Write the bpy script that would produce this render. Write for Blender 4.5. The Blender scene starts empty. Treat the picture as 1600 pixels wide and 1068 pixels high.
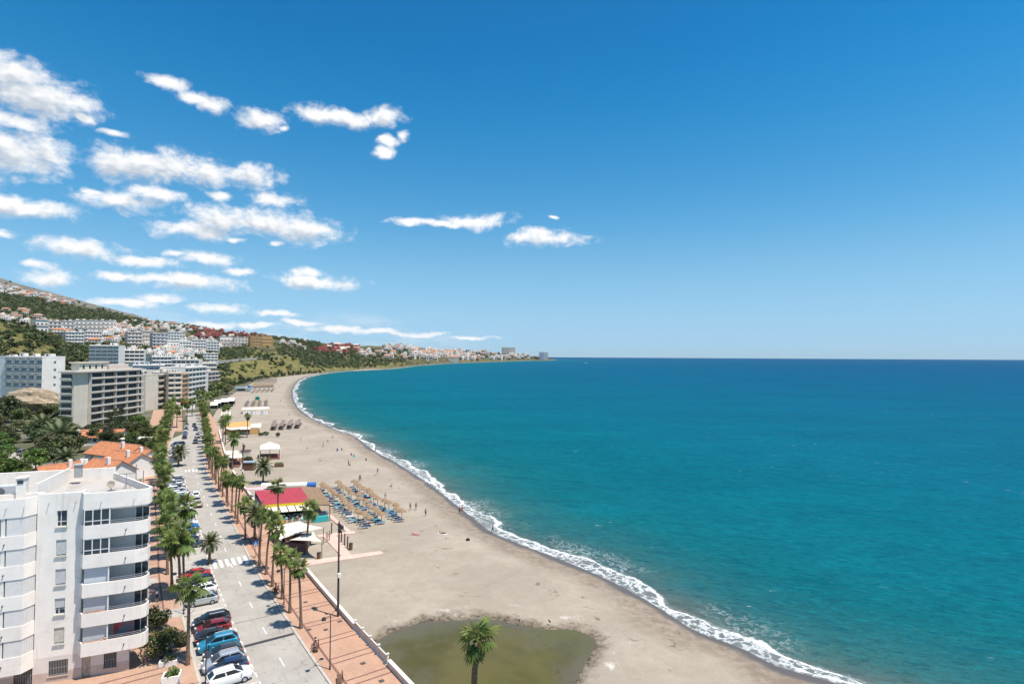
import bpy, bmesh, math, random
import numpy as np
from mathutils import Vector, Matrix

random.seed(7)
rng = np.random.default_rng(11)
C = bpy.context.scene.collection
SC = bpy.context.scene
PI = math.pi
HAZE = 0.9e-5

# ------------------------------------------------------------------ camera
FPX, HCAM, EYE, ROLL = 900.0, 35.0, 555.4, 0.0056
PITCH = math.atan((EYE - 534.0) / FPX)
cam_d = bpy.data.cameras.new("camera")
cam = bpy.data.objects.new("camera", cam_d)
C.objects.link(cam)
cam_d.sensor_width = 36.0
cam_d.lens = 36.0 * FPX / 1600.0
cam_d.clip_start = 0.5
cam_d.clip_end = 60000.0
RM = Matrix.Rotation(PI / 2 + PITCH, 3, 'X') @ Matrix.Rotation(ROLL, 3, 'Z')
cam.matrix_world = Matrix.Translation((0, 0, HCAM)) @ RM.to_4x4()
SC.camera = cam
R3 = np.array([[RM[i][j] for j in range(3)] for i in range(3)])

# ------------------------------------------------------------------ world, sun, exposure
SUNV = Vector((0.34, -0.18, 1.0)).normalized()
SUN_EL = math.asin(SUNV.z)
SUN_AZ = math.atan2(SUNV.x, SUNV.y)
SC.view_settings.view_transform = 'Standard'
SC.view_settings.look = 'None'
SC.view_settings.exposure = 0.36
SC.view_settings.gamma = 1.0
SC.view_settings.use_curve_mapping = False
SC.cycles.max_bounces = 6
SC.cycles.diffuse_bounces = 3
SC.cycles.glossy_bounces = 2
SC.cycles.transmission_bounces = 2
SC.cycles.transparent_max_bounces = 4
SC.cycles.volume_bounces = 0
SC.cycles.use_denoising = True
SC.cycles.sample_clamp_indirect = 6.0
SC.cycles.caustics_reflective = False
SC.cycles.caustics_refractive = False

sun_d = bpy.data.lights.new("sun", 'SUN')
sun_d.energy = 4.9
sun_d.angle = math.radians(0.5)
sun_d.color = (1.0, 0.935, 0.85)
sun = bpy.data.objects.new("sun", sun_d)
C.objects.link(sun)
sun.rotation_euler = SUNV.to_track_quat('Z', 'Y').to_euler()

W = bpy.data.worlds.new("World")
SC.world = W
W.use_nodes = True


def px_dir(px, py):
    d = R3 @ np.array([(px - 800.0) / FPX, -(py - 534.0) / FPX, -1.0])
    return d / np.linalg.norm(d)


def build_world():
    nt = W.node_tree
    nd, ln = nt.nodes, nt.links
    nd.clear()
    out = nd.new('ShaderNodeOutputWorld')
    bg = nd.new('ShaderNodeBackground')
    bg.inputs[1].default_value = 0.091
    ln.new(bg.outputs[0], out.inputs[0])
    tc = nd.new('ShaderNodeTexCoord')
    sep = nd.new('ShaderNodeSeparateXYZ')
    ln.new(tc.outputs['Generated'], sep.inputs[0])

    def m(op, a, b=None, c=None, clamp=False):
        n = nd.new('ShaderNodeMath')
        n.operation = op
        n.use_clamp = clamp
        for i, v in enumerate((a, b, c)):
            if v is None:
                continue
            if isinstance(v, (int, float)):
                n.inputs[i].default_value = v
            else:
                ln.new(v, n.inputs[i])
        return n.outputs[0]
    zc = m('MAXIMUM', sep.outputs[2], 0.004)
    cmb = nd.new('ShaderNodeCombineXYZ')
    ln.new(sep.outputs[0], cmb.inputs[0])
    ln.new(sep.outputs[1], cmb.inputs[1])
    ln.new(zc, cmb.inputs[2])
    sky = nd.new('ShaderNodeTexSky')
    sky.sky_type = 'NISHITA'
    sky.sun_disc = False
    sky.sun_elevation = SUN_EL
    sky.sun_rotation = SUN_AZ
    sky.altitude = 0
    sky.air_density = 1.0
    sky.dust_density = 0.2
    sky.ozone_density = 1.5
    ln.new(cmb.outputs[0], sky.inputs[0])
    hs = nd.new('ShaderNodeHueSaturation')
    hs.inputs['Saturation'].default_value = SKY_SAT
    hs.inputs['Value'].default_value = SKY_VAL
    hs.inputs['Hue'].default_value = SKY_HUE
    ln.new(sky.outputs[0], hs.inputs['Color'])
    # sky tint by elevation: the same for every direction of the compass
    tr = nd.new('ShaderNodeValToRGB')
    tr.color_ramp.interpolation = 'B_SPLINE'
    e = tr.color_ramp.elements
    stops = [(0.0057, (0.258, 0.419, 0.719)), (0.0281, (0.247, 0.399, 0.665)), (0.0585, (0.285, 0.415, 0.585)), (0.1089, (0.325, 0.470, 0.560)), (0.1586, (0.310, 0.500, 0.572)),
             (0.2072, (0.238, 0.500, 0.590)), (0.3, (0.137, 0.487, 0.618)), (0.3855, (0.074, 0.471, 0.630)), (0.4907, (0.032, 0.419, 0.62)), (0.62, (0.07, 0.40, 0.59)), (0.78, (0.26, 0.44, 0.56)), (0.95, (0.46, 0.50, 0.54))]  # stops above the view eased to neutral so the fill light is less blue
    while len(e) > 1:
        e.remove(e[-1])
    for i, (p, c_) in enumerate(stops):
        q = e[0] if i == 0 else e.new(p)
        q.position = p
        q.color = (*c_, 1)
    ln.new(zc, tr.inputs[0])
    tm = nd.new('ShaderNodeVectorMath')
    tm.operation = 'MULTIPLY'
    ln.new(hs.outputs[0], tm.inputs[0])
    ln.new(tr.outputs[0], tm.inputs[1])
    tm2 = nd.new('ShaderNodeVectorMath')
    tm2.operation = 'SCALE'
    tm2.inputs['Scale'].default_value = 2.0
    ln.new(tm.outputs[0], tm2.inputs[0])
    # clouds in direction space (azimuth, elevation)
    az = m('ARCTAN2', sep.outputs[0], sep.outputs[1])
    el = m('ARCSINE', sep.outputs[2])
    ae = nd.new('ShaderNodeCombineXYZ')
    ln.new(az, ae.inputs[0])
    ln.new(el, ae.inputs[1])

    def vmath(op, v, b=None, c=None):
        n = nd.new('ShaderNodeVectorMath')
        n.operation = op
        ln.new(v, n.inputs[0])
        if b is not None:
            n.inputs[1].default_value = b
        if c is not None:
            n.inputs[2].default_value = c
        return n.outputs['Value'] if op == 'LENGTH' else n.outputs[0]

    def noise(v, scale, detail, rough, mul=(1, 1, 1), off=(0, 0, 0), col=False):
        n = nd.new('ShaderNodeTexNoise')
        n.inputs['Scale'].default_value = scale
        n.inputs['Detail'].default_value = detail
        n.inputs['Roughness'].default_value = rough
        ln.new(vmath('MULTIPLY_ADD', v, mul, off), n.inputs['Vector'])
        return n.outputs['Color' if col else 'Fac']

    def field(vec, fine=True):
        """cloud density at a direction"""
        wv = vmath('MULTIPLY_ADD', noise(vec, 17.0, 3.0, 0.5, col=True), (0.028, 0.022, 0), (-0.014, -0.011, 0))
        wa = nd.new('ShaderNodeVectorMath')
        wa.operation = 'ADD'
        ln.new(vec, wa.inputs[0])
        ln.new(wv, wa.inputs[1])
        wa = wa.outputs[0]
        prev = None
        for (cx, cy, rx, ry) in (CLOUDS if fine else [q for q in CLOUDS if q[3] > 10]):
            d = px_dir(cx, cy)
            a0, e0 = math.atan2(d[0], d[1]), math.asin(d[2])
            d1, d2 = px_dir(cx + rx, cy), px_dir(cx, cy - ry)
            ra = abs(math.atan2(d1[0], d1[1]) - a0) * 1.22
            re = abs(math.asin(d2[2]) - e0) * 1.28
            le = vmath('LENGTH', vmath('MULTIPLY_ADD', wa, (1 / ra, 1 / re, 0), (-a0 / ra, -e0 / re, 0)))
            if prev is None:
                prev = le
            else:
                n = nd.new('ShaderNodeMath')
                n.operation = 'SMOOTH_MIN'
                ln.new(prev, n.inputs[0])
                ln.new(le, n.inputs[1])
                n.inputs[2].default_value = 0.05
                prev = n.outputs[0]
        # scattered fair-weather clouds go on over the land, left of the frame
        fl = m('MULTIPLY_ADD', noise(vec, 4.5, 3.0, 0.5, (1.0, 2.2, 1.0)), -7.0, 5.0)
        side = m('MAXIMUM', m('MULTIPLY', m('ADD', az, 0.80), 9.0), 0.0)
        hi = m('MAXIMUM', m('MULTIPLY', m('SUBTRACT', 0.03, el), 40.0), 0.0)
        L = m('MINIMUM', prev, m('ADD', m('ADD', fl, side), hi))
        f1 = noise(wa, 24.0, 4.0 if fine else 2.0, 0.6, (1.0, 1.6, 1.0))
        f3 = noise(wa, 62.0, 6.0 if fine else 1.0, 0.6, (1.0, 1.35, 1.0))
        f = m('ADD', m('MULTIPLY', m('SUBTRACT', f1, 0.5), 2.6), m('MULTIPLY', m('SUBTRACT', f3, 0.5), 1.9))
        return m('ADD', m('MULTIPLY', m('SUBTRACT', 0.92, m('MINIMUM', L, 3.0)), 1.6), f)

    def sstep(v, a, b, lo, hi):
        n = nd.new('ShaderNodeMapRange')
        n.interpolation_type = 'SMOOTHSTEP'
        for k, x in (('From Min', a), ('From Max', b), ('To Min', lo), ('To Max', hi)):
            n.inputs[k].default_value = x
        ln.new(v, n.inputs['Value'])
        return n.outputs[0]
    d0 = field(ae.outputs[0])
    up = vmath('ADD', ae.outputs[0], (0.004, 0.014, 0.0))
    d1_ = field(up, False)
    alpha = m('POWER', sstep(d0, -0.45, 1.15, 0.0, 0.985), 1.1)
    # thin veil of distant cumulus haze low over the land
    veil = m('MULTIPLY', sstep(noise(ae.outputs[0], 9.0, 8.0, 0.62, (1.0, 3.2, 1.0)), 0.45, 0.72, 0.0, 0.42),
             m('MULTIPLY', sstep(el, 0.004, 0.03, 0.0, 1.0), m('MULTIPLY', sstep(el, 0.09, 0.035, 0.0, 1.0), sstep(az, 0.06, -0.22, 0.0, 1.0))))
    alpha = m('MAXIMUM', alpha, veil)
    # what lies sunward (above) dims the underside
    sh = m('SUBTRACT', 1.0, m('MULTIPLY', sstep(d1_, 0.0, 1.5, 0.0, 1.0), 0.95))
    cc = nd.new('ShaderNodeMix')
    cc.data_type = 'RGBA'
    cc.inputs[6].default_value = (5.0, 5.55, 6.2, 1)
    cc.inputs[7].default_value = (8.9, 8.9, 8.9, 1)
    ln.new(sh, cc.inputs[0])
    mx = nd.new('ShaderNodeMix')
    mx.data_type = 'RGBA'
    ln.new(alpha, mx.inputs[0])
    ln.new(tm2.outputs[0], mx.inputs[6])
    ln.new(cc.outputs[2], mx.inputs[7])
    ln.new(mx.outputs[2], bg.inputs[0])


SKY_SAT, SKY_VAL, SKY_HUE = 1.0, 1.0, 0.5
CLOUDS = [(10, 118, 80, 30), (50, 150, 95, 30), (110, 160, 48, 16), (25, 190, 45, 14), (30, 238, 88, 34), (0, 225, 50, 26), (40, 325, 80, 13), (15, 318, 45, 11), (0, 362, 25, 6),
          (132, 182, 18, 9), (178, 204, 22, 5),
          (265, 132, 36, 10), (318, 154, 30, 10), (332, 162, 22, 13), (405, 187, 34, 15), (440, 200, 9, 4),
          (500, 180, 34, 13), (545, 186, 40, 13), (600, 186, 30, 15), (600, 238, 16, 9), (606, 222, 16, 8), (631, 214, 9, 8),
          (178, 252, 40, 24), (225, 262, 70, 24), (280, 262, 60, 24), (330, 268, 40, 18), (392, 276, 42, 17), (185, 312, 58, 15), (245, 302, 50, 11), (150, 300, 24, 7), (345, 305, 18, 7),
          (395, 345, 88, 20), (300, 358, 58, 13), (345, 344, 50, 13), (470, 356, 58, 20), (430, 312, 40, 9), (370, 374, 16, 4), (434, 380, 10, 4),
          (130, 388, 66, 13), (105, 384, 30, 9), (218, 408, 64, 9), (325, 404, 42, 11), (275, 398, 20, 5), (52, 411, 24, 6), (80, 432, 40, 11),
          (300, 440, 76, 11), (240, 436, 60, 7), (190, 434, 40, 6), (375, 424, 24, 6), (490, 440, 62, 11), (482, 426, 26, 7),
          (745, 346, 54, 10), (650, 346, 44, 6), (700, 350, 40, 5), (852, 372, 56, 11), (842, 364, 30, 7), (867, 337, 8, 2.5),
          (190, 471, 60, 8), (245, 466, 28, 8), (345, 484, 44, 8), (428, 491, 34, 5), (470, 505, 34, 4), (530, 513, 40, 5), (590, 517, 34, 5), (650, 521, 44, 4), (735, 527, 40, 3), (400, 508, 40, 4), (330, 508, 36, 5)]
build_world()

# ------------------------------------------------------------------ helpers: picture point -> place


def ray(px, py):
    return R3 @ np.array([(px - 800.0) / FPX, -(py - 534.0) / FPX, -1.0])


def gp(px, py, z=0.0):
    d = ray(px, py)
    t = (z - HCAM) / d[2]
    return Vector((d[0] * t, d[1] * t, z))


def at(px, D, py):
    """point at depth D along the ray through a photo point"""
    d = ray(px, py)
    t = D / d[1]
    return Vector((d[0] * t, D, HCAM + d[2] * t))


def a_of(px):
    return (px - 800.0) / FPX


# ------------------------------------------------------------------ helpers: materials
MATS = {}


def nodes_of(mt):
    mt.use_nodes = True
    nt = mt.node_tree
    return nt, nt.nodes, nt.links, nt.nodes['Principled BSDF']


def M(name, col, rough=0.8, var=0.18, scale=3.0, bump=0.0, metal=0.0, spec=0.3, rand=0.0, col2=None, coord='Object', bscale=None, stretch=None, detail=5):
    if name in MATS:
        return MATS[name]
    mt = bpy.data.materials.new(name)
    nt, nd, ln, bs = nodes_of(mt)
    bs.inputs['Roughness'].default_value = rough
    bs.inputs['Metallic'].default_value = metal
    bs.inputs['Specular IOR Level'].default_value = spec
    c = np.array(col)
    c2 = np.array(col2) if col2 is not None else c * (1 - var)
    c1 = c if col2 is not None else np.minimum(c * (1 + var * 0.6), 0.95)
    tc = nd.new('ShaderNodeTexCoord')
    src = tc.outputs[coord] if coord != 'Position' else nd.new('ShaderNodeNewGeometry').outputs['Position']
    if stretch:
        mp = nd.new('ShaderNodeVectorMath')
        mp.operation = 'MULTIPLY'
        mp.inputs[1].default_value = stretch
        ln.new(src, mp.inputs[0])
        src = mp.outputs[0]
    nz = nd.new('ShaderNodeTexNoise')
    nz.inputs['Scale'].default_value = scale
    nz.inputs['Detail'].default_value = detail
    nz.inputs['Roughness'].default_value = 0.6
    ln.new(src, nz.inputs['Vector'])
    mr = nd.new('ShaderNodeMapRange')
    mr.inputs['From Min'].default_value = 0.32
    mr.inputs['From Max'].default_value = 0.68
    ln.new(nz.outputs['Fac'], mr.inputs['Value'])
    mx = nd.new('ShaderNodeMix')
    mx.data_type = 'RGBA'
    ln.new(mr.outputs[0], mx.inputs[0])
    mx.inputs[6].default_value = (*c2, 1)
    mx.inputs[7].default_value = (*c1, 1)
    res = mx.outputs[2]
    if rand > 0:
        oi = nd.new('ShaderNodeObjectInfo')
        hs = nd.new('ShaderNodeHueSaturation')
        r1 = nd.new('ShaderNodeMapRange')
        r1.inputs['To Min'].default_value = 1 - rand
        r1.inputs['To Max'].default_value = 1 + rand
        ln.new(oi.outputs['Random'], r1.inputs['Value'])
        ln.new(r1.outputs[0], hs.inputs['Value'])
        r2 = nd.new('ShaderNodeMapRange')
        r2.inputs['To Min'].default_value = 0.5 - rand * 0.06
        r2.inputs['To Max'].default_value = 0.5 + rand * 0.06
        ln.new(oi.outputs['Random'], r2.inputs['Value'])
        ln.new(r2.outputs[0], hs.inputs['Hue'])
        ln.new(res, hs.inputs['Color'])
        res = hs.outputs[0]
    ln.new(res, bs.inputs['Base Color'])
    if bump > 0:
        b = nd.new('ShaderNodeBump')
        b.inputs['Strength'].default_value = bump
        b.inputs['Distance'].default_value = 0.05
        n2 = nd.new('ShaderNodeTexNoise')
        n2.inputs['Scale'].default_value = bscale or scale * 6
        n2.inputs['Detail'].default_value = 4
        ln.new(src, n2.inputs['Vector'])
        ln.new(n2.outputs['Fac'], b.inputs['Height'])
        ln.new(b.outputs[0], bs.inputs['Normal'])
    MATS[name] = mt
    return mt


def leaf(name, col, col2, rand=0.25, scale=0.9, trans=0.25):
    if name in MATS:
        return MATS[name]
    mt = M(name, col, 0.55, 0.3, scale, 0, 0, 0.35, rand, col2)
    nt, nd, ln, bs = nodes_of(mt)
    out = [n for n in nd if n.type == 'OUTPUT_MATERIAL'][0]
    tr = nd.new('ShaderNodeBsdfTranslucent')
    src = bs.inputs['Base Color'].links[0].from_socket
    ln.new(src, tr.inputs['Color'])
    ms = nd.new('ShaderNodeMixShader')
    ms.inputs[0].default_value = trans
    ln.new(bs.outputs[0], ms.inputs[1])
    ln.new(tr.outputs[0], ms.inputs[2])
    ln.new(ms.outputs[0], out.inputs['Surface'])
    return mt


def glass(name, col, rough=0.08):
    return M(name, col, rough, 0.35, 0.8, 0, 0, 0.5)


# ------------------------------------------------------------------ helpers: meshes and objects


class B:
    def __init__(s):
        s.v, s.f, s.m = [], [], []

    def add(s, vs, fs, mi=0):
        o = len(s.v)
        s.v += [tuple(p) for p in vs]
        s.f += [tuple(o + i for i in f) for f in fs]
        s.m += [mi] * len(fs)
        return s

    def box(s, x0, x1, y0, y1, z0, z1, mi=0):
        return s.add([(x0, y0, z0), (x1, y0, z0), (x1, y1, z0), (x0, y1, z0), (x0, y0, z1), (x1, y0, z1), (x1, y1, z1), (x0, y1, z1)],
                     [(0, 3, 2, 1), (4, 5, 6, 7), (0, 1, 5, 4), (1, 2, 6, 5), (2, 3, 7, 6), (3, 0, 4, 7)], mi)

    def bevbox(s, x0, x1, y0, y1, z0, z1, b=0.05, mi=0):
        """box with chamfered vertical edges and top"""
        p = [(x0 + b, y0), (x1 - b, y0), (x1, y0 + b), (x1, y1 - b), (x1 - b, y1), (x0 + b, y1), (x0, y1 - b), (x0, y0 + b)]
        q = [(x0 + 2 * b, y0 + b), (x1 - 2 * b, y0 + b), (x1 - b, y0 + 2 * b), (x1 - b, y1 - 2 * b), (x1 - 2 * b, y1 - b), (x0 + 2 * b, y1 - b), (x0 + b, y1 - 2 * b), (x0 + b, y0 + 2 * b)]
        vs = [(x, y, z0) for x, y in p] + [(x, y, z1 - b) for x, y in p] + [(x, y, z1) for x, y in q]
        fs = [tuple(range(7, -1, -1)), tuple(range(16, 24))]
        for i in range(8):
            j = (i + 1) % 8
            fs += [(i, j, 8 + j, 8 + i), (8 + i, 8 + j, 16 + j, 16 + i)]
        return s.add(vs, fs, mi)

    def obox(s, c, u, hx, hy, z0, z1, mi=0):
        """box centred at c (xy), half sizes hx along u and hy across"""
        u = Vector((u[0], u[1])).normalized()
        n = Vector((-u.y, u.x))
        p = [Vector((c[0], c[1])) + u * a * hx + n * b * hy for a, b in ((-1, -1), (1, -1), (1, 1), (-1, 1))]
        return s.prism(p, z0, z1, mi)

    def prism(s, poly, z0, z1, mi=0, cap=None):
        n = len(poly)
        ar = sum(poly[i][0] * poly[(i + 1) % n][1] - poly[(i + 1) % n][0] * poly[i][1] for i in range(n))
        if ar < 0:
            poly = list(poly)[::-1]
        vs = [(p[0], p[1], z0) for p in poly] + [(p[0], p[1], z1) for p in poly]
        s.add(vs, [(i, (i + 1) % n, n + (i + 1) % n, n + i) for i in range(n)], mi)
        o = len(s.v) - 2 * n
        s.f += [tuple(o + i for i in range(n - 1, -1, -1)), tuple(o + n + i for i in range(n))]
        s.m += [mi, mi if cap is None else cap]
        return s

    def tube(s, p0, p1, r0, r1=None, n=6, mi=0, caps=True):
        p0, p1 = Vector(p0), Vector(p1)
        r1 = r0 if r1 is None else r1
        d = (p1 - p0).normalized()
        a = d.orthogonal().normalized()
        b = d.cross(a)
        vs = []
        for p, r in ((p0, r0), (p1, r1)):
            vs += [p + (a * math.cos(2 * PI * i / n) + b * math.sin(2 * PI * i / n)) * r for i in range(n)]
        fs = [(i, (i + 1) % n, n + (i + 1) % n, n + i) for i in range(n)]
        if caps:
            fs += [tuple(range(n - 1, -1, -1)), tuple(range(n, 2 * n))]
        return s.add(vs, fs, mi)

    def path(s, pts, rs, n=6, mi=0):
        for i in range(len(pts) - 1):
            s.tube(pts[i], pts[i + 1], rs[i], rs[i + 1], n, mi, i in (0, len(pts) - 2))
        return s

    def cone(s, c, r, z0, z1, n=10, mi=0, r1=0.0):
        if r1 > 0:
            return s.tube((c[0], c[1], z0), (c[0], c[1], z1), r, r1, n, mi)
        vs = [(c[0] + r * math.cos(2 * PI * i / n), c[1] + r * math.sin(2 * PI * i / n), z0) for i in range(n)] + [(c[0], c[1], z1)]
        return s.add(vs, [(i, (i + 1) % n, n) for i in range(n)] + [tuple(range(n - 1, -1, -1))], mi)

    def mesh(s, name, mats=()):
        me = bpy.data.meshes.new(name)
        me.from_pydata(s.v, [], s.f)
        for m in mats:
            me.materials.append(m)
        if len(mats) > 1:
            me.polygons.foreach_set('material_index', s.m)
        me.update()
        return me

    def obj(s, name, mats, parent=None, loc=None):
        if not isinstance(mats, (list, tuple)):
            mats = [mats]
        return link(name, s.mesh(name, mats), parent, loc)


def link(name, me, parent=None, loc=None, rz=None, scale=None):
    o = bpy.data.objects.new(name, me)
    C.objects.link(o)
    if parent is not None:
        o.parent = parent
    if loc is not None:
        o.location = loc
    if rz is not None:
        o.rotation_euler = (0, 0, rz)
    if scale is not None:
        o.scale = (scale, scale, scale) if isinstance(scale, (int, float)) else scale
    return o


def tag(o, label, cat, group=None):
    o['label'] = label
    o['category'] = cat
    if group:
        o['group'] = group
    return o


def thing(name, label, cat, loc=(0, 0, 0), rz=0.0, group=None):
    o = bpy.data.objects.new(name, None)
    o.empty_display_size = 0.2
    C.objects.link(o)
    o.location = loc
    o.rotation_euler = (0, 0, rz)
    return tag(o, label, cat, group)


def kind(o, k):
    o['kind'] = k
    return o


KIDS = {}


def dup(root, loc, rz=0.0, label=None, group=None, scale=None, swap=None):
    """copy a thing, its parts and sub-parts; swap maps a material to another"""
    def cp(o, parent):
        c = o.copy()
        C.objects.link(c)
        if parent is not None:
            c.parent = parent
        if swap and c.type == 'MESH':
            for i, sl in enumerate(c.material_slots):
                if sl.material and sl.material.name in swap:
                    new = swap[sl.material.name]
                    sl.link = 'OBJECT'
                    sl.material = new
        for k in o.children:
            cp(k, c)
        return c
    r = cp(root, None)
    r.location = loc
    r.rotation_euler = (0, 0, rz)
    if scale is not None:
        r.scale = (scale, scale, scale) if isinstance(scale, (int, float)) else scale
    if label:
        r['label'] = label
    if group:
        r['group'] = group
    return r


def purge(root):
    for k in list(root.children):
        purge(k)
    bpy.data.objects.remove(root)


ORD = ['first', 'second', 'third', 'fourth', 'fifth', 'sixth', 'seventh', 'eighth', 'ninth', 'tenth', 'eleventh', 'twelfth', 'thirteenth',
       'fourteenth', 'fifteenth', 'sixteenth', 'seventeenth', 'eighteenth', 'nineteenth', 'twentieth']
TENS = ['', '', 'twenty', 'thirty', 'forty', 'fifty', 'sixty', 'seventy', 'eighty', 'ninety']


def ordw(i):
    if i < 20:
        return ORD[i]
    if i >= 99:
        h, r = divmod(i + 1, 100)
        return 'hundredth' if r == 0 else 'hundred-and-' + ordw(r - 1)
    t, u = divmod(i + 1, 10)
    if u == 0:
        return TENS[t][:-1] + 'ieth'
    return TENS[t] + '-' + ORD[u - 1]


def grid_obj(name, X, Y, Z, keep, mat, attrs=None, smooth=True):
    """mesh from 2-D arrays; keep = face mask"""
    nr, nc = X.shape
    idx = np.arange(nr * nc).reshape(nr, nc)
    q = np.stack([idx[:-1, :-1], idx[:-1, 1:], idx[1:, 1:], idx[1:, :-1]], -1)[keep]
    used = np.unique(q)
    rm = np.full(nr * nc, -1, np.int64)
    rm[used] = np.arange(len(used))
    q = rm[q]
    co = np.stack([X.ravel(), Y.ravel(), Z.ravel()], -1)[used].astype(np.float32)
    me = bpy.data.meshes.new(name)
    me.vertices.add(len(co))
    me.vertices.foreach_set('co', co.ravel())
    me.loops.add(q.size)
    me.loops.foreach_set('vertex_index', q.ravel().astype(np.int32))
    me.polygons.add(len(q))
    me.polygons.foreach_set('loop_start', np.arange(0, q.size, 4, dtype=np.int32))
    me.polygons.foreach_set('loop_total', np.full(len(q), 4, np.int32))
    if smooth:
        me.polygons.foreach_set('use_smooth', np.ones(len(q), bool))
    me.update(calc_edges=True)
    for k, a in (attrs or {}).items():
        at_ = me.attributes.new(k, 'FLOAT', 'POINT')
        at_.data.foreach_set('value', a.ravel()[used].astype(np.float32))
    me.materials.append(mat)
    return link(name, me)


def soup(name, V, F, mats, mi=None):
    """fast mesh from arrays: V (n,3), F (m,k)"""
    me = bpy.data.meshes.new(name)
    me.vertices.add(len(V))
    me.vertices.foreach_set('co', np.asarray(V, np.float32).ravel())
    k = F.shape[1]
    me.loops.add(F.size)
    me.loops.foreach_set('vertex_index', F.ravel().astype(np.int32))
    me.polygons.add(len(F))
    me.polygons.foreach_set('loop_start', np.arange(0, F.size, k, dtype=np.int32))
    me.polygons.foreach_set('loop_total', np.full(len(F), k, np.int32))
    for m in mats:
        me.materials.append(m)
    if mi is not None:
        me.polygons.foreach_set('material_index', np.asarray(mi, np.int32))
    me.update(calc_edges=True)
    return me


# value noise for terrain
_NT = np.random.default_rng(5).random((256, 256))


def vnoise(x, y):
    xi, yi = np.floor(x).astype(int), np.floor(y).astype(int)
    fx, fy = x - xi, y - yi
    fx, fy = fx * fx * (3 - 2 * fx), fy * fy * (3 - 2 * fy)
    g = lambda i, j: _NT[i & 255, j & 255]
    return (g(xi, yi) * (1 - fx) + g(xi + 1, yi) * fx) * (1 - fy) + (g(xi, yi + 1) * (1 - fx) + g(xi + 1, yi + 1) * fx) * fy


def fbm(x, y, o=5):
    s, a, t = 0, 1, 0
    for _ in range(o):
        s = s + a * vnoise(x, y)
        t += a
        a *= 0.5
        x, y = x * 2.03 + 17.1, y * 2.03 + 5.3
    return s / t


def inside(X, Y, poly):
    r = np.zeros(X.shape, bool)
    n = len(poly)
    for i in range(n):
        x0, y0 = poly[i][0], poly[i][1]
        x1, y1 = poly[(i + 1) % n][0], poly[(i + 1) % n][1]
        if y0 == y1:
            continue
        c = ((y0 > Y) != (y1 > Y)) & (X < (x1 - x0) * (Y - y0) / (y1 - y0) + x0)
        r ^= c
    return r


def pdist(X, Y, line, closed=False):
    d = np.full(X.shape, 1e18)
    n = len(line)
    for i in range(n if closed else n - 1):
        ax, ay = line[i][0], line[i][1]
        bx, by = line[(i + 1) % n][0], line[(i + 1) % n][1]
        L2 = (bx - ax) ** 2 + (by - ay) ** 2 + 1e-12
        t = np.clip(((X - ax) * (bx - ax) + (Y - ay) * (by - ay)) / L2, 0, 1)
        d = np.minimum(d, (X - ax - t * (bx - ax)) ** 2 + (Y - ay - t * (by - ay)) ** 2)
    return np.sqrt(d)


def resample(pts, step, it=3):
    """smooth a polyline (Chaikin) and resample"""
    p = [np.array(q[:2], float) for q in pts]
    for _ in range(it):
        q = [p[0]]
        for a, b in zip(p[:-1], p[1:]):
            q += [a * .75 + b * .25, a * .25 + b * .75]
        p = q + [p[-1]]
    p = np.array(p)
    s = np.r_[0, np.cumsum(np.linalg.norm(np.diff(p, axis=0), axis=1))]
    t = np.arange(0, s[-1], step)
    return np.stack([np.interp(t, s, p[:, 0]), np.interp(t, s, p[:, 1])], -1), t
# ------------------------------------------------------------------ plan of the coast, road and promenade
SHORE_PX = [(1306, 1066), (1244, 1049), (1203, 1037), (1175, 1018), (1134, 1002), (1087, 987), (1040, 955), (978, 918), (900, 882), (823, 854), (790, 841), (766, 831), (736, 806), (701, 779),
            (671, 755), (641, 736), (614, 719), (581, 703), (557, 681), (530, 673), (494, 657), (475, 646), (462, 632), (456, 616), (460, 602),
            (470, 592), (489, 586), (521, 581), (575, 578), (603, 577), (630, 574), (647, 571.5), (669, 570), (702, 567.4), (751, 566), (815, 563.6), (866, 562.9)]
shore = [gp(1900, 1300, -2), gp(1560, 1150, -2)] + [gp(x, y, -2) for x, y in SHORE_PX]
SH = resample([(p.x, p.y) for p in shore], 1.0, 2)[0]
sel = np.r_[0:300:2, 300:1200:6, 1200:len(SH):25, len(SH) - 1]
SH = SH[np.unique(np.clip(sel, 0, len(SH) - 1))]
SH = np.vstack([SH, [[350, 5300], [100, 5800], [-1500, 6600]]])
LANDP = np.vstack([SH, [[-9000, 6600], [-9000, -400], [SH[0, 0] - 5, -400]]])


def offshore(X, Y):
    d = pdist(X, Y, SH)
    return np.where(inside(X, Y, LANDP), -d, d)


KERB_PX = [(514, 1068), (471, 1006.5), (416, 919), (389, 874), (369, 829), (344, 782), (331, 757), (320, 732), (317, 705), (316.5, 680), (316.5, 665), (311, 650), (305, 640)]
kw = [gp(x, y) for x, y in KERB_PX]
kw = [kw[0] + (kw[0] - kw[1]) * 3.2] + kw
KB, KS = resample([(p.x, p.y) for p in kw], 1.5, 3)
T_ = np.gradient(KB, axis=0)
T_ /= np.linalg.norm(T_, axis=1)[:, None]
NR = np.stack([T_[:, 1], -T_[:, 0]], -1)          # to the sea side
SMAX = KS[-1]


def rp(s, v, z=0.0):
    """road frame: s metres along the kerb, v metres to the sea side of it"""
    s = min(max(s, 0), SMAX)
    x = np.interp(s, KS, KB[:, 0]) + v * np.interp(s, KS, NR[:, 0])
    y = np.interp(s, KS, KB[:, 1]) + v * np.interp(s, KS, NR[:, 1])
    return Vector((x, y, z))


def rdir(s):
    return Vector((np.interp(s, KS, T_[:, 0]), np.interp(s, KS, T_[:, 1]), 0)).normalized()


def s_of_D(D, v=0.0):
    ys = KB[:, 1] + v * NR[:, 1]
    return float(np.interp(D, ys, KS))


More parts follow.
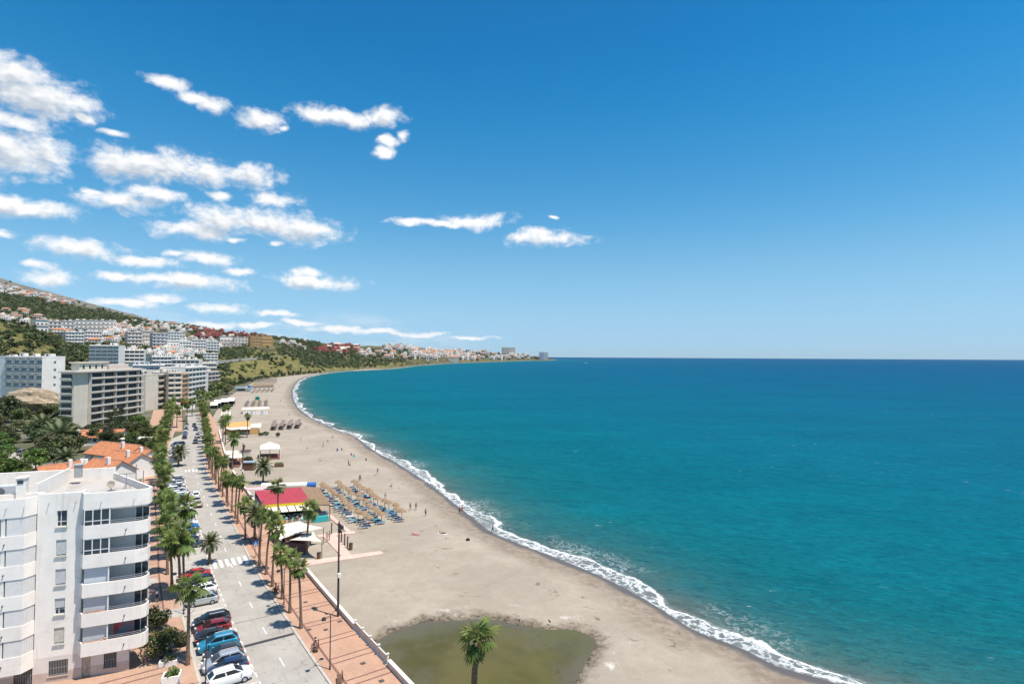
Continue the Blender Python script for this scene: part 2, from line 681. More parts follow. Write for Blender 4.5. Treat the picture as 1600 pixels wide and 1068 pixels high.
WALLV = 6.4
WALL = [(p.x, p.y) for p in [rp(s, WALLV + 0.2) for s in np.arange(0, s_of_D(325, WALLV), 3.0)]]
BACK = WALL + [(p.x, p.y) for p in [gp(338, 640), gp(345, 628), gp(360, 616), gp(394, 596.5), gp(426, 590, -1), gp(454, 586.5, -1), gp(482, 584.5, -2), gp(500, 583, -2), gp(530, 581, -2)]]
SEAP = np.array(BACK + [(-380, 1500), (3000, 1500), (3000, -400), (WALL[0][0], -400)])   # everything seaward of the wall

# ------------------------------------------------------------------ land: one height field, profile after profile
LP = {  # photo column: (depth, photo row) from the flat ground to the crest
    -500: [(330, 0), (420, 590), (520, 515), (900, 485), (1500, 445), (2500, 405), (3500, 380)],
    -200: [(330, 0), (420, 598), (520, 515), (900, 492), (1500, 460), (2400, 430), (3400, 408)],
    0: [(310, 0), (370, 615), (500, 507), (800, 497), (1200, 480), (1900, 452), (3200, 433.5)],
    43: [(315, 0), (400, 600), (525, 510), (800, 502), (1200, 488), (1900, 459), (3200, 447)],
    75: [(325, 0), (440, 578), (550, 526), (780, 512), (1200, 495), (1900, 467), (3200, 455)],
    105: [(340, 0), (480, 566), (570, 549), (760, 524), (1200, 501), (1900, 475), (3200, 463.5)],
    150: [(385, 0), (530, 570), (640, 549), (850, 524), (1300, 503), (2000, 484), (3200, 476)],
    210: [(420, 0), (560, 574), (690, 553), (880, 533), (1300, 514), (2000, 500), (3000, 490.5)],
    240: [(440, 0), (580, 578), (700, 554), (900, 540), (1300, 522), (1900, 507), (2800, 500.5)],
    300: [(500, 0), (640, 580), (740, 558), (900, 543), (1250, 525), (1700, 515), (2300, 509)],
    345: [(600, 0), (760, 582), (860, 563), (1000, 550), (1250, 538), (1600, 526), (2100, 518)],
    400: [(830, 0), (930, 582), (1000, 561), (1080, 557), (1250, 542), (1600, 530), (2200, 522)],
    450: [(900, 0), (970, 580), (1040, 564), (1200, 556), (1450, 545), (1900, 536), (2400, 529)],
    490: [(0, 584.6), (1085, 578), (1150, 570), (1300, 562), (1600, 548), (2000, 539), (2400, 533)],
    540: [(0, 579.2), (1330, 574), (1420, 566), (1600, 557), (1900, 548), (2300, 542), (2600, 539)],
    600: [(0, 576.3), (1530, 571), (1600, 567), (1800, 560), (2150, 550), (2600, 543), (3000, 540)],
    630: [(0, 573.3), (1760, 570), (1850, 567), (2050, 561), (2400, 549), (2800, 540), (3100, 538)],
    660: [(0, 569.8), (2050, 567), (2150, 565), (2400, 559), (2800, 551), (3200, 547), (3500, 546)],
    702: [(0, 566.8), (2800, 565), (2900, 563), (3100, 558), (3400, 552), (3800, 548), (4100, 547)],
    751: [(0, 565.4), (3250, 564), (3350, 562), (3550, 558), (3900, 553), (4300, 550), (4600, 549.5)],
    815: [(0, 563.2), (4400, 562), (4450, 560.8), (4600, 558.5), (4800, 556), (5000, 555), (5200, 554.5)],
    850: [(0, 562.8), (4650, 562), (4700, 561.4), (4800, 560.6), (4950, 559.8), (5100, 559.4), (5300, 559.4)],
    866: [(0, 562.6), (4800, 562.4), (4850, 562.3), (4950, 562.2), (5050, 562.1), (5150, 562.0), (5300, 562)],
    885: [(5000, -9), (5050, -9), (5100, -9), (5150, -9), (5200, -9), (5250, -9), (5300, -9)],
}
cols = sorted(LP)
KD, KH = [], []
for px in cols:
    kd, kh = [], []
    for i, (D, y) in enumerate(LP[px]):
        if y == -9:
            kd.append(D)
            kh.append(-6.0)
            continue
        if y == 0:
            kd.append(D)
            kh.append(0.0)
            continue
        if D == 0:
            p = gp(px, y, -2.0)
            kd.append(p.y)
            kh.append(-1.9)
            continue
        kd.append(D)
        kh.append(at(px, D, y).z)
    KD.append(kd)
    KH.append(kh)
KD, KH = np.array(KD), np.array(KH)
KA = np.array([a_of(p) for p in cols])
LA = np.arange(a_of(-560), a_of(884), 0.0022)
LD = np.exp(np.arange(math.log(45), math.log(6400), 0.0135))


def land_table():
    Hh = np.zeros((len(LD), len(LA)))
    for j, a in enumerate(LA):
        kd = np.array([np.interp(a, KA, KD[:, i]) for i in range(7)])
        kh = np.array([np.interp(a, KA, KH[:, i]) for i in range(7)])
        # monotone cubic-ish: linear then blurred below
        h0 = 0.0 if a < a_of(480) else -5.0
        dd = np.r_[0, kd[0] * (0.97 if h0 < 0 else 0.8), kd, kd[-1] * 1.35, 9000]
        hh = np.r_[h0, h0, kh, kh[-1] * 0.55, kh[-1] * 0.2]
        Hh[:, j] = np.interp(LD, dd, hh)
    k = np.array([1, 2, 3, 2, 1.]) / 9
    flat = Hh <= 0.01
    Hs = Hh.copy()
    for _ in range(3):
        Hs = np.apply_along_axis(lambda v: np.convolve(np.pad(v, 2, 'edge'), k, 'valid'), 0, Hs)
        Hs = np.apply_along_axis(lambda v: np.convolve(np.pad(v, 2, 'edge'), k, 'valid'), 1, Hs)
    Hs = np.where(flat, np.minimum(Hh, Hs), Hs)
    X = LA[None, :] * LD[:, None]
    Y = np.repeat(LD[:, None], len(LA), 1)
    amp = np.clip((Hs - 1.0) / 12.0, 0, 1)
    D = LD[:, None]
    n = (fbm(X / 90.0, Y / 90.0) - 0.5) * 9.0 + (fbm(X / 25.0 + 9, Y / 25.0, 3) - 0.5) * 3.0
    lim = np.clip(D * 0.0045, 1.0, 6.0) / 6.0
    Hs = Hs + n * amp * lim
    return X, Y, Hs


LX, LY, LH = land_table()
sea_side = inside(LX, LY, SEAP)
LHD = LH.copy()
LHD[sea_side] = -4.0
LHD[(LHD > -0.5) & (LHD < 0.05) & ~sea_side] = -0.03


def h_at(x, y):
    a = x / max(y, 1e-6)
    i = (math.log(max(y, 46)) - math.log(45)) / 0.0135
    j = (a - LA[0]) / 0.0022
    i = min(max(i, 0), len(LD) - 1.001)
    j = min(max(j, 0), len(LA) - 1.001)
    i0, j0 = int(i), int(j)
    fi, fj = i - i0, j - j0
    return float((LHD[i0, j0] * (1 - fj) + LHD[i0, j0 + 1] * fj) * (1 - fi) + (LHD[i0 + 1, j0] * (1 - fj) + LHD[i0 + 1, j0 + 1] * fj) * fi)


def gh(px, py, Dmin=60.0):
    """where the ray through a photo point meets the land"""
    a = ray(px, py)
    kx, kz = a[0] / a[1], a[2] / a[1]
    j = (kx - LA[0]) / 0.0022
    if j < 0 or j > len(LA) - 2:
        return None
    j0 = int(j)
    fj = j - j0
    col = LHD[:, j0] * (1 - fj) + LHD[:, j0 + 1] * fj
    zr = HCAM + kz * LD
    ok = np.nonzero((zr <= col) & (LD > Dmin) & (col > -1))[0]
    if len(ok) == 0:
        return None
    i = ok[0]
    if i > 0:
        d0, d1 = zr[i - 1] - col[i - 1], zr[i] - col[i]
        t = d0 / (d0 - d1) if d0 != d1 and d0 > 0 else 1.0
    else:
        t = 1.0
    D = LD[max(i - 1, 0)] * (1 - t) + LD[i] * t
    return Vector((kx * D, D, h_at(kx * D, D)))


def attr_mix(nt, name):
    n = nt.nodes.new('ShaderNodeAttribute')
    n.attribute_name = name
    return n.outputs['Fac']


class NT:
    """small node helper"""
    def __init__(s, name):
        s.mt = bpy.data.materials.new(name)
        s.nt, s.nd, s.ln, s.bs = nodes_of(s.mt)
        s.pos = s.nd.new('ShaderNodeNewGeometry').outputs['Position']

    def m(s, op, a, b=None, c=None, clamp=False):
        n = s.nd.new('ShaderNodeMath')
        n.operation = op
        n.use_clamp = clamp
        for i, v in enumerate((a, b, c)):
            if v is None:
                continue
            if isinstance(v, (int, float)):
                n.inputs[i].default_value = v
            else:
                s.ln.new(v, n.inputs[i])
        return n.outputs[0]

    def noise(s, scale, detail=5, rough=0.55, stretch=None, off=(0, 0, 0), rot=0.0, vec=None):
        v = vec or s.pos
        if stretch or rot:
            mp = s.nd.new('ShaderNodeMapping')
            mp.inputs['Scale'].default_value = stretch or (1, 1, 1)
            mp.inputs['Rotation'].default_value = (0, 0, rot)
            mp.inputs['Location'].default_value = off
            if rot:          # rotate first, then stretch
                m0 = s.nd.new('ShaderNodeMapping')
                m0.inputs['Rotation'].default_value = (0, 0, rot)
                s.ln.new(v, m0.inputs[0])
                v = m0.outputs[0]
                mp.inputs['Rotation'].default_value = (0, 0, 0)
            s.ln.new(v, mp.inputs[0])
            v = mp.outputs[0]
        n = s.nd.new('ShaderNodeTexNoise')
        n.inputs['Scale'].default_value = scale
        n.inputs['Detail'].default_value = detail
        n.inputs['Roughness'].default_value = rough
        s.ln.new(v, n.inputs['Vector'])
        return n.outputs['Fac']

    def ramp(s, v, stops, interp='LINEAR'):
        n = s.nd.new('ShaderNodeValToRGB')
        n.color_ramp.interpolation = interp
        e = n.color_ramp.elements
        while len(e) > 1:
            e.remove(e[-1])
        for i, (p, c) in enumerate(stops):
            el = e[0] if i == 0 else e.new(p)
            el.position = p
            el.color = (*c, 1) if len(c) == 3 else c
        s.ln.new(v, n.inputs[0])
        return n.outputs[0]

    def step(s, v, a, b, lo=0.0, hi=1.0):
        n = s.nd.new('ShaderNodeMapRange')
        n.interpolation_type = 'SMOOTHSTEP'
        n.inputs['From Min'].default_value = a
        n.inputs['From Max'].default_value = b
        n.inputs['To Min'].default_value = lo
        n.inputs['To Max'].default_value = hi
        s.ln.new(v, n.inputs['Value'])
        return n.outputs[0]

    def mix(s, f, a, b):
        n = s.nd.new('ShaderNodeMix')
        n.data_type = 'RGBA'
        for i, v in ((0, f), (6, a), (7, b)):
            if isinstance(v, tuple):
                n.inputs[i].default_value = (*v, 1)
            elif isinstance(v, (int, float)):
                n.inputs[i].default_value = v
            else:
                s.ln.new(v, n.inputs[i])
        return n.outputs[2]

    def bump(s, h, strength, dist, prev=None):
        n = s.nd.new('ShaderNodeBump')
        n.inputs['Strength'].default_value = strength
        n.inputs['Distance'].default_value = dist
        s.ln.new(h, n.inputs['Height'])
        if prev is not None:
            s.ln.new(prev, n.inputs['Normal'])
        return n.outputs[0]


def build_land():
    k = NT('hillside_soil')
    n1 = k.noise(0.018, 7, 0.62)
    n2 = k.noise(0.11, 6, 0.65)
    n3 = k.noise(0.9, 4, 0.6)
    grass = k.mix(k.step(n2, 0.38, 0.62), (0.085, 0.08, 0.03), (0.23, 0.185, 0.085))
    scrub = k.mix(k.step(n2, 0.4, 0.6), (0.042, 0.05, 0.024), (0.11, 0.10, 0.05))
    col = k.mix(k.step(n1, 0.42, 0.56), scrub, grass)
    blf = attr_mix(k.nt, 'bluff')
    gcol = k.mix(k.step(n2, 0.35, 0.65), (0.12, 0.125, 0.035), (0.24, 0.205, 0.08))
    gcol = k.mix(k.step(k.noise(0.05, 6, 0.7, (1, 1, 6)), 0.55, 0.68), gcol, (0.30, 0.24, 0.14))
    col = k.mix(blf, col, gcol)
    rk = attr_mix(k.nt, 'rock')
    rcol = k.mix(k.step(k.noise(0.012, 8, 0.7), 0.35, 0.65), (0.13, 0.125, 0.10), (0.27, 0.255, 0.225))
    col = k.mix(rk, col, rcol)
    tw = attr_mix(k.nt, 'town')
    tcol = k.mix(k.step(k.noise(0.05, 4), 0.4, 0.6), (0.20, 0.185, 0.15), (0.11, 0.115, 0.06))
    col = k.mix(tw, col, tcol)
    col = k.mix(k.step(n3, 0.3, 0.7, 0.0, 0.35), col, (0.03, 0.032, 0.016))
    k.ln.new(col, k.bs.inputs['Base Color'])
    k.bs.inputs['Roughness'].default_value = 0.95
    k.bs.inputs['Specular IOR Level'].default_value = 0.1
    k.ln.new(k.bump(k.noise(0.25, 6, 0.65), 0.9, 1.5), k.bs.inputs['Normal'])
    px = LA * FPX + 800
    D = np.repeat(LD[:, None], len(LA), 1)
    PX = np.repeat(px[None, :], len(LD), 0)
    row = 534 - (0)  # rows are not needed, only depth and column
    rock = np.clip((D - (1750 + 1.2 * np.clip(PX, 0, 300))) / 350.0, 0, 1) * np.clip((330 - PX) / 80.0, 0, 1)
    bluff = np.clip((PX - 330) / 25, 0, 1) * np.clip((640 - PX) / 40, 0, 1) * np.clip((np.interp(PX, [330, 400, 450, 490, 540, 600, 660], [1150, 1230, 1180, 1190, 1480, 1680, 2200]) - D) / 30, 0, 1)
    bluff = np.maximum(bluff, np.clip((105 - PX) / 8, 0, 1) * np.clip((D - 380) / 20, 0, 1) * np.clip((575 - D) / 20, 0, 1) * 0.85)
    bluff = np.maximum(bluff, np.clip(1 - abs(PX - 300) / 60, 0, 1) * np.clip((D - 640) / 40, 0, 1) * np.clip((860 - D) / 40, 0, 1))
    town = np.clip((2.0 - LHD) / 2.0, 0, 1)
    far_sea = (LHD[:-1, :-1] < -3.5) & (LHD[1:, 1:] < -3.5) & (LHD[:-1, 1:] < -3.5) & (LHD[1:, :-1] < -3.5)
    o = grid_obj('hillside', LX, LY, LHD, ~far_sea, k.mt, {'rock': rock, 'bluff': bluff, 'town': town})
    kind(o, 'structure')


build_land()

# ------------------------------------------------------------------ beach and pond
POND_PX = [(597, 1007), (612, 992), (640, 981), (672, 973), (710, 971), (750, 968), (785, 972), (822, 981), (860, 989), (895, 986), (918, 996), (911, 1012), (893, 1040), (884, 1062),
           (868, 1092), (800, 1125), (715, 1120), (668, 1092), (645, 1072), (615, 1040)]
POND = [(p.x, p.y) for p in [gp(x, y, -1.3) for x, y in POND_PX]]
POND = [tuple(q) for q in resample(POND + POND[:1], 0.8, 2)[0]]


def sand_z(X, Y, off, pd):
    z = -2.0 + np.where(off < 0, np.minimum(-off, 9) * 0.09, -np.minimum(off, 40) * 0.12)
    z = z + np.where(off < -9, np.minimum(-off - 9, 6) * 0.0, 0)
    und = (fbm(X / 9.0, Y / 9.0, 4) - 0.5) * 0.22 + (fbm(X / 2.2, Y / 2.2, 3) - 0.5) * 0.05
    z = z + und * np.clip(-off / 6.0, 0, 1)
    w = np.clip((5.0 - pd) / 9.0, 0, 1)
    z = z - w * w * (3 - 2 * w) * 0.9 * 1.0 + np.where(pd > 0, 0, 0)
    return z


def build_beach():
    A = np.arange(a_of(330), a_of(1900), 0.0028)
    Dd = np.exp(np.arange(math.log(38), math.log(1500), 0.0095))
    X = A[None, :] * Dd[:, None]
    Y = np.repeat(Dd[:, None], len(A), 1)
    off = offshore(X, Y)
    bd = pdist(X, Y, BACK)
    ins = inside(X, Y, SEAP)
    bs = np.where(ins, bd, -bd)
    near = Y < 140
    pd = np.full(X.shape, 99.0)
    pd[near] = np.where(inside(X[near], Y[near], POND), -1, 1) * pdist(X[near], Y[near], POND, True)
    Z = sand_z(X, Y, off, pd)
    okv = (off < 12) & (bs > -0.5 - 0.004 * Y)
    keep = okv[:-1, :-1] & okv[1:, 1:] & okv[:-1, 1:] & okv[1:, :-1]
    k = NT('beach_sand')
    offa = attr_mix(k.nt, 'off')
    pda = attr_mix(k.nt, 'pond')
    n1 = k.noise(0.06, 6, 0.6)
    n2 = k.noise(0.5, 6, 0.65)
    n3 = k.noise(4.0, 5, 0.7)
    dry = k.mix(k.step(n1, 0.36, 0.64), (0.325, 0.278, 0.220), (0.385, 0.333, 0.265))
    dry = k.mix(k.step(n2, 0.3, 0.7, 0.0, 0.38), dry, (0.26, 0.215, 0.162))
    dry = k.mix(k.step(n3, 0.48, 0.74, 0.0, 0.28), dry, (0.175, 0.14, 0.10))
    # combed and trodden strips, running along the beach
    n4 = k.noise(0.09, 5, 0.6, (3.5, 0.45, 1), rot=math.radians(33))
    dry = k.mix(k.step(n4, 0.58, 0.74, 0, 0.35), dry, (0.25, 0.205, 0.155))
    # damp sand next to the water
    wob = k.m('ADD', offa, k.m('MULTIPLY', k.m('SUBTRACT', k.noise(0.07, 5, 0.6), 0.5), 9.0))
    damp = k.step(wob, -9.5, -3.0)
    streak = k.step(k.noise(0.8, 6, 0.7), 0.38, 0.66)
    c = k.mix(k.m('MULTIPLY', damp, 0.92), dry, k.mix(streak, (0.19, 0.15, 0.11), (0.29, 0.24, 0.185)))
    wet = k.step(k.m('ADD', offa, k.m('MULTIPLY', k.m('SUBTRACT', k.noise(0.11, 4), 0.5), 4.0)), -2.3, -0.7)
    c = k.mix(wet, c, (0.105, 0.092, 0.082))
    # pond margin: mud with washed-up debris
    pw = k.m('ADD', pda, k.m('MULTIPLY', k.m('SUBTRACT', k.noise(0.3, 8, 0.75), 0.5), 7.5))
    deb = k.noise(1.6, 7, 0.75)
    mud = k.mix(k.step(deb, 0.40, 0.6), (0.06, 0.046, 0.03), (0.20, 0.162, 0.115))
    c = k.mix(k.step(pw, 3.6, 1.0, 0, 1.0), c, mud)
    # bleached salt crust above the pond, and wandering wrack lines
    wl = k.m('ABSOLUTE', k.m('SUBTRACT', k.noise(0.055, 4, 0.6), 0.5))
    wr = k.m('MULTIPLY', k.step(wl, 0.012, 0.003), k.step(k.noise(0.3, 6, 0.75), 0.54, 0.64))
    c = k.mix(k.m('MULTIPLY', wr, k.step(offa, -30, -12, 0.25, 0.8)), c, (0.13, 0.10, 0.07))
    cr = k.m('MULTIPLY', k.step(k.m('ADD', pda, k.m('MULTIPLY', k.noise(0.25, 6, 0.7), 6)), 9.5, 7.0), k.m('MULTIPLY', k.step(pw, 2.5, 4.5), k.step(k.noise(0.16, 5, 0.7, off=(3, 1, 0), stretch=(1, 1, 1)), 0.57, 0.66)))
    c = k.mix(cr, c, (0.56, 0.52, 0.46))
    k.ln.new(c, k.bs.inputs['Base Color'])
    rg = k.mix(wet, (0.95, 0.95, 0.95), (0.42, 0.42, 0.42))
    k.ln.new(rg, k.bs.inputs['Roughness'])
    k.bs.inputs['Specular IOR Level'].default_value = 0.3
    b = k.bump(k.noise(1.1, 6, 0.7), 0.55, 0.22)
    b = k.bump(k.noise(5.0, 4, 0.6), 0.5, 0.06, b)
    k.ln.new(b, k.bs.inputs['Normal'])
    o = grid_obj('beach', X, Y, Z, keep, k.mt, {'off': off, 'pond': pd})
    kind(o, 'structure')
    # pond water
    kp = NT('pond_water')
    px = attr_mix(kp.nt, 'edge')
    g = kp.mix(kp.step(kp.noise(0.10, 5, 0.6), 0.36, 0.64), (0.075, 0.066, 0.012), (0.112, 0.096, 0.026))
    g = kp.mix(kp.step(kp.noise(0.35, 6, 0.7), 0.52, 0.72, 0, 0.5), g, (0.125, 0.108, 0.06))
    e = kp.m('ADD', px, kp.m('MULTIPLY', kp.m('SUBTRACT', kp.noise(0.35, 7, 0.7), 0.5), 4.0))
    g = kp.mix(kp.step(e, 0.9, -0.9), g, (0.11, 0.088, 0.052))
    sh_ = kp.m('ADD', px, kp.m('MULTIPLY', kp.m('SUBTRACT', kp.noise(0.12, 6, 0.65), 0.5), 14.0))
    g = kp.mix(kp.step(sh_, 4.5, 0.5, 0, 0.6), g, (0.115, 0.102, 0.065))
    g = kp.mix(kp.m('MULTIPLY', kp.step(kp.noise(1.2, 7, 0.75), 0.58, 0.68), kp.step(sh_, 4.5, 1.0)), g, (0.05, 0.04, 0.025))
    g = kp.mix(kp.step(kp.noise(0.07, 5, 0.6, off=(4, 2, 0), stretch=(1, 1, 1)), 0.52, 0.66, 0, 0.6), g, (0.095, 0.098, 0.012))
    kp.ln.new(g, kp.bs.inputs['Base Color'])
    kp.bs.inputs['Roughness'].default_value = 0.16
    kp.bs.inputs['Specular IOR Level'].default_value = 0.26
    kp.ln.new(kp.bump(kp.noise(1.8, 4, 0.6, (1, 2.2, 1)), 0.16, 0.05), kp.bs.inputs['Normal'])
    P = np.array(POND)
    x0, x1, y0, y1 = P[:, 0].min() - 3, P[:, 0].max() + 3, P[:, 1].min() - 3, P[:, 1].max() + 3
    gx, gy = np.meshgrid(np.arange(x0, x1, 0.5), np.arange(y0, y1, 0.5))
    dd = np.where(inside(gx, gy, POND), 1, -1) * pdist(gx, gy, POND, True)
    okp = dd > -1.6
    kp2 = okp[:-1, :-1] & okp[1:, 1:] & okp[:-1, 1:] & okp[1:, :-1]
    o = grid_obj('pond', gx, gy, np.full(gx.shape, POND_Z), kp2, kp.mt, {'edge': dd})
    kind(o, 'structure')


POND_Z = -1.52
build_beach()


# ------------------------------------------------------------------ sea
SEA_SHEEN = 0.06


def build_sea():
    A = np.r_[np.arange(-0.75, 1.35, 0.0042), np.arange(1.35, 4.0, 0.03)]
    Dd = np.r_[np.arange(8, 48, 2.0), np.exp(np.arange(math.log(48), math.log(2500), 0.0105)), np.geomspace(2540, 16000, 60)]
    X = A[None, :] * Dd[:, None]
    Y = np.repeat(Dd[:, None], len(A), 1)
    off = offshore(X, Y)
    okv = off > -6
    keep = okv[:-1, :-1] | okv[1:, 1:] | okv[:-1, 1:] | okv[1:, :-1]
    # gentle swell that steepens as it nears the shore
    sw = np.sin(off / 4.2 + (fbm(X / 30, Y / 30, 3) - 0.5) * 7) * 0.16 * np.exp(-off / 26.0) * np.clip(off / 4, 0, 1)
    Z = -2.0 + sw * (Y < 900)
    k = NT('sea_water')
    o_ = attr_mix(k.nt, 'off')
    n0 = k.noise(0.03, 4, 0.5)
    ow = k.m('MAXIMUM', k.m('ADD', o_, k.m('MULTIPLY', k.m('SUBTRACT', n0, 0.5), 22.0)), 0.0)
    lg = k.m('MULTIPLY', k.m('LOGARITHM', k.m('ADD', k.m('MAXIMUM', k.m('MINIMUM', ow, o_), 0.0), 1.0), 10.0), 0.25)
    col = k.ramp(lg, [(0.0, (0.16, 0.15, 0.115)), (0.15, (0.095, 0.13, 0.112)), (0.25, (0.032, 0.120, 0.118)), (0.36, (0.004, 0.114, 0.134)),
                      (0.47, (0.0, 0.111, 0.153)), (0.58, (0.0, 0.102, 0.168)), (0.70, (0.0, 0.082, 0.174)), (0.80, (0.0, 0.066, 0.170)), (0.92, (0.0, 0.055, 0.158))])
    # wind patches and turbid streaks
    w1 = k.noise(0.006, 5, 0.6, (1, 2.6, 1))
    col = k.mix(k.step(w1, 0.36, 0.64, 0, 0.26), col, (0.0, 0.05, 0.085))
    w2 = k.noise(0.022, 5, 0.65, (1, 2.2, 1), rot=0.3)
    col = k.mix(k.step(w2, 0.5, 0.72, 0, 0.30), col, (0.001, 0.150, 0.19))
    # light and dark reflections off the wind chop, painted into the water colour
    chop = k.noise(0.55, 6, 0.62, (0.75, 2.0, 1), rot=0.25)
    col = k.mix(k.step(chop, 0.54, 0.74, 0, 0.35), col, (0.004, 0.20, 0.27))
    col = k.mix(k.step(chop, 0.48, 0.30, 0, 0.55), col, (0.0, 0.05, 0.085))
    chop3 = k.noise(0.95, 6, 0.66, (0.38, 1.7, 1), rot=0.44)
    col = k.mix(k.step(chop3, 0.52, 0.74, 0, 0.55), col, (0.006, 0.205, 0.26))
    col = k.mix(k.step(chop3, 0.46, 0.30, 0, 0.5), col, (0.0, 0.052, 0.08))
    chop2 = k.noise(0.13, 5, 0.6, (0.7, 2.2, 1), rot=0.35)
    col = k.mix(k.step(chop2, 0.50, 0.34, 0, 0.28), col, (0.0, 0.05, 0.085))
    # foam
    pn = k.noise(0.10, 3, 0.5)
    ph = k.m('ADD', o_, k.m('MULTIPLY', k.m('SUBTRACT', pn, 0.5), 6.0))
    fz = k.noise(0.75, 8, 0.74)
    # an outer breaking line, a second one in places, and lace running up to the swash edge
    outp = k.step(k.noise(0.028, 3), 0.34, 0.66, 0.5, 4.6)
    wid = k.step(k.noise(0.06, 3), 0.36, 0.66, 0.2, 1.2)
    band1 = k.m('SUBTRACT', 1.0, k.m('DIVIDE', k.m('ABSOLUTE', k.m('SUBTRACT', ph, outp)), wid))
    band2 = k.m('SUBTRACT', 0.9, k.m('DIVIDE', k.m('ABSOLUTE', k.m('SUBTRACT', ph, 0.4)), 0.55))
    seg = k.step(k.noise(0.07, 2), 0.42, 0.55)
    band = k.m('MAXIMUM', band1, k.m('SUBTRACT', band2, k.m('MULTIPLY', k.m('SUBTRACT', 1.0, seg), 3.0)))
    foam = k.m('MULTIPLY', k.step(k.m('ADD', band, k.m('MULTIPLY', k.m('SUBTRACT', fz, 0.5), 4.0)), 0.20, 0.95), k.step(band, -0.9, 0.2))
    vein = k.m('ABSOLUTE', k.m('SUBTRACT', k.noise(0.62, 5, 0.62), 0.5))
    lace = k.m('MULTIPLY', k.step(vein, 0.075, 0.012), k.m('MULTIPLY', k.step(k.m('SUBTRACT', ph, outp), 1.0, -0.6), k.step(ph, -1.5, 0.5)))
    foam = k.m('MAXIMUM', foam, k.m('MULTIPLY', k.m('MULTIPLY', lace, k.step(k.noise(0.09, 3), 0.34, 0.58, 0.25, 1.0)), 0.68))
    drift = k.m('MULTIPLY', k.step(vein, 0.035, 0.006), k.m('MULTIPLY', k.step(ph, 12.0, 4.0), k.step(k.noise(0.05, 3), 0.5, 0.62)))
    foam = k.m('MAXIMUM', foam, k.m('MULTIPLY', drift, 0.45))
    swash = k.m('MULTIPLY', k.step(k.m('SUBTRACT', ph, outp), 1.5, -1.0), 0.75)
    col = k.mix(swash, col, (0.165, 0.185, 0.185))
    # whitecaps out at sea
    wc = k.m('MULTIPLY', k.step(k.noise(0.26, 4, 0.6, (0.8, 2.6, 1), rot=0.2), 0.70, 0.745), k.step(k.noise(0.012, 3), 0.46, 0.62))
    foam = k.m('MAXIMUM', foam, k.m('MULTIPLY', wc, 0.6))
    far_gate = k.step(o_, 40, 70)
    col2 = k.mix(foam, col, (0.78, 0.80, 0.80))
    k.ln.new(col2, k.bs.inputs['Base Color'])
    b = k.bump(k.noise(0.11, 4, 0.55, (1, 2.2, 1), rot=0.35), 0.85, 1.7)
    b = k.bump(k.noise(0.42, 5, 0.6, (1, 1.9, 1), rot=-0.1), 0.9, 0.62, b)
    b = k.bump(k.noise(1.5, 4, 0.6, (1, 1.5, 1), rot=0.5), 0.65, 0.16, b)
    # body colour of the water plus a Fresnel sheen of sky
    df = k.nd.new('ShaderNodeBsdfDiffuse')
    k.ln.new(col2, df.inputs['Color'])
    k.ln.new(b, df.inputs['Normal'])
    gl_ = k.nd.new('ShaderNodeBsdfGlossy')
    gl_.inputs['Roughness'].default_value = 0.42
    k.ln.new(b, gl_.inputs['Normal'])
    fr = k.nd.new('ShaderNodeFresnel')
    fr.inputs['IOR'].default_value = 1.33
    k.ln.new(b, fr.inputs['Normal'])
    fac = k.m('MULTIPLY', k.m('MULTIPLY', fr.outputs[0], SEA_SHEEN), k.m('SUBTRACT', 1.0, foam), clamp=True)
    ms = k.nd.new('ShaderNodeMixShader')
    k.ln.new(fac, ms.inputs[0])
    k.ln.new(df.outputs[0], ms.inputs[1])
    k.ln.new(gl_.outputs[0], ms.inputs[2])
    k.ln.new(ms.outputs[0], [n for n in k.nd if n.type == 'OUTPUT_MATERIAL'][0].inputs['Surface'])
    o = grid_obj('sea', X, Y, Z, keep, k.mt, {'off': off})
    kind(o, 'structure')


build_sea()


# ------------------------------------------------------------------ road, parking strip, promenade, pavements
def strip(name, s0, s1, v0, v1, z, mat, ds=3.0, parent=None, thick=0.0):
    n = max(int((s1 - s0) / ds), 1)
    ss = np.linspace(s0, s1, n + 1)
    f0 = v0 if callable(v0) else (lambda s: v0)
    f1 = v1 if callable(v1) else (lambda s: v1)
    b = B()
    for s in ss:
        b.v += [tuple(rp(s, f0(s), z)), tuple(rp(s, f1(s), z))]
    b.f = [(2 * i, 2 * i + 1, 2 * i + 3, 2 * i + 2) for i in range(n)]
    b.m = [0] * n
    if thick:
        o = len(b.v)
        b.v += [(x, y, zz - thick) for x, y, zz in b.v]
        b.f += [(2 * i + 1, 2 * i + 1 + o, 2 * i + 3 + o, 2 * i + 3) for i in range(n)] + [(2 * i, 2 * i + 2, 2 * i + 2 + o, 2 * i + o) for i in range(n)]
        b.f += [(0, o, o + 1, 1), (2 * n, 2 * n + 1, 2 * n + 1 + o, 2 * n + o)]
        b.m = [0] * len(b.f)
    return b.obj(name, mat, parent)


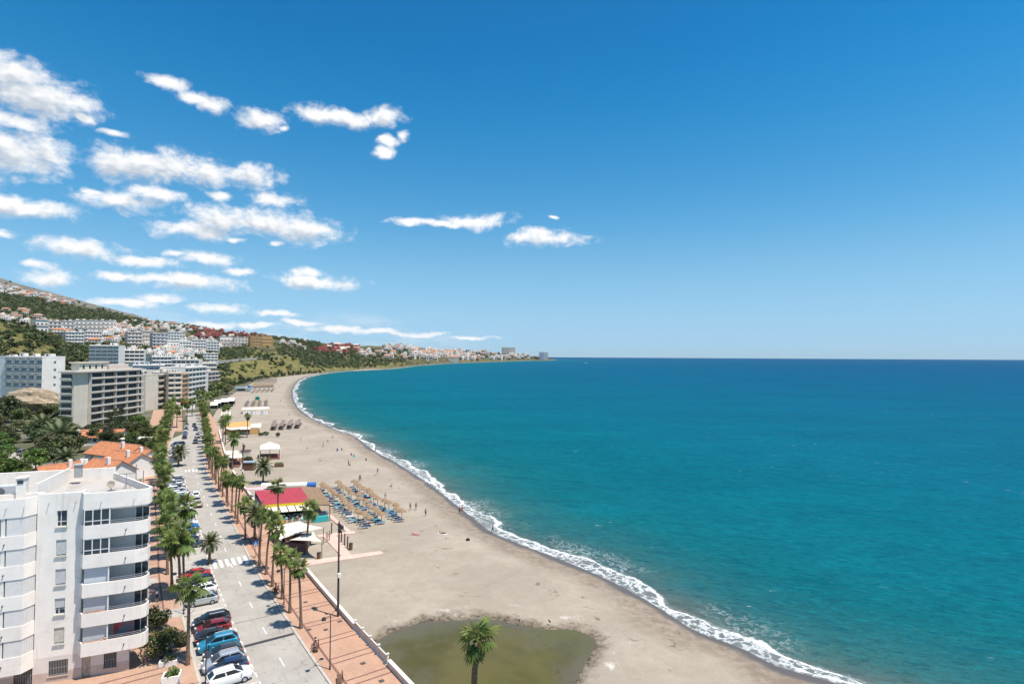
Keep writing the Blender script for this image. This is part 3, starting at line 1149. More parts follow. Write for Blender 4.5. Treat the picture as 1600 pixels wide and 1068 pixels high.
def asphalt(name, c1, c2):
    k = NT(name)
    n1 = k.noise(0.25, 5, 0.6, (1, 1, 1))
    n2 = k.noise(9.0, 4, 0.7)
    n3 = k.noise(0.35, 5, 0.6, (4, 0.35, 1), rot=math.radians(-33))
    c = k.mix(k.step(n1, 0.35, 0.65), c1, c2)
    c = k.mix(k.step(n3, 0.5, 0.72, 0, 0.35), c, tuple(x * 0.72 for x in c1))
    c = k.mix(k.step(n2, 0.4, 0.7, 0, 0.3), c, tuple(x * 1.25 for x in c2))
    n5 = k.noise(0.7, 6, 0.7)
    c = k.mix(k.step(n5, 0.60, 0.72, 0, 0.45), c, tuple(x * 0.5 for x in c1))
    vein = k.m('ABSOLUTE', k.m('SUBTRACT', k.noise(0.16, 4, 0.6), 0.5))
    c = k.mix(k.step(vein, 0.006, 0.002, 0, 0.45), c, tuple(x * 0.45 for x in c1))
    k.ln.new(c, k.bs.inputs['Base Color'])
    k.bs.inputs['Roughness'].default_value = 0.88
    k.bs.inputs['Specular IOR Level'].default_value = 0.25
    k.ln.new(k.bump(n2, 0.25, 0.02), k.bs.inputs['Normal'])
    return k.mt


def paving(name, c1, c2, size=0.4, joint=(0.30, 0.19, 0.135), ang=-33):
    k = NT(name)
    mp = k.nd.new('ShaderNodeMapping')
    mp.inputs['Rotation'].default_value = (0, 0, math.radians(ang))
    k.ln.new(k.pos, mp.inputs[0])
    br = k.nd.new('ShaderNodeTexBrick')
    br.offset = 0.0
    br.inputs['Scale'].default_value = 1.0
    br.inputs['Brick Width'].default_value = size
    br.inputs['Row Height'].default_value = size
    br.inputs['Mortar Size'].default_value = 0.012
    br.inputs['Color1'].default_value = (*c1, 1)
    br.inputs['Color2'].default_value = (*c2, 1)
    br.inputs['Mortar'].default_value = (*joint, 1)
    k.ln.new(mp.outputs[0], br.inputs['Vector'])
    n1 = k.noise(0.22, 6, 0.65)
    n2 = k.noise(1.7, 6, 0.7)
    c = k.mix(k.step(n1, 0.35, 0.65, 0, 0.35), br.outputs['Color'], tuple(min(x * 1.3, .8) for x in c1))
    c = k.mix(k.step(n2, 0.5, 0.72, 0, 0.35), c, tuple(x * 0.72 for x in c2))
    k.ln.new(c, k.bs.inputs['Base Color'])
    k.bs.inputs['Roughness'].default_value = 0.85
    k.bs.inputs['Specular IOR Level'].default_value = 0.25
    return k.mt


ROAD = asphalt('road_asphalt', (0.32, 0.295, 0.258), (0.375, 0.347, 0.305))
PARK = asphalt('parking_concrete', (0.355, 0.325, 0.28), (0.41, 0.378, 0.33))
PAVE = paving('terracotta_paving', (0.44, 0.272, 0.188), (0.405, 0.243, 0.163))
PAVE2 = paving('pink_paving', (0.42, 0.272, 0.195), (0.385, 0.24, 0.165))
CONC = M('pale_concrete', (0.40, 0.375, 0.335), 0.9, 0.16, 0.6, 0.1, coord='Position')
KERBM = M('kerb_stone', (0.46, 0.42, 0.37), 0.85, 0.15, 1.0, coord='Position')
LINEM = M('road_paint', (0.72, 0.71, 0.68), 0.7, 0.22, 1.8, coord='Position')
BANDM = M('dark_paving_band', (0.205, 0.105, 0.085), 0.8, 0.2, 2.0, coord='Position')
WHITEW = M('white_render', (0.76, 0.74, 0.70), 0.85, 0.07, 0.6, 0.05)
BEIGEW = M('cream_wall_render', (0.62, 0.53, 0.45), 0.85, 0.12, 0.7, 0.05, coord='Position')
SEND = s_of_D(345)
S0 = 0.0
SW = 0.12        # kerb height: pavements stand above the carriageway
kind(strip('road', S0, SEND, -5.9, 0.0, 0.0, ROAD), 'structure')
kind(strip('parking_strip', S0, SEND, lambda s: -5.9 - 5.2 * min(1, max(0, (s_of_D(262) - s) / 20)) - 0.05, -5.9, 0.0, PARK), 'structure')
prom = kind(strip('promenade', S0, SEND, 0.28, WALLV, SW, PAVE), 'structure')
side = kind(strip('pavement', S0, SEND, lambda s: -30.0 + 14 * min(1, max(0, (s - s_of_D(84)) / 25)), -11.3, SW, PAVE2, thick=0.3), 'structure')
kk = kind(strip('kerb', S0, SEND, 0.0, 0.28, SW + 0.006, KERBM, thick=0.3), 'structure')
kk2 = kind(strip('kerb', S0, SEND, -11.3, -11.08, SW + 0.006, KERBM, thick=0.3), 'structure')
# dark bands across the promenade in pairs, and one along it
sband = s_of_D(66)
i = 0
for s in np.arange(sband - 12, s_of_D(210), 5.3):
    for ds in (0.0, 1.15):
        strip('paving_band', s + ds, s + ds + 0.22, 1.62, WALLV - 0.02, SW + 0.005, BANDM, 0.3, prom)
strip('paving_band', S0, s_of_D(230), 1.3, 1.58, SW + 0.005, BANDM, 2.0, prom)
for s in np.arange(sband - 12, s_of_D(160), 6.4):
    for ds in (0.0, 1.3):
        strip('paving_band', s + ds, s + ds + 0.25, -26.0 + 10.2 * min(1, max(0, (s - s_of_D(80)) / 20)), -13.4, SW + 0.005, BANDM, 0.3, side)
strip('paving_band', S0, s_of_D(160), -13.3, -13.05, SW + 0.005, BANDM, 2.0, side)
for (pa, pb, w) in (((120, 968), (300, 955), 2.6), ((180, 921), (245, 905), 2.4)):      # pale ramps crossing the pavement
    p, q = gp(*pa, SW), gp(*pb, SW)
    u = (q - p).normalized()
    n = Vector((-u.y, u.x, 0)) * (w / 2)
    q = p + u * ((q - p).length)
    b = B()
    b.add([p - n, q - n, q + n, p + n], [(0, 1, 2, 3)])
    ob = b.obj('paving_ramp', CONC, side)
    ob.location.z = 0.008
# drain cover plates in the promenade
GRATE = M('drain_grate', (0.09, 0.075, 0.065), 0.7, 0.2, 3)
for (x, y) in ((477, 940), (509, 983), (482.5, 983), (567, 1035.6), (596, 1063), (531, 970)):
    p = gp(x, y, SW)
    b = B()
    b.obox((p.x, p.y), rdir(60), 0.28, 0.28, SW + 0.002, SW + 0.012)
    b.obj('drain_cover', GRATE, prom)
# markings
road = bpy.data.objects['road']
for s in np.arange(s_of_D(60), s_of_D(300), 9.0):
    strip('lane_dash', s, s + 2.2, -3.0, -2.88, 0.005, LINEM, 1.0, road)
for s in np.arange(s_of_D(60), s_of_D(172), 2.1):
    strip('edge_dash', s, s + 1.1, -5.98, -5.84, 0.005, LINEM, 1.1, road)
for D0 in (99.5, 176.0):
    s = s_of_D(D0)
    for k_ in range(6):
        v = -5.5 + k_ * 0.95
        strip('crossing_stripe', s - 1.9, s + 1.9, v, v + 0.5, 0.006, LINEM, 2.0, road)
s = s_of_D(73.2)
strip('speed_hump', s - 0.28, s + 0.28, -5.8, -0.1, 0.035, M('dark_rubber', (0.05, 0.05, 0.055), 0.8), 0.6, road, 0.03)
s = s_of_D(79)
strip('asphalt_patch', s - 0.1, s + 0.1, -5.8, -0.1, 0.004, asphalt('asphalt_joint', (0.15, 0.145, 0.14), (0.19, 0.18, 0.17)), 0.6, road)
for s in np.arange(s_of_D(60), s_of_D(172), 2.45):
    strip('bay_line', s, s + 0.1, -10.9, -6.1, 0.005, LINEM, 0.1, road)
# road behind the near block, on the left edge of the picture
p0, p1 = gp(-60, 672), gp(62, 745)
u = (p1 - p0).normalized()
n = Vector((-u.y, u.x, 0))
b = B()
b.add([p0 - n * 4 - u * 30, p1 - n * 4 + u * 10, p1 + n * 4 + u * 10, p0 + n * 4 - u * 30], [(0, 1, 2, 3)])
ob = b.obj('side_road', ROAD)
kind(ob, 'structure')
ob.location.z = 0.02
for k_ in range(5):
    b = B()
    c = gp(16, 722) - n * (3 - k_ * 1.3)
    b.obox((c.x, c.y), u, 1.3, 0.3, 0.024, 0.028)
    b.obj('crossing_stripe', LINEM, ob)

# sea wall along the promenade: rendered lengths with a coping, and one railing length
wall = thing('promenade_wall', 'long low cream wall between the terracotta promenade and the sand', 'wall', (0, 0, 0))
sa, sb_ = s_of_D(gp(606, 1040).y, WALLV), s_of_D(gp(548, 985).y, WALLV)
COPE = M('wall_coping', (0.70, 0.64, 0.56), 0.8, 0.1, 0.8, coord='Position')


def wall_run(s0, s1, h=0.72, name='wall_length'):
    n = max(int((s1 - s0) / 3), 1)
    ss = np.linspace(s0, s1, n + 1)
    for nm, v0, v1, z0, z1, mt in ((name, WALLV + .03, WALLV + .33, -1.6, h, BEIGEW), ('coping', WALLV - .03, WALLV + .42, h, h + 0.09, COPE)):
        b = B()
        for s in ss:
            b.v += [tuple(rp(s, v0, z0)), tuple(rp(s, v1, z0)), tuple(rp(s, v1, z1)), tuple(rp(s, v0, z1))]
        for i in range(n):
            o = 4 * i
            for e in range(4):
                f = (e + 1) % 4
                b.f.append((o + e, o + f, o + 4 + f, o + 4 + e))
        b.f += [(3, 2, 1, 0), (4 * n, 4 * n + 1, 4 * n + 2, 4 * n + 3)]
        b.m = [0] * len(b.f)
        b.obj(nm, mt, wall)


wall_run(0, sa - 0.3)
s_sail0, s_sail1 = s_of_D(93, WALLV), s_of_D(127, WALLV)
wall_run(sb_ + 0.3, s_sail0)
s_end = s_of_D(171, WALLV)
wall_run(s_sail1, s_end)
wall_run(s_end + 14, s_of_D(262, WALLV))
# railing length between posts
wall_run(sa - 0.3, sb_ + 0.3, 0.12, 'wall_length')
nP = 4
for i in range(nP + 1):
    s = sa + (sb_ - sa) * i / nP
    c = rp(s, WALLV + .18)
    b = B()
    b.obox((c.x, c.y), rdir(s), 0.10, 0.10, 0.21, 1.3)
    b.obox((c.x, c.y), rdir(s), 0.15, 0.15, 1.3, 1.38)
    b.obj('railing_post', COPE, wall)
for i in range(nP):
    s0, s1 = sa + (sb_ - sa) * i / nP, sa + (sb_ - sa) * (i + 1) / nP
    p, q = rp(s0, WALLV + .18), rp(s1, WALLV + .18)
    u = (q - p).normalized()
    mdl = (p + q) / 2
    b = B()
    L = (q - p).length / 2 - 0.13
    b.obox((mdl.x, mdl.y), u, L, 0.045, 0.30, 0.98)
    b.obj('railing_panel', BEIGEW, wall)
    b = B()
    b.obox((mdl.x, mdl.y), u, L, 0.07, 1.0, 1.09)
    b.obj('handrail', COPE, wall)

# ------------------------------------------------------------------ vegetation
FROND = leaf('palm_frond_green', (0.165, 0.225, 0.055), (0.075, 0.125, 0.032), 0.3, 1.4, 0.36)
FRONDY = leaf('palm_frond_pale', (0.27, 0.31, 0.095), (0.14, 0.185, 0.05), 0.3, 1.4, 0.36)
FRONDD = M('dead_frond', (0.17, 0.125, 0.07), 0.9, 0.4, 2.0, rand=0.2)
DATEF = leaf('date_frond', (0.17, 0.195, 0.09), (0.09, 0.11, 0.045), 0.25, 1.2, 0.2)
TRUNK = M('palm_trunk', (0.21, 0.145, 0.10), 0.95, 0.45, 2.0, 0.6, stretch=(1, 1, 3.5), bscale=9)
TRUNKF = M('palm_trunk_fibre', (0.19, 0.125, 0.08), 0.95, 0.5, 3.0, 0.8, stretch=(1, 1, 2.5), bscale=8)
BARK = M('tree_bark', (0.12, 0.09, 0.065), 0.95, 0.4, 3.0, 0.5)
LEAF = [leaf('leaf_dark', (0.102, 0.128, 0.048), (0.052, 0.07, 0.027), 0.3, 0.5, 0.2),
        leaf('leaf_mid', (0.13, 0.155, 0.045), (0.065, 0.088, 0.025), 0.3, 0.5, 0.22),
        leaf('leaf_olive', (0.175, 0.18, 0.08), (0.095, 0.105, 0.042), 0.3, 0.5, 0.22),
        leaf('leaf_bright', (0.145, 0.205, 0.045), (0.075, 0.12, 0.025), 0.3, 0.5, 0.25)]
BLOOM = M('pink_bloom', (0.55, 0.22, 0.25), 0.7, 0.3, 4, rand=0.2)


def fan_frond_arrays(R, r_, droop):
    """one fan-palm leaf: a petiole and a pleated fan of blades"""
    V, F = [], []
    w = 0.03 * R + 0.012
    L = 0.56 * R
    sag = lambda x: -droop * R * (x / R) ** 2
    V += [(0, -w, 0), (0, w, 0), (L, -w * .6, sag(L)), (L, w * .6, sag(L))]
    F += [(0, 2, 3, 1)]
    n = 13
    fr = 0.52 * R
    for i in range(n):
        a = math.radians(-128 + 256 * i / (n - 1))
        da = math.radians(256 / (n - 1) * 0.47)
        rr = fr * (0.78 + 0.26 * math.cos(a * 0.6)) * r_.uniform(0.86, 1.08)
        o = len(V)
        c = (L, 0, sag(L))
        mx, my = L + rr * .62 * math.cos(a - da), rr * .62 * math.sin(a - da)
        nx, ny = L + rr * .62 * math.cos(a + da), rr * .62 * math.sin(a + da)
        tx, ty = L + rr * math.cos(a), rr * math.sin(a)
        dz = -0.10 * R * r_.uniform(0.3, 1.6) - 0.30 * abs(ty)
        V += [c, (mx, my, sag(max(mx, 0)) - 0.05 * R - .16 * abs(my)), (tx, ty, sag(max(tx, 0)) + dz), (nx, ny, sag(max(nx, 0)) + 0.02 * R - .16 * abs(ny))]
        F += [(o, o + 1, o + 2, o + 3)]
    return np.array(V, float), np.array(F)


def crown_pose(n, r_):
    """rotations of the leaves of a crown"""
    out = []
    for i in range(n):
        t = (i + 0.5) / n
        pitch = math.radians(84 - 138 * t ** 0.9 + r_.uniform(-17, 17))
        out.append((i * 2.39996 + r_.uniform(-.5, .5), pitch, t))
    return out


def rot_ep(az, pitch):
    return np.array((Matrix.Rotation(az, 3, 'Z') @ Matrix.Rotation(-pitch, 3, 'Y')))


def trunk_mesh(name, h, r, lean, r_, mat, flare=1.5, n=9):
    b = B()
    k = 7
    pts, rs = [], []
    for i in range(k + 1):
        t = i / k
        pts.append(Vector((lean[0] * t * t, lean[1] * t * t, h * t)))
        rs.append(r * ((flare if i == 0 else 1.12 if i == 1 else 1.0) - 0.18 * t) * r_.uniform(0.95, 1.05))
    # one skin
    for i, (p, q) in enumerate(zip(pts, rs)):
        b.v += [(p.x + q * math.cos(2 * PI * j / n), p.y + q * math.sin(2 * PI * j / n), p.z) for j in range(n)]
    for i in range(k):
        for j in range(n):
            b.f.append((i * n + j, i * n + (j + 1) % n, (i + 1) * n + (j + 1) % n, (i + 1) * n + j))
    b.f.append(tuple(k * n + j for j in range(n)))
    b.m = [0] * len(b.f)
    me = b.mesh(name, [mat])
    me.polygons.foreach_set('use_smooth', [True] * len(me.polygons))
    return me, pts[-1]


rr_ = random.Random(3)
FAN_LEAVES = [fan_frond_arrays(1.0, rr_, d) for d in (0.12, 0.22, 0.34)]
FAN_MESH = [soup('frond', V, F, [m_]) for (V, F) in FAN_LEAVES for m_ in (FROND, FRONDY, FRONDD)]


def crown_mesh(name, R, n, r_, skirt=6):
    Vs, Fs, mi, o = [], [], [], 0
    for az, pitch, t in crown_pose(n, r_) + [(r_.uniform(0, 6.28), math.radians(r_.uniform(-82, -60)), 2) for _ in range(skirt)]:
        V, F = FAN_LEAVES[min(int(t * 3), 2)]
        s = R * r_.uniform(0.72, 1.15) * (0.75 if t > 1 else 1)
        Vs.append((V * s) @ rot_ep(az, pitch).T)
        Fs.append(F + o)
        o += len(V)
        mi += [2 if t > 1 else (1 if (t < .2 or r_.random() < .18) else 0)] * len(F)
    return soup(name, np.vstack(Vs), np.vstack(Fs), [FROND, FRONDY, FRONDD], mi)


CROWNS = [crown_mesh('crown', 1.0, 23, random.Random(20 + i)) for i in range(5)]


def fan_palm(label, base, h, R, seed, near, group, r=0.17, trunkmat=None):
    r_ = random.Random(seed)
    t = thing('fan_palm', label, 'palm tree', base, 0, group)
    me, top = trunk_mesh('trunk', h, r, (r_.uniform(-.6, .6), r_.uniform(-.6, .6)), r_, trunkmat or TRUNK)
    link('trunk', me, t)
    if near:
        for az, pitch, tt in crown_pose(23, r_):
            k = min(int(tt * 3), 2) * 3 + (1 if (tt < .2 or r_.random() < .15) else 0)
            o = link('frond', FAN_MESH[k], t, top)
            o.rotation_euler = (0, -pitch, az)
            s = R * r_.uniform(.72, 1.15)
            o.scale = (s, s, s)
        for _ in range(6):
            o = link('dead_frond', FAN_MESH[8], t, top - Vector((0, 0, 0.15)))
            o.rotation_euler = (0, math.radians(r_.uniform(62, 84)), r_.uniform(0, 6.28))
            s = R * r_.uniform(.55, .8)
            o.scale = (s, s, s)
    else:
        o = link('crown', CROWNS[seed % 5], t, top)
        o.scale = (R, R, R)
        o.rotation_euler = (0, 0, r_.uniform(0, 6.28))
    return t


def date_crown(name, R, n, r_):
    V, F = [], []
    for i in range(n):
        t = (i + .5) / n
        az = i * 2.39996
        up = math.radians(78 - 100 * t)
        sag = 0.25 + 0.75 * t
        L = R * r_.uniform(.9, 1.08)
        pts = []
        p = np.zeros(3)
        a = up
        for k in range(7):
            pts.append(p.copy())
            p = p + np.array([math.cos(a), 0, math.sin(a)]) * L / 6
            a -= sag * 0.30
        rot = np.array(Matrix.Rotation(az, 3, 'Z'))
        for k in range(12):
            u = (k + .5) / 12 * 5.8 + .15
            j = int(u)
            c = pts[j] + (pts[j + 1] - pts[j]) * (u - j)
            d = (pts[j + 1] - pts[j]) / np.linalg.norm(pts[j + 1] - pts[j])
            wl = L * .20 * (1 - abs(u / 6 - .45) * 1.25) + .05
            for sg in (-1, 1):
                e = c + d * wl * .75 + np.array([0, sg * wl, -wl * .35])
                o = len(V)
                for q in (c - d * .05 * L, e, c + d * .06 * L):
                    V.append(rot @ q)
                F.append((o, o + 1, o + 2))
    return soup(name, np.array(V), np.array(F), [DATEF])


DATES = [date_crown('crown', 1.0, 40, random.Random(40 + i)) for i in range(3)]


def date_palm(label, base, h, R, seed, group=None, r=0.24):
    r_ = random.Random(seed)
    t = thing('date_palm', label, 'palm tree', base, 0, group)
    me, top = trunk_mesh('trunk', h, r, (0.1, 0.05), r_, TRUNKF, 1.25)
    link('trunk', me, t)
    o = link('crown', DATES[seed % 3], t, top)
    o.scale = (R, R, R)
    return t


def leaf_soup(lobes, n, size, g, flat=0.25):
    """leaf-clump quads spread through a set of ellipsoid lobes"""
    vol = np.array([l[3] * l[4] * l[5] for l in lobes])
    pick = g.choice(len(lobes), n, p=vol / vol.sum())
    Lb = np.array(lobes)[pick]
    d = g.normal(size=(n, 3))
    d /= np.linalg.norm(d, axis=1)[:, None]
    rad = g.random(n) ** 0.28
    P = Lb[:, :3] + d * Lb[:, 3:6] * rad[:, None]
    a = g.normal(size=(n, 3))
    a /= np.linalg.norm(a, axis=1)[:, None]
    b = np.cross(a, d + g.normal(size=(n, 3)) * 0.7)
    b /= np.linalg.norm(b, axis=1)[:, None] + 1e-9
    s = size * g.uniform(.6, 1.4, n)[:, None]
    a, b = a * s, b * s * .75
    V = np.stack([P - a, P - b * .9, P + a, P + b], 1).reshape(-1, 3)
    F = np.arange(4 * n).reshape(n, 4)
    return V, F


def make_tree_mesh(seed, nl, n, size, wide=1.0, tall=1.0):
    """crown for a tree about one metre in radius, centred at its own middle"""
    g = np.random.default_rng(seed)
    lobes = []
    for i in range(nl):
        a = g.uniform(0, 6.28)
        r = g.uniform(0.15, 0.62)
        lobes.append((r * math.cos(a) * wide, r * math.sin(a) * wide, g.uniform(-.35, .5) * tall, g.uniform(.32, .55) * wide, g.uniform(.32, .55) * wide, g.uniform(.24, .42) * tall))
    return leaf_soup(lobes, n, size, g)


TREE_VF = [make_tree_mesh(60 + i, 9, 1500, 0.085) for i in range(4)]
TREE_ME = [[soup('crown', V, F, [m_]) for (V, F) in TREE_VF] for m_ in LEAF]
TREE_LO = [make_tree_mesh(80 + i, 6, 130, 0.20) for i in range(4)]
TREE_LM = [[soup('hillside_tree', V, F, [m_]) for (V, F) in TREE_LO] for m_ in LEAF]
CONIF = make_tree_mesh(91, 14, 900, 0.10, 0.45, 2.4)


def trunk_limbs(h, R, seed, mat=BARK):
    r_ = random.Random(seed)
    b = B()
    r = 0.05 * h + .06
    b.path([(0, 0, -0.1), (0.04 * h, 0.02 * h, h * .5), (0, 0.03 * h, h * 0.95)], [r * 1.3, r, r * .75], 7)
    for i in range(5):
        a = r_.uniform(0, 6.28)
        e = Vector((math.cos(a) * R * .6, math.sin(a) * R * .6, h + R * r_.uniform(.1, .6)))
        s = Vector((0, .02 * h, h * r_.uniform(.6, .92)))
        b.path([s, (s + e) / 2 + Vector((0, 0, .1 * R)), e], [r * .6, r * .4, r * .15], 5)
    return b


def tree(label, base, h, R, seed, m=0, name='broadleaf_tree', cat='tree', group=None, sq=0.9):
    """trunk height h, crown radius R"""
    t = thing(name, label, cat, base, 0, group)
    trunk_limbs(h, R, seed).obj('trunk', BARK, t)
    o = link('crown', TREE_ME[m][seed % 4], t, (0, 0, h + R * .45))
    o.scale = (R, R, R * sq)
    o.rotation_euler = (0, 0, seed * 1.7)
    return t


# palms in the row by the seaward kerb
ns = 0
for i in range(62):
    D = 75.0
    s = s_of_D(74.3, .9) + i * 5.35 * (1 + 0.012 * math.sin(i * 2.1))
    base = rp(s, 0.95 + 0.12 * math.sin(i * 3.7), SW)
    if base.y > 332:
        break
    r_ = random.Random(100 + i)
    if 5 < i < 8:          # gap at the crossing and its sign
        continue
    if i in (9,):
        date_palm('grey-green feathery date palm on the promenade beside the zebra crossing sign', rp(s_of_D(106.5), 2.0, SW), 5.2, 2.6, 1)
        continue
    lab = '%s fan palm from the near end of the row along the seaward kerb' % ordw(ns)
    ns += 1
    fan_palm(lab, base, r_.uniform(5.9, 8.6) if i else 7.6, r_.uniform(1.35, 1.75), 100 + i, base.y < 104, 'fan palms along the seaward kerb')
# palms behind the parked cars, landward row
ns = 0
for i in range(60):
    s = s_of_D(71.5) + 1.0 + i * 6.3 * (1 + 0.02 * math.sin(i * 1.3))
    off = -11.85 + .25 * math.sin(i * 2.3)
    base = rp(s, off, SW)
    if base.y > 330:
        break
    r_ = random.Random(300 + i)
    if base.y > 186:
        base = rp(s, off - 1.0, SW)
    if i in (1, 2, 3):
        continue
    lab = '%s fan palm from the near end of the row behind the parked cars' % ordw(ns)
    ns += 1
    fan_palm(lab, base, r_.uniform(7.2, 9.4) if i else 8.7, r_.uniform(1.6, 2.15), 300 + i, base.y < 100, 'fan palms behind the parked cars', 0.19)
p = gp(281, 937)
fan_palm('pair-mate fan palm with a thick trunk rising just behind the silver parked hatchback', p, 8.4, 2.3, 395, True, 'fan palms behind the parked cars', .2)
p = gp(287, 931)
fan_palm('slimmer fan palm standing close beside the thick-trunked one near the white hatchback', p, 9.0, 2.2, 396, True, 'fan palms behind the parked cars', .17)
p = gp(270, 936)
p = gp(292, 862)
fan_palm('tall fan palm on the pavement beside the date palm near the zebra crossing', p, 8.0, 2.4, 397, True, 'fan palms behind the parked cars', .2)
date_palm('small feathery date palm at the parking end by the near zebra crossing', gp(327, 880), 3.5, 2.0, 2)
date_palm('short feathery date palm over the parking sign beside the far zebra crossing', gp(279, 728), 4.4, 3.2, 4)
# further palms: landward garden, promenade side and beach
for i, (x, y, h, R, lab) in enumerate([
        (258, 664, 7.5, 2.5, 'fan palm alone on the pink terrace before the beige apartment house'), (276, 668, 8.5, 2.7, 'tall fan palm on the pink terrace left of the street bend'),
        (246, 700, 6.5, 2.6, 'fan palm at the garden edge right of the orange tiled roofs'), (266, 655, 8, 2.7, 'fan palm in front of the rounded-balcony apartment house'),
        (292, 658, 9, 2.7, 'fan palm beside the bend of the street'), (285, 652, 8.5, 2.6, 'fan palm by the low red-canopied shop'), (300, 650, 8.5, 2.5, 'fan palm where the street disappears behind crowns'),
        (240, 716, 5.5, 2.4, 'low fan palm beside the last orange roof'), (252, 716, 6.5, 2.4, 'fan palm by the pink path at the villa garden'),
        (313, 648, 9, 2.5, 'fan palm at the far bend on the landward side'), (322, 640, 8.5, 2.6, 'fan palm in the far clump before the stepped white block'), (330, 636, 8, 2.6, 'fan palm in the far clump by the white marquee'),
        (340, 632, 8, 2.6, 'fan palm in the far clump left of the white marquee roofs'), (318, 632, 9, 2.8, 'fan palm at the foot of the stepped white block'), (309, 634, 9, 2.8, 'fan palm before the shop fronts of the stepped block'),
        (332, 622, 10, 3.0, 'fan palm behind the marquee under the white villa'), (346, 618, 9, 3, 'fan palm in the grove before the grassy bluff'), (352, 612, 9, 3, 'palm in the middle of the grove before the bluff'),
        (358, 610, 9, 3, 'palm at the seaward end of the grove before the bluff'), (338, 612, 9, 3, 'palm at the landward end of the grove before the bluff'), (366, 606, 8, 3, 'last palm of the grove beside the blue beach kiosk')]):
    fan_palm(lab, gp(x, y), h, R, 500 + i, False, 'palms around the far bend of the street', 0.2)
for i, (x, y, h, R, lab) in enumerate([
        (348, 697, 9, 2.2, 'tall fan palm at the wall beside the first cafe awning'), (352, 694, 10, 2.3, 'taller fan palm beside the cafe awning with a leaning neighbour'),
        (363, 732, 9.5, 2.4, 'fan palm rising through the small cream sails by the brown kiosk'), (386, 683, 9, 1.6, 'thin palm on the sand before the yellow-roofed restaurant'),
        (355.5, 662, 8.8, 1.7, 'palm in front of the marquee, right of the pair'), (347, 663, 8, 1.6, 'palm in front of the marquee, left of the pair'), (351, 660, 8.2, 1.6, 'middle palm in front of the white marquee')]):
    fan_palm(lab, gp(x, y, -1.0), h, R, 560 + i, False, 'palms on the beach side of the promenade', 0.2)
fan_palm('fan palm standing before the red-roofed beach restaurant', gp(434.5, 822, -.6), 8.3, 1.75, 571, True, None, .17)
fan_palm('fan palm rising beside the cream shade sails', gp(479, 862, -.8), 7.7, 1.9, 572, True, None, .2)
fan_palm('nearest fan palm, rooted below the picture at the edge of the green pond', gp(740, 1105, -1.3), 6.7, 2.3, 573, True, None, .34, TRUNKF)
date_palm('young arching palm on the sand right of the brown kiosk', gp(411, 754, -1.1), 4.6, 3.2, 5)
date_palm('large dark date palm with a broad crown beside the beige hotel', gp(66, 685), 5.2, 6.0, 7, None, .4)
date_palm('widest grey-green date palm in front of the beige hotel corner', gp(92, 703), 5.0, 6.6, 9, None, .45)
date_palm('golden drying palm behind the white roof of the near block', gp(102, 736), 3.8, 4.0, 10, None, .35)


# broadleaf trees of the gardens behind the near block
rt = random.Random(77)
GT = [(8, 660, 5, 7.5, 0), (0, 636, 7, 9, 0), (28, 665, 3, 5, 1), (-20, 675, 4, 8, 0), (50, 690, 2.2, 4.6, 0), (66, 700, 2.2, 4.4, 0), (78, 714, 2.6, 5.0, 2), (95, 712, 2.4, 4.6, 2), (64, 722, 2.0, 3.8, 0),
      (55, 735, 2.0, 4.0, 3), (84, 730, 2.0, 3.6, 0), (20, 752, 1.6, 4.2, 3), (36, 748, 1.5, 3.4, 1), (4, 752, 1.8, 4.4, 3), (-8, 735, 2, 4, 3), (12, 700, 1, 2.6, 3), (110, 700, 2.4, 4, 0), (124, 706, 2, 3.4, 0),
      (40, 640, 3, 6, 2), (58, 645, 3.5, 6, 1), (30, 652, 2.5, 5, 0), (84, 655, 3, 5, 2), (150, 694, 2.0, 3.8, 0), (163, 698, 2.0, 3.6, 1), (176, 700, 2.2, 3.8, 0), (186, 690, 2.6, 4.2, 0), (196, 686, 2.4, 4.4, 2),
      (206, 684, 2.2, 4.0, 2), (216, 686, 2.0, 4.0, 1), (228, 690, 1.6, 3.4, 1), (212, 672, 2, 4.4, 3), (226, 676, 1.6, 3.6, 3), (238, 684, 1.2, 3.2, 3), (204, 700, 1.6, 3, 0), (222, 702, 1.4, 2.8, 0), (236, 704, 1, 2.6, 3),
      (246, 690, 1.2, 3, 1), (100, 672, 2.4, 4, 0), (94, 660, 3, 4.5, 1), (196, 712, 1.2, 2.4, 0)]
SHADE = ['dark green', 'mid green', 'grey-olive', 'bright green']
PLACE = {0: 'left edge of the gardens behind the white block', 1: 'gardens near the date palms', 2: 'gardens before the beige hotel', 3: 'gardens beside the tiled roofs', 4: 'grove before the grassy bluff'}
for _ in range(400):
    if len(GT) >= 86:
        break
    x, y = rt.uniform(-20, 240), rt.uniform(640, 745)
    if not inside(np.array([x]), np.array([y]), [(-20, 648), (100, 652), (135, 672), (235, 672), (240, 700), (145, 692), (60, 738), (20, 755), (-20, 740), (-20, 715), (45, 722), (-20, 690)])[0]:
        continue
    GT.append((x, y, rt.uniform(.8, 2.2), rt.uniform(2.2, 4.4), rt.choice((0, 0, 1, 1, 2, 3))))
for _ in range(36):
    x, y = rt.uniform(318, 392), rt.uniform(598, 630)
    if inside(np.array([x]), np.array([y]), [(324, 602), (392, 597.5), (362, 613), (347, 626), (322, 628)])[0]:
        GT.append((x, y, rt.uniform(1.5, 3.5), rt.uniform(3, 6), rt.choice((0, 1, 1, 2))))
GT.sort(key=lambda q: q[0])
cnt = {}
for i, (x, y, h, R, m_) in enumerate(GT):
    zone = 0 if x < 45 else 1 if x < 130 else 2 if x < 200 else 3 if x < 300 else 4
    k_ = (m_, zone)
    cnt[k_] = cnt.get(k_, 0) + 1
    tree('%s tree, %s of its tone, %s' % (SHADE[m_], ordw(cnt[k_] - 1), PLACE[zone]), gp(x, y), h, R, 600 + i, m_, group='garden trees behind the near block')
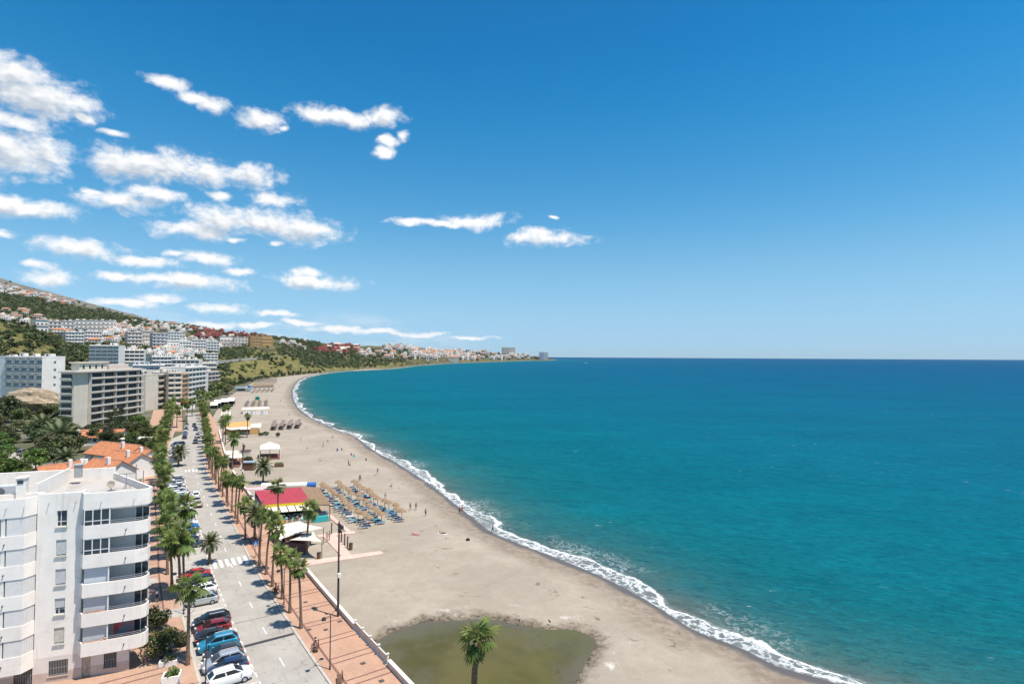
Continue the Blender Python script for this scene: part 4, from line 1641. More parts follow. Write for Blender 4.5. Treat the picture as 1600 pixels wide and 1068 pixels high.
for i, (x, y, hh) in enumerate([(188, 690, 15), (170, 694, 14), (179, 676, 12)]):
    t = thing('conifer', ['tall dark layered conifer before the hotel balconies', 'slender dark conifer left of the tall one before the hotel', 'thin conifer close under the hotel terrace'][i], 'tree', gp(x, y), 0, 'conifers before the hotel')
    b = B()
    b.tube((0, 0, -.1), (0, 0, hh * .95), .28, .06, 7)
    b.obj('trunk', BARK, t)
    V, F = CONIF
    g = np.random.default_rng(i)
    Vs, Fs, o = [], [], 0
    for k_ in range(7):
        z = hh * (.25 + .72 * k_ / 7)
        R = 2.6 * (1 - k_ / 8.5)
        for a in range(5):
            an = a * 1.256 + k_ * .7
            v, f = leaf_soup([(math.cos(an) * R * .6, math.sin(an) * R * .6, z, R * .55, R * .55, .45)], 46, .22, g)
            Vs.append(v)
            Fs.append(f + o)
            o += len(v)
    link('crown', soup('crown', np.vstack(Vs), np.vstack(Fs), [LEAF[0]]), t)


# bushes at the foot of the near block
def bush(name, label, base, R, H, seed, m, flowers=0):
    g = np.random.default_rng(seed)
    t = thing(name, label, 'bush', base)
    lobes = [(g.uniform(-.6, .6) * R, g.uniform(-.6, .6) * R, H * g.uniform(.35, .75), R * .5, R * .5, H * .28) for _ in range(9)]
    V, F = leaf_soup(lobes, 1500, 0.15, g)
    link('foliage', soup('foliage', V, F, [LEAF[m]]), t)
    b = B()
    for i in range(5):
        a = i * 1.3
        b.tube((0, 0, -.05), (math.cos(a) * R * .5, math.sin(a) * R * .5, H * .6), .06, .025, 5)
    b.obj('stems', BARK, t)
    if flowers:
        V, F = leaf_soup(lobes, flowers, 0.085, g)
        link('blossom', soup('blossom', V, F, [BLOOM]), t)
    return t


bush('oleander', 'round dark oleander close against the balcony corner of the near block', gp(245, 984), 1.5, 3.0, 1, 0, 60)
bush('oleander', 'large oleander with scattered pale pink flowers above the white planter', gp(252, 1030), 2.1, 3.5, 2, 1, 230)
bush('oleander', 'pink flowering shrub at the foot of the tallest landward palm', gp(281, 1008), 1.1, 1.9, 3, 2, 330)
bush('shrub', 'green shrub beside the brown kiosk on the sand', gp(387, 722, -1.1), 1.6, 1.9, 4, 1)
bush('shrub', 'dark round bush before the yellow-roofed restaurant', gp(370, 681, -1), 2.6, 3.2, 5, 0)
bush('shrub', 'small round brown-green bush right of the yellow restaurant annexe', gp(416, 679, -1.1), 1.5, 1.5, 6, 2)
bush('shrub', 'smaller low bush at the end of the yellow restaurant annexe', gp(408, 680, -1.1), 1.3, 1.3, 7, 2)
bush('shrub', 'upright shrub alone on the open sand', gp(434.5, 682, -1.1), .9, 2.0, 8, 1)
# lawn
for (pts, lab) in (([(236, 705), (256, 705), (262, 690), (246, 688)], 'lawn'),):
    b = B()
    P = [gp(x, y, .02) for x, y in pts]
    b.add(P, [(0, 1, 2, 3)])
    kind(b.obj('lawn', M('lawn_grass', (0.11, 0.15, 0.035), .9, .3, .8, coord='Position')), 'stuff')
b = B()
P = [gp(x, y, .03) for x, y in [(228, 716), (246, 716), (262, 690), (254, 690)]]
b.add(P, [(0, 1, 2, 3)])
kind(b.obj('garden_path', PAVE2), 'structure')
b = B()
P = [gp(x, y, .03) for x, y in [(231, 672), (285, 674), (285, 640), (240, 640)]]
b.add(P, [(0, 1, 2, 3)])
kind(b.obj('terrace', PAVE2), 'structure')


# scrub and trees on the slopes
def hill_points(n, poly, seed, Dmin=330):
    g = random.Random(seed)
    xs = [p[0] for p in poly]
    ys = [p[1] for p in poly]
    A = np.array(poly, float)
    out = []
    t = 0
    while len(out) < n and t < n * 6:
        t += 1
        x, y = g.uniform(min(xs), max(xs)), g.uniform(min(ys), max(ys))
        if not inside(np.array([x]), np.array([y]), poly)[0]:
            continue
        p = gh(x, y, Dmin)
        if p is None or p.z < 1.5:
            continue
        out.append((p, x, y))
    return out


ALLHILL = [(-260, 420), (0, 436), (130, 474), (240, 502), (420, 523), (500, 536), (640, 542), (780, 549), (860, 560), (760, 564), (700, 566), (640, 572), (560, 576), (500, 580), (430, 585), (350, 590), (300, 600), (240, 610), (100, 612), (-260, 640)]
DARK = [([(-40, 455), (40, 462), (130, 482), (180, 492), (180, 505), (100, 500), (0, 488)], 1150), ([(150, 482), (240, 505), (240, 515), (170, 508)], 420),
        ([(-40, 500), (60, 520), (120, 540), (130, 560), (100, 575), (85, 545), (0, 508)], 210), ([(426, 536), (500, 538), (560, 545), (640, 545), (620, 558), (500, 562), (440, 556)], 640), ([(425, 521), (500, 533), (500, 541), (430, 530)], 170), ([(340, 541), (385, 542), (375, 556), (345, 558)], 90),
        ([(340, 545), (420, 550), (420, 562), (345, 562)], 110), ([(470, 558), (640, 562), (600, 572), (500, 576), (470, 570)], 420), ([(620, 540), (860, 556), (860, 561), (640, 562)], 700),
        ([(240, 500), (330, 512), (480, 528), (480, 536), (300, 520), (240, 510)], 400), ([(100, 520), (200, 530), (290, 560), (240, 580), (120, 560)], 420), ([(300, 540), (360, 560), (360, 592), (300, 592)], 160)]
pts = hill_points(1700, ALLHILL, 1)
for poly, n in DARK:
    pts += hill_points(n, poly, int(poly[0][0]) + 5)
hsrc = [(p, x, y, random.Random(i).uniform(1.6, 3.8) * (1 + p.y / 1600.0)) for i, (p, x, y) in enumerate(pts)]
hsrc.sort(key=lambda q: -q[3] / q[0].y)
r_ = random.Random(9)
ht_n = 0
Vs = [[], [], [], []]
Fs = [[], [], [], []]
of = [0, 0, 0, 0]
ZN = {}
for i, (p, x, y, R) in enumerate(hsrc):
    m_ = 0 if r_.random() < .6 else r_.choice((1, 2, 2))
    if ht_n < 285:
        ht_n += 1
        where = 'scrub slope above the left-hand blocks' if x < 130 else 'slope among the hillside terraces' if x < 345 else 'slope above the grassy bluff' if x < 480 else 'headland slopes'
        o = link('hillside_tree', TREE_LM[m_][i % 4], None, p + Vector((0, 0, R * .45)))
        o.scale = (R, R, R * .85)
        o.rotation_euler = (0, 0, i)
        ZN.setdefault((m_, where), []).append((x, o))
    else:
        V, F = TREE_LO[i % 4]
        nq = 60 if p.y > 1200 else 90
        F = F[:nq]
        V = V[:nq * 4]
        a = i * 1.3
        c, s = math.cos(a), math.sin(a)
        q = np.stack([V[:, 0] * c - V[:, 1] * s, V[:, 0] * s + V[:, 1] * c, V[:, 2] * .85], -1) * R * (1.15 if nq == 60 else 1) + np.array([p.x, p.y, p.z + R * .4])
        Vs[m_].append(q)
        Fs[m_].append(F + of[m_])
        of[m_] += len(V)
for m_ in range(4):
    if Vs[m_]:
        kind(link('hillside_scrub', soup('hillside_scrub', np.vstack(Vs[m_]), np.vstack(Fs[m_]), [LEAF[m_]])), 'stuff')

for (m_, where), lst in ZN.items():
    lst.sort(key=lambda q: q[0])
    for j, (x, o) in enumerate(lst):
        tag(o, '%s tree, %s of its tone from the left, %s' % (SHADE[m_], ordw(j), where), 'tree', '%s trees on the %s' % (SHADE[m_], where))

# bluff road, and the planting along the foot of the bluff
pts_ = [gh(x, y, 500) for x, y in ((334, 569.5), (348, 566.5), (362, 564), (380, 562), (400, 560.5), (418, 559), (436, 558))]
pts_ = [q for q in pts_ if q is not None]
b = B()
for i in range(len(pts_) - 1):
    for k_ in range(6):
        q = pts_[i].lerp(pts_[i + 1], k_ / 6)
        d_ = (pts_[i + 1] - pts_[i])
        d_.z = 0
        d_.normalize()
        n = Vector((-d_.y, d_.x, 0)) * 4
        z = max(h_at(q.x, q.y), h_at(q.x + n.x, q.y + n.y), h_at(q.x - n.x, q.y - n.y)) + .8
        b.v += [(q.x - n.x, q.y - n.y, z), (q.x + n.x, q.y + n.y, z), (q.x - n.x, q.y - n.y, z - 3), (q.x - n.x, q.y - n.y, z + 1.0)]
nq = len(b.v) // 4
for i in range(nq - 1):
    o = 4 * i
    b.f += [(o, o + 4, o + 5, o + 1), (o, o + 2, o + 6, o + 4), (o, o + 4, o + 7, o + 3)]
    b.m += [0, 1, 1]
kind(b.obj('bluff_road', [ROAD, KERBM]), 'structure')
FT_ = []
for i in range(44):
    x = 372 + i * 3.0 + rt.uniform(-1, 1)
    y = float(np.interp(x, [372, 394, 426, 454, 482, 505], [602, 595.5, 589.3, 585.8, 583.6, 582])) - rt.uniform(.3, 1.6)
    p = gh(x, y, 500)
    if p is None or p.z < -1:
        continue
    m_ = rt.choice((0, 0, 1, 2))
    R = rt.uniform(2.4, 5.0)
    o = link('foot_tree', TREE_LM[m_][i % 4], None, p + Vector((0, 0, R * .5)))
    o.scale = (R, R, R)
    FT_.append((x, m_, o))
for m_ in range(4):
    for j, (x, mm, o) in enumerate([q for q in FT_ if q[1] == m_]):
        tag(o, '%s small tree, %s of its tone from the left, foot of the grassy bluff' % (SHADE[m_], ordw(j)), 'tree', 'small trees along the foot of the bluff')

# ------------------------------------------------------------------ buildings
GLD = glass('dark_glass', (0.035, 0.045, 0.055))
GLB = glass('blue_glass', (0.16, 0.24, 0.28), 0.06)
GLG = glass('green_glass', (0.12, 0.19, 0.19), 0.06)
FRAME = M('window_frame_white', (0.74, 0.74, 0.72), 0.5, 0.05)
SHUT = M('roller_shutter', (0.55, 0.55, 0.54), 0.6, 0.1, 2.0)
RAIL = M('grey_rail', (0.30, 0.31, 0.33), 0.45, 0.1, 2, metal=0.5)
ROOFG = M('flat_roof', (0.52, 0.49, 0.45), 0.95, 0.2, 0.35)
TERRA = M('terracotta_tiles', (0.46, 0.19, 0.095), 0.9, 0.3, 1.2, 0.3)
TERRAP = M('pale_terracotta_tiles', (0.44, 0.27, 0.19), 0.9, 0.25, 1.2, 0.2)
PAL = {n: M('wall_' + n, c, 0.88, 0.09, 0.25) for n, c in dict(
    white=(0.82, 0.77, 0.70), cream=(0.64, 0.58, 0.48), beige=(0.60, 0.50, 0.39), pink=(0.64, 0.52, 0.45), ochre=(0.58, 0.35, 0.15), red=(0.40, 0.13, 0.10),
    bluegrey=(0.50, 0.56, 0.63), brick=(0.42, 0.20, 0.14), stone=(0.60, 0.56, 0.49), orange=(0.60, 0.36, 0.20)).items()}


def window_mesh(w, h, mglass, mframe, mull=2, fr=0.07):
    b = B()
    b.box(-w / 2, w / 2, -0.02, 0.0, 0, h, 0)
    for x0, x1, z0, z1 in [(-w / 2, w / 2, 0, fr), (-w / 2, w / 2, h - fr, h), (-w / 2, -w / 2 + fr, fr, h - fr), (w / 2 - fr, w / 2, fr, h - fr)] + \
            [(-w / 2 + w * k / mull - fr / 2, -w / 2 + w * k / mull + fr / 2, fr, h - fr) for k in range(1, mull)]:
        b.box(x0, x1, -0.06, -0.021, z0, z1, 1)
    return b.mesh('window', [mglass, mframe])


def apartment(name, label, A, Bp, depth, top, z0, floors, bays, wall='white', bal='white', gl=GLD, bal_d=1.3, bal_h=1.0, blank=(), end_cols=2, detail=True, fins=False, roofbits=3, group=None, cat='apartment block', seed=1, win=0.78, base=3.0,
              end_bal=False, rail=False, pitched=None, frame=None, fin_step=1):
    r_ = random.Random(seed)
    A, Bp = Vector((A[0], A[1], 0)), Vector((Bp[0], Bp[1], 0))
    u = (Bp - A)
    L = u.length
    u.normalize()
    t = thing(name, label, cat, (A.x, A.y, z0), math.atan2(u.y, u.x), group)
    h = top - z0
    fh = h / floors
    wm, bm = PAL[wall], PAL[bal]
    b = B()
    b.box(0, L, 0, depth, -base, h)
    b.obj('wall', wm, t)
    b = B()
    p = 0.25
    for x0, x1, y0, y1 in ((-.06, L + .06, -.06, p), (-.06, L + .06, depth - p, depth + .06), (-.06, p, p, depth - p), (L - p, L + .06, p, depth - p)):
        b.box(x0, x1, y0, y1, h - 0.05, h + 0.75)
    b.obj('roof_parapet', bm, t)
    b = B()
    b.box(p + .01, L - p - .01, p + .01, depth - p - .01, h + .003, h + .06)
    b.obj('roof', ROOFG if pitched is None else pitched, t)
    for i in range(roofbits):
        x = L * (i + .5 + r_.uniform(-.2, .2)) / roofbits
        w_, d_, hh = r_.uniform(1.5, min(4.5, L * .22)), r_.uniform(1.5, max(2.0, depth * .35)), r_.uniform(1.4, 3.0)
        y = depth * r_.uniform(.4, .6)
        b = B()
        b.bevbox(x - w_ / 2, x + w_ / 2, y - d_ / 2, y + d_ / 2, h + .061, h + hh, .06)
        b.box(x - w_ * .2, x + w_ * .1, y - d_ / 2 - .03, y - d_ / 2 - .001, h + .3, h + min(hh - .2, 2.1), 1)
        b.obj('roof_stairhead', [wm, GLD], t)
    if detail and roofbits:
        b = B()
        for i in range(5):
            x, y = r_.uniform(1, L - 1), r_.uniform(1.2, depth - 1.2)
            b.box(x - .45, x + .45, y - .25, y + .25, h + .061, h + .85)
        kind(b.obj('roof_units', M('hvac_grey', (.45, .46, .46), .6), t), 'stuff')
    bw = L / bays
    wh = min(fh - 0.55, 2.6)
    wme = window_mesh(bw * win, wh, gl, frame or FRAME, 3 if bw > 3.4 else 2, 0.07 if detail else 0.12)
    balm = None
    runs = []
    st = None
    for k in range(bays + 1):
        isb = k < bays and k not in blank
        if isb and st is None:
            st = k
        if not isb and st is not None:
            runs.append((st, k))
            st = None
    joined = B()
    for f in range(floors):
        zf = f * fh
        for (k0, k1) in runs:
            x0, x1 = k0 * bw + .12, k1 * bw - .12
            if bal_d > 0:
                b = B()
                b.box(x0, x1, -bal_d, -.002, zf - .22, zf)
                if not rail:
                    b.box(x0, x1, -bal_d, -bal_d + .12, zf, zf + bal_h)
                    b.box(x0, x0 + .12, -bal_d + .12, -.002, zf, zf + bal_h)
                    b.box(x1 - .12, x1, -bal_d + .12, -.002, zf, zf + bal_h)
                    o = b.obj('balcony', bm, t)
                else:
                    b.box(x0, x1, -bal_d, -bal_d + .04, zf + .06, zf + bal_h, 1)
                    b.box(x0, x1, -bal_d - .02, -bal_d + .06, zf + bal_h, zf + bal_h + .06, 0)
                    o = b.obj('balcony', [bm, GLB], t)
            for k in range(k0, k1):
                x = (k + .5) * bw
                if detail:
                    link('window', wme, t, (x, -.005, zf + .05))
                else:
                    joined.box(x - bw * win / 2, x + bw * win / 2, -.06, -.005, zf + .1, zf + .1 + wh)
        if end_cols:
            for k in range(end_cols):
                y = depth * (k + .5) / end_cols
                ww = min(1.3, depth / end_cols * .4)
                for xe, sg in ((-.005, -1), (L + .005, 1)):
                    if detail and not end_bal:
                        b = B()
                        b.box(min(xe, xe + sg * .05), max(xe, xe + sg * .05), y - ww / 2, y + ww / 2, zf + .9, zf + min(2.2, fh - .5))
                        b.obj('end_window', gl, t)
                    else:
                        joined.box(min(xe, xe + sg * .05), max(xe, xe + sg * .05), y - ww / 2, y + ww / 2, zf + .9, zf + min(2.2, fh - .5))
    if joined.f:
        kind(joined.obj('window_rows', gl, t), 'stuff')
    if bal_d > 0:
        for (k0, k1) in runs:
            b = B()
            b.box(k0 * bw + .12, k1 * bw - .12, -bal_d, -.06, h - .05, h + .45)
            b.obj('roof_slab', bm, t)
            if fins:
                for k in range(k0, k1 + 1, fin_step):
                    x = min(max(k * bw, k0 * bw + .22), k1 * bw - .22)
                    b = B()
                    b.box(x - .07, x + .07, -bal_d + .13, -.003, 0, h - .23)
                    b.obj('balcony_divider', bm, t)
    return t


def fpt(px, D):
    return (a_of(px) * D, D)


# beige hotel with eight long balcony floors
hot = apartment('hotel', 'large beige hotel with eight storeys of long dark balconies and a blank corner strip', fpt(117, 269), fpt(222, 322), 6, 26.2, -1.0, 8, 11, 'cream', 'stone', GLD, 1.7, .62, (0, 1), 0, True, True, 0, cat='hotel', win=.97, end_bal=True, frame=M('bronze_frame', (.06, .05, .045), .5), fin_step=2)
for f in range(8):
    fh = 27.2 / 8
    b = B()
    b.box(-1.3, -.002, .5, 5.7, f * fh - .22, f * fh)
    b.box(-1.3, -1.18, .5, 5.7, f * fh, f * fh + .62)
    b.obj('end_balcony', PAL['stone'], hot)
    b = B()
    b.box(-.06, -.004, .8, 5.5, f * fh + .05, f * fh + 2.4)
    b.obj('end_window', GLD, hot)
b = B()
b.bevbox(6, 26, 1.6, 5.6, 27.9, 31.2, .15)
b.obj('penthouse', PAL['cream'], hot)
b = B()
b.bevbox(5, 27, 1.0, 6.2, 31.2, 31.7, .1)
b.obj('penthouse_roof', PAL['cream'], hot)
b = B()
b.bevbox(28, 44, 1.6, 5.4, 27.9, 30.3, .15)
b.obj('roof_room', PAL['pink'], hot)
b = B()
b.box(-1.5, 54.5, -2.0, 6.3, 26.95, 27.6)
b.obj('roof_overhang', PAL['stone'], hot)
b = B()
for k in range(4):
    b.box(8 + k * 4.5, 9.2 + k * 4.5, 1.5, 1.59, 28.6, 30.2)
b.obj('penthouse_window', GLD, hot)

SPECS = [
    ('white_block', 'white apartment block on the rock with four floors of glass-railed balconies', (-12, 330), (70, 322), 12, 32.5, 15.5, 4, 7, 'white', 'white', dict(gl=GLG, rail=True, bal_d=1.2, blank=(0, 1), roofbits=4, end_cols=1, fins=True)),
    ('blue_house', 'pale blue-grey house between the white block and the beige hotel', (74, 350), (100, 356), 10, 24.5, 8, 4, 3, 'bluegrey', 'white', dict(gl=GLD, bal_d=.9, roofbits=1, end_cols=1)),
    ('glass_block', 'white modern block of long glazed floors above the hotel roof', (140, 458), (186, 464), 14, 41.0, 26, 5, 5, 'white', 'white', dict(gl=GLB, rail=True, bal_d=1.6, roofbits=2, win=.92, end_cols=0)),
    ('beige_block', 'plain beige apartment house with small corner balconies right of the hotel', (229, 352), (257, 372), 13, 21.5, -1, 6, 3, 'cream', 'cream', dict(bal_d=1.2, blank=(0, 1), end_cols=0, roofbits=2)),
    ('rounded_block', 'cream apartment house of seven bulging balcony floors above the red canopy', (263, 368), (285, 374), 16, 22.5, 0, 7, 2, 'cream', 'cream', dict(bal_d=1.7, bal_h=1.1, roofbits=2, win=.7)),
    ('ochre_block', 'narrow ochre-sided apartment house joined to the cream rounded one', (286, 376), (295, 392), 14, 21.5, 0, 7, 2, 'ochre', 'orange', dict(bal_d=.9, roofbits=1)),
    ('stepped_block', 'tall white stepped apartment block of slanting balcony bands by the far street bend', (290, 408), (322, 455), 16, 25, 0, 7, 6, 'white', 'white', dict(gl=GLD, rail=False, bal_d=1.8, roofbits=3, fins=False, end_cols=0)),
    ('stepped_block', 'upper rear wing of the white stepped block with two long balcony bands', (269, 470), (312, 476), 12, 30, 8, 6, 6, 'white', 'white', dict(bal_d=1.5, roofbits=3)),
    ('white_villa', 'white flat-roofed apartment house with dark balcony recesses before the grassy bluff', (326, 520), (343, 545), 16, 18.5, 0, 5, 3, 'white', 'pink', dict(bal_d=1.4, roofbits=2)),
    ('brown_terrace_block', 'low brown-and-white terrace building under the bluff road', (314, 545), (338, 560), 12, 26, 14, 3, 6, 'pink', 'white', dict(bal_d=1.4, roofbits=1)),
    ('long_white_block', 'long white house row with blue roof sign climbing the slope behind the stepped block', (238, 520), (286, 545), 12, 32, 22, 3, 8, 'white', 'white', dict(bal_d=.9, roofbits=4)),
    ('grey_block', 'grey-blue glazed low block behind the beige house', (208, 410), (258, 420), 14, 26.5, 6, 5, 6, 'bluegrey', 'white', dict(gl=GLB, bal_d=1.2, roofbits=3)),
    ('white_block', 'white low terrace block right of the modern glazed one', (187, 480), (226, 488), 12, 37.5, 28, 3, 5, 'white', 'white', dict(bal_d=1.2, roofbits=3)),
    ('cream_block', 'cream low house in front of the grey glazed block', (232, 395), (262, 400), 10, 22, 5, 5, 4, 'cream', 'white', dict(bal_d=.8, roofbits=2)),
]
for i, (nm, lab, A, Bq, dp, top, z0, fl, by, w_, bl, kw) in enumerate(SPECS):
    apartment(nm, lab, fpt(*A), fpt(*Bq), dp, top, z0, fl, by, w_, bl, seed=i + 2, base=8, **kw)
# blocks farther up the slopes: (name, label, left px, right px, row of the roof, row of the base, floors, bays, colours)
HILLB = [
    ('terrace_complex', 'longest white terraced complex with a thin red roof line on the upper slope', 55, 178, 501, 518, 3, 20, 'white', 'pink', TERRAP),
    ('terrace_complex', 'white hillside block with rows of dark windows below the longest complex', 102, 132, 520, 539, 4, 6, 'white', 'white', None),
    ('terrace_complex', 'white hillside block joined to the right of its twin below the long complex', 132, 159, 518, 538, 4, 6, 'white', 'white', TERRAP),
    ('terrace_complex', 'grey-beige hillside block above the glazed white one', 199, 222, 519, 541, 4, 4, 'pink', 'white', None),
    ('terrace_complex', 'beige hillside block with deep balconies, middle of its cluster', 222, 240, 517, 541, 4, 4, 'beige', 'white', None),
    ('terrace_complex', 'brown-grey hillside block at the right end of the beige cluster', 238, 263, 521, 546, 5, 4, 'pink', 'bluegrey', None),
    ('terrace_complex', 'white many-windowed block right of the beige hillside cluster', 262, 289, 519, 536, 4, 6, 'white', 'white', None),
    ('terrace_complex', 'white terraces stepping under the red complex, left block', 261, 300, 533, 548, 3, 7, 'white', 'white', None),
    ('terrace_complex', 'white terraces stepping under the red complex, middle block', 300, 322, 531, 549, 4, 5, 'white', 'white', None),
    ('terrace_complex', 'white terraces stepping under the red complex, right block', 320, 343, 534, 551, 4, 5, 'white', 'white', None),
    ('terrace_complex', 'white blocky house alone on the slope edge over the bluff road', 318, 341, 552, 569, 4, 4, 'white', 'white', None),
    ('terrace_complex', 'white balcony block in front of the red row', 344, 388, 526, 539, 3, 8, 'white', 'pink', None),
    ('ochre_complex', 'ochre terraced block at the right end below the red row', 391, 426, 525, 541, 4, 7, 'ochre', 'orange', TERRAP),
    ('brick_terrace', 'long pink retaining terrace below the white balcony block', 342, 378, 537, 545, 2, 6, 'pink', 'pink', None),
    ('tower_block', 'widest grey tower block standing up on the headland town skyline', 785, 805, 542.5, 553.5, 9, 9, 'cream', 'white', None),
    ('tower_block', 'pale square tower near the very tip of the headland', 843, 850, 550, 561.5, 9, 4, 'bluegrey', 'bluegrey', None),
    ('tower_block', 'white square tower at the tip of the headland beside the pale one', 850, 856.5, 550.5, 561.8, 9, 4, 'white', 'bluegrey', None),
    ('town_block', 'white sprawling block by the headland shore', 700, 716, 560, 565.5, 3, 5, 'white', 'white', None),
    ('town_block', 'ochre block beside the white one on the headland shore', 684, 698, 558, 566, 3, 4, 'ochre', 'cream', None),
]
HILLR = []
split = []
for q in HILLB:
    n = max(1, round((q[3] - q[2]) / 19))
    if n == 1:
        split.append(q)
        continue
    g = random.Random(int(q[2]))
    for k in range(n):
        x0 = q[2] + (q[3] - q[2]) * k / n
        x1 = q[2] + (q[3] - q[2]) * (k + 1) / n - .6
        dy = g.uniform(-1.6, 1.2)
        ws = q[1].split()
        split.append((q[0], ' '.join([ORD[k], 'part from the left of the'] + ws[:9]), x0, x1, q[4] + dy, q[5] + dy * .5, max(2, q[6] + g.choice((-1, 0, 0))), max(2, round(q[7] / n)), q[8], q[9], g.choice((q[10], q[10], None))))
HILLB = split
for i, (nm, lab, x0, x1, yt, yb, fl, by, w_, bl, rf) in enumerate(HILLB):
    p = gh((x0 + x1) / 2, yb, 400)
    if p is None:
        print('no hit', lab)
        continue
    D = p.y
    sk = (x1 - x0) / FPX * D * (.32 if D < 2500 else .08)
    A, Bq = fpt(x0, D - sk), fpt(x1, D + sk)
    top = at((x0 + x1) / 2, D, yt).z
    dp = min(max(12.0, (x1 - x0) / FPX * D * .3), 40)
    apartment(nm, lab, A, Bq, dp, top, p.z - .5, fl, by, w_, bl, detail=False, bal_d=.75, bal_h=1.15, roofbits=max(2, int((x1 - x0) / 12)), end_cols=2, base=14, seed=50 + i, pitched=rf, win=.5)
    HILLR.append((x0, x1, yt, yb))


# houses of the hillside villages
def house_mesh(seed, wall, roof, style):
    r_ = random.Random(seed)
    b = B()
    w, d, h = 9.5, 8.0, 6.2
    b.box(-w / 2, w / 2, -d / 2, d / 2, -6, h, 0)
    b.box(-w / 2 - 2.8, -w / 2 - .01, -d / 2 + 1, d / 2 - 1.5, -6, h * .55, 0)
    if style == 'hip':
        e = .5
        o = [(-w / 2 - e, -d / 2 - e, h), (w / 2 + e, -d / 2 - e, h), (w / 2 + e, d / 2 + e, h), (-w / 2 - e, d / 2 + e, h), (-w / 2 + d / 2, 0, h + 2.0), (w / 2 - d / 2, 0, h + 2.0)]
        b.add(o, [(0, 1, 5, 4), (2, 3, 4, 5), (1, 2, 5), (3, 0, 4), (3, 2, 1, 0)], 1)
        b.add([(-w / 2 - 3.1, -d / 2 + .7, h * .55), (-w / 2, -d / 2 + .7, h * .72), (-w / 2, d / 2 - 1.2, h * .72), (-w / 2 - 3.1, d / 2 - 1.2, h * .55)], [(0, 1, 2, 3)], 1)
    elif style == 'gable':
        e = .4
        o = [(-w / 2 - e, -d / 2 - e, h - .1), (w / 2 + e, -d / 2 - e, h - .1), (w / 2 + e, d / 2 + e, h - .1), (-w / 2 - e, d / 2 + e, h - .1), (-w / 2 - e, 0, h + 2.0), (w / 2 + e, 0, h + 2.0)]
        b.add(o, [(0, 1, 5, 4), (2, 3, 4, 5), (3, 2, 1, 0)], 1)
        b.add(o, [(1, 2, 5), (3, 0, 4)], 0)
    else:
        for x0, x1, y0, y1 in ((-w / 2 - .05, w / 2 + .05, -d / 2 - .05, -d / 2 + .3), (-w / 2 - .05, w / 2 + .05, d / 2 - .3, d / 2 + .05), (-w / 2 - .05, -w / 2 + .3, -d / 2 + .3, d / 2 - .3), (w / 2 - .3, w / 2 + .05, -d / 2 + .3, d / 2 - .3)):
            b.box(x0, x1, y0, y1, h - .02, h + .7, 0)
        b.box(-w * .1, w * .35, -d * .2, d * .3, h, h + 2.4, 0)
    for z in (.6, 3.7):
        for k in range(3):
            x = (k - 1) * w * .31
            ww = r_.uniform(.55, 1.0)
            b.box(x - ww, x + ww, -d / 2 - .05, -d / 2 - .004, z, z + r_.uniform(1.5, 2.0), 2)
        for k in range(2):
            y = (k - .5) * d * .45
            for sx in (-1, 1):
                xs = sx * (w / 2 + .004)
                b.box(min(xs, xs + sx * .05), max(xs, xs + sx * .05), y - .6, y + .6, z, z + 1.6, 2)
    b.box(-w / 2 - .02, w / 2 + .02, -d / 2 - 1.8, -d / 2 - .06, 3.0, 3.2, 0)
    b.box(-w / 2 - .02, w / 2 + .02, -d / 2 - 1.8, -d / 2 - 1.68, 3.2, 4.0, 0)
    b.box(w * .2, w * .28, d * .1, d * .2, h, h + 3.0, 0)
    return b.mesh('hillside_house', [PAL[wall], roof, GLD])


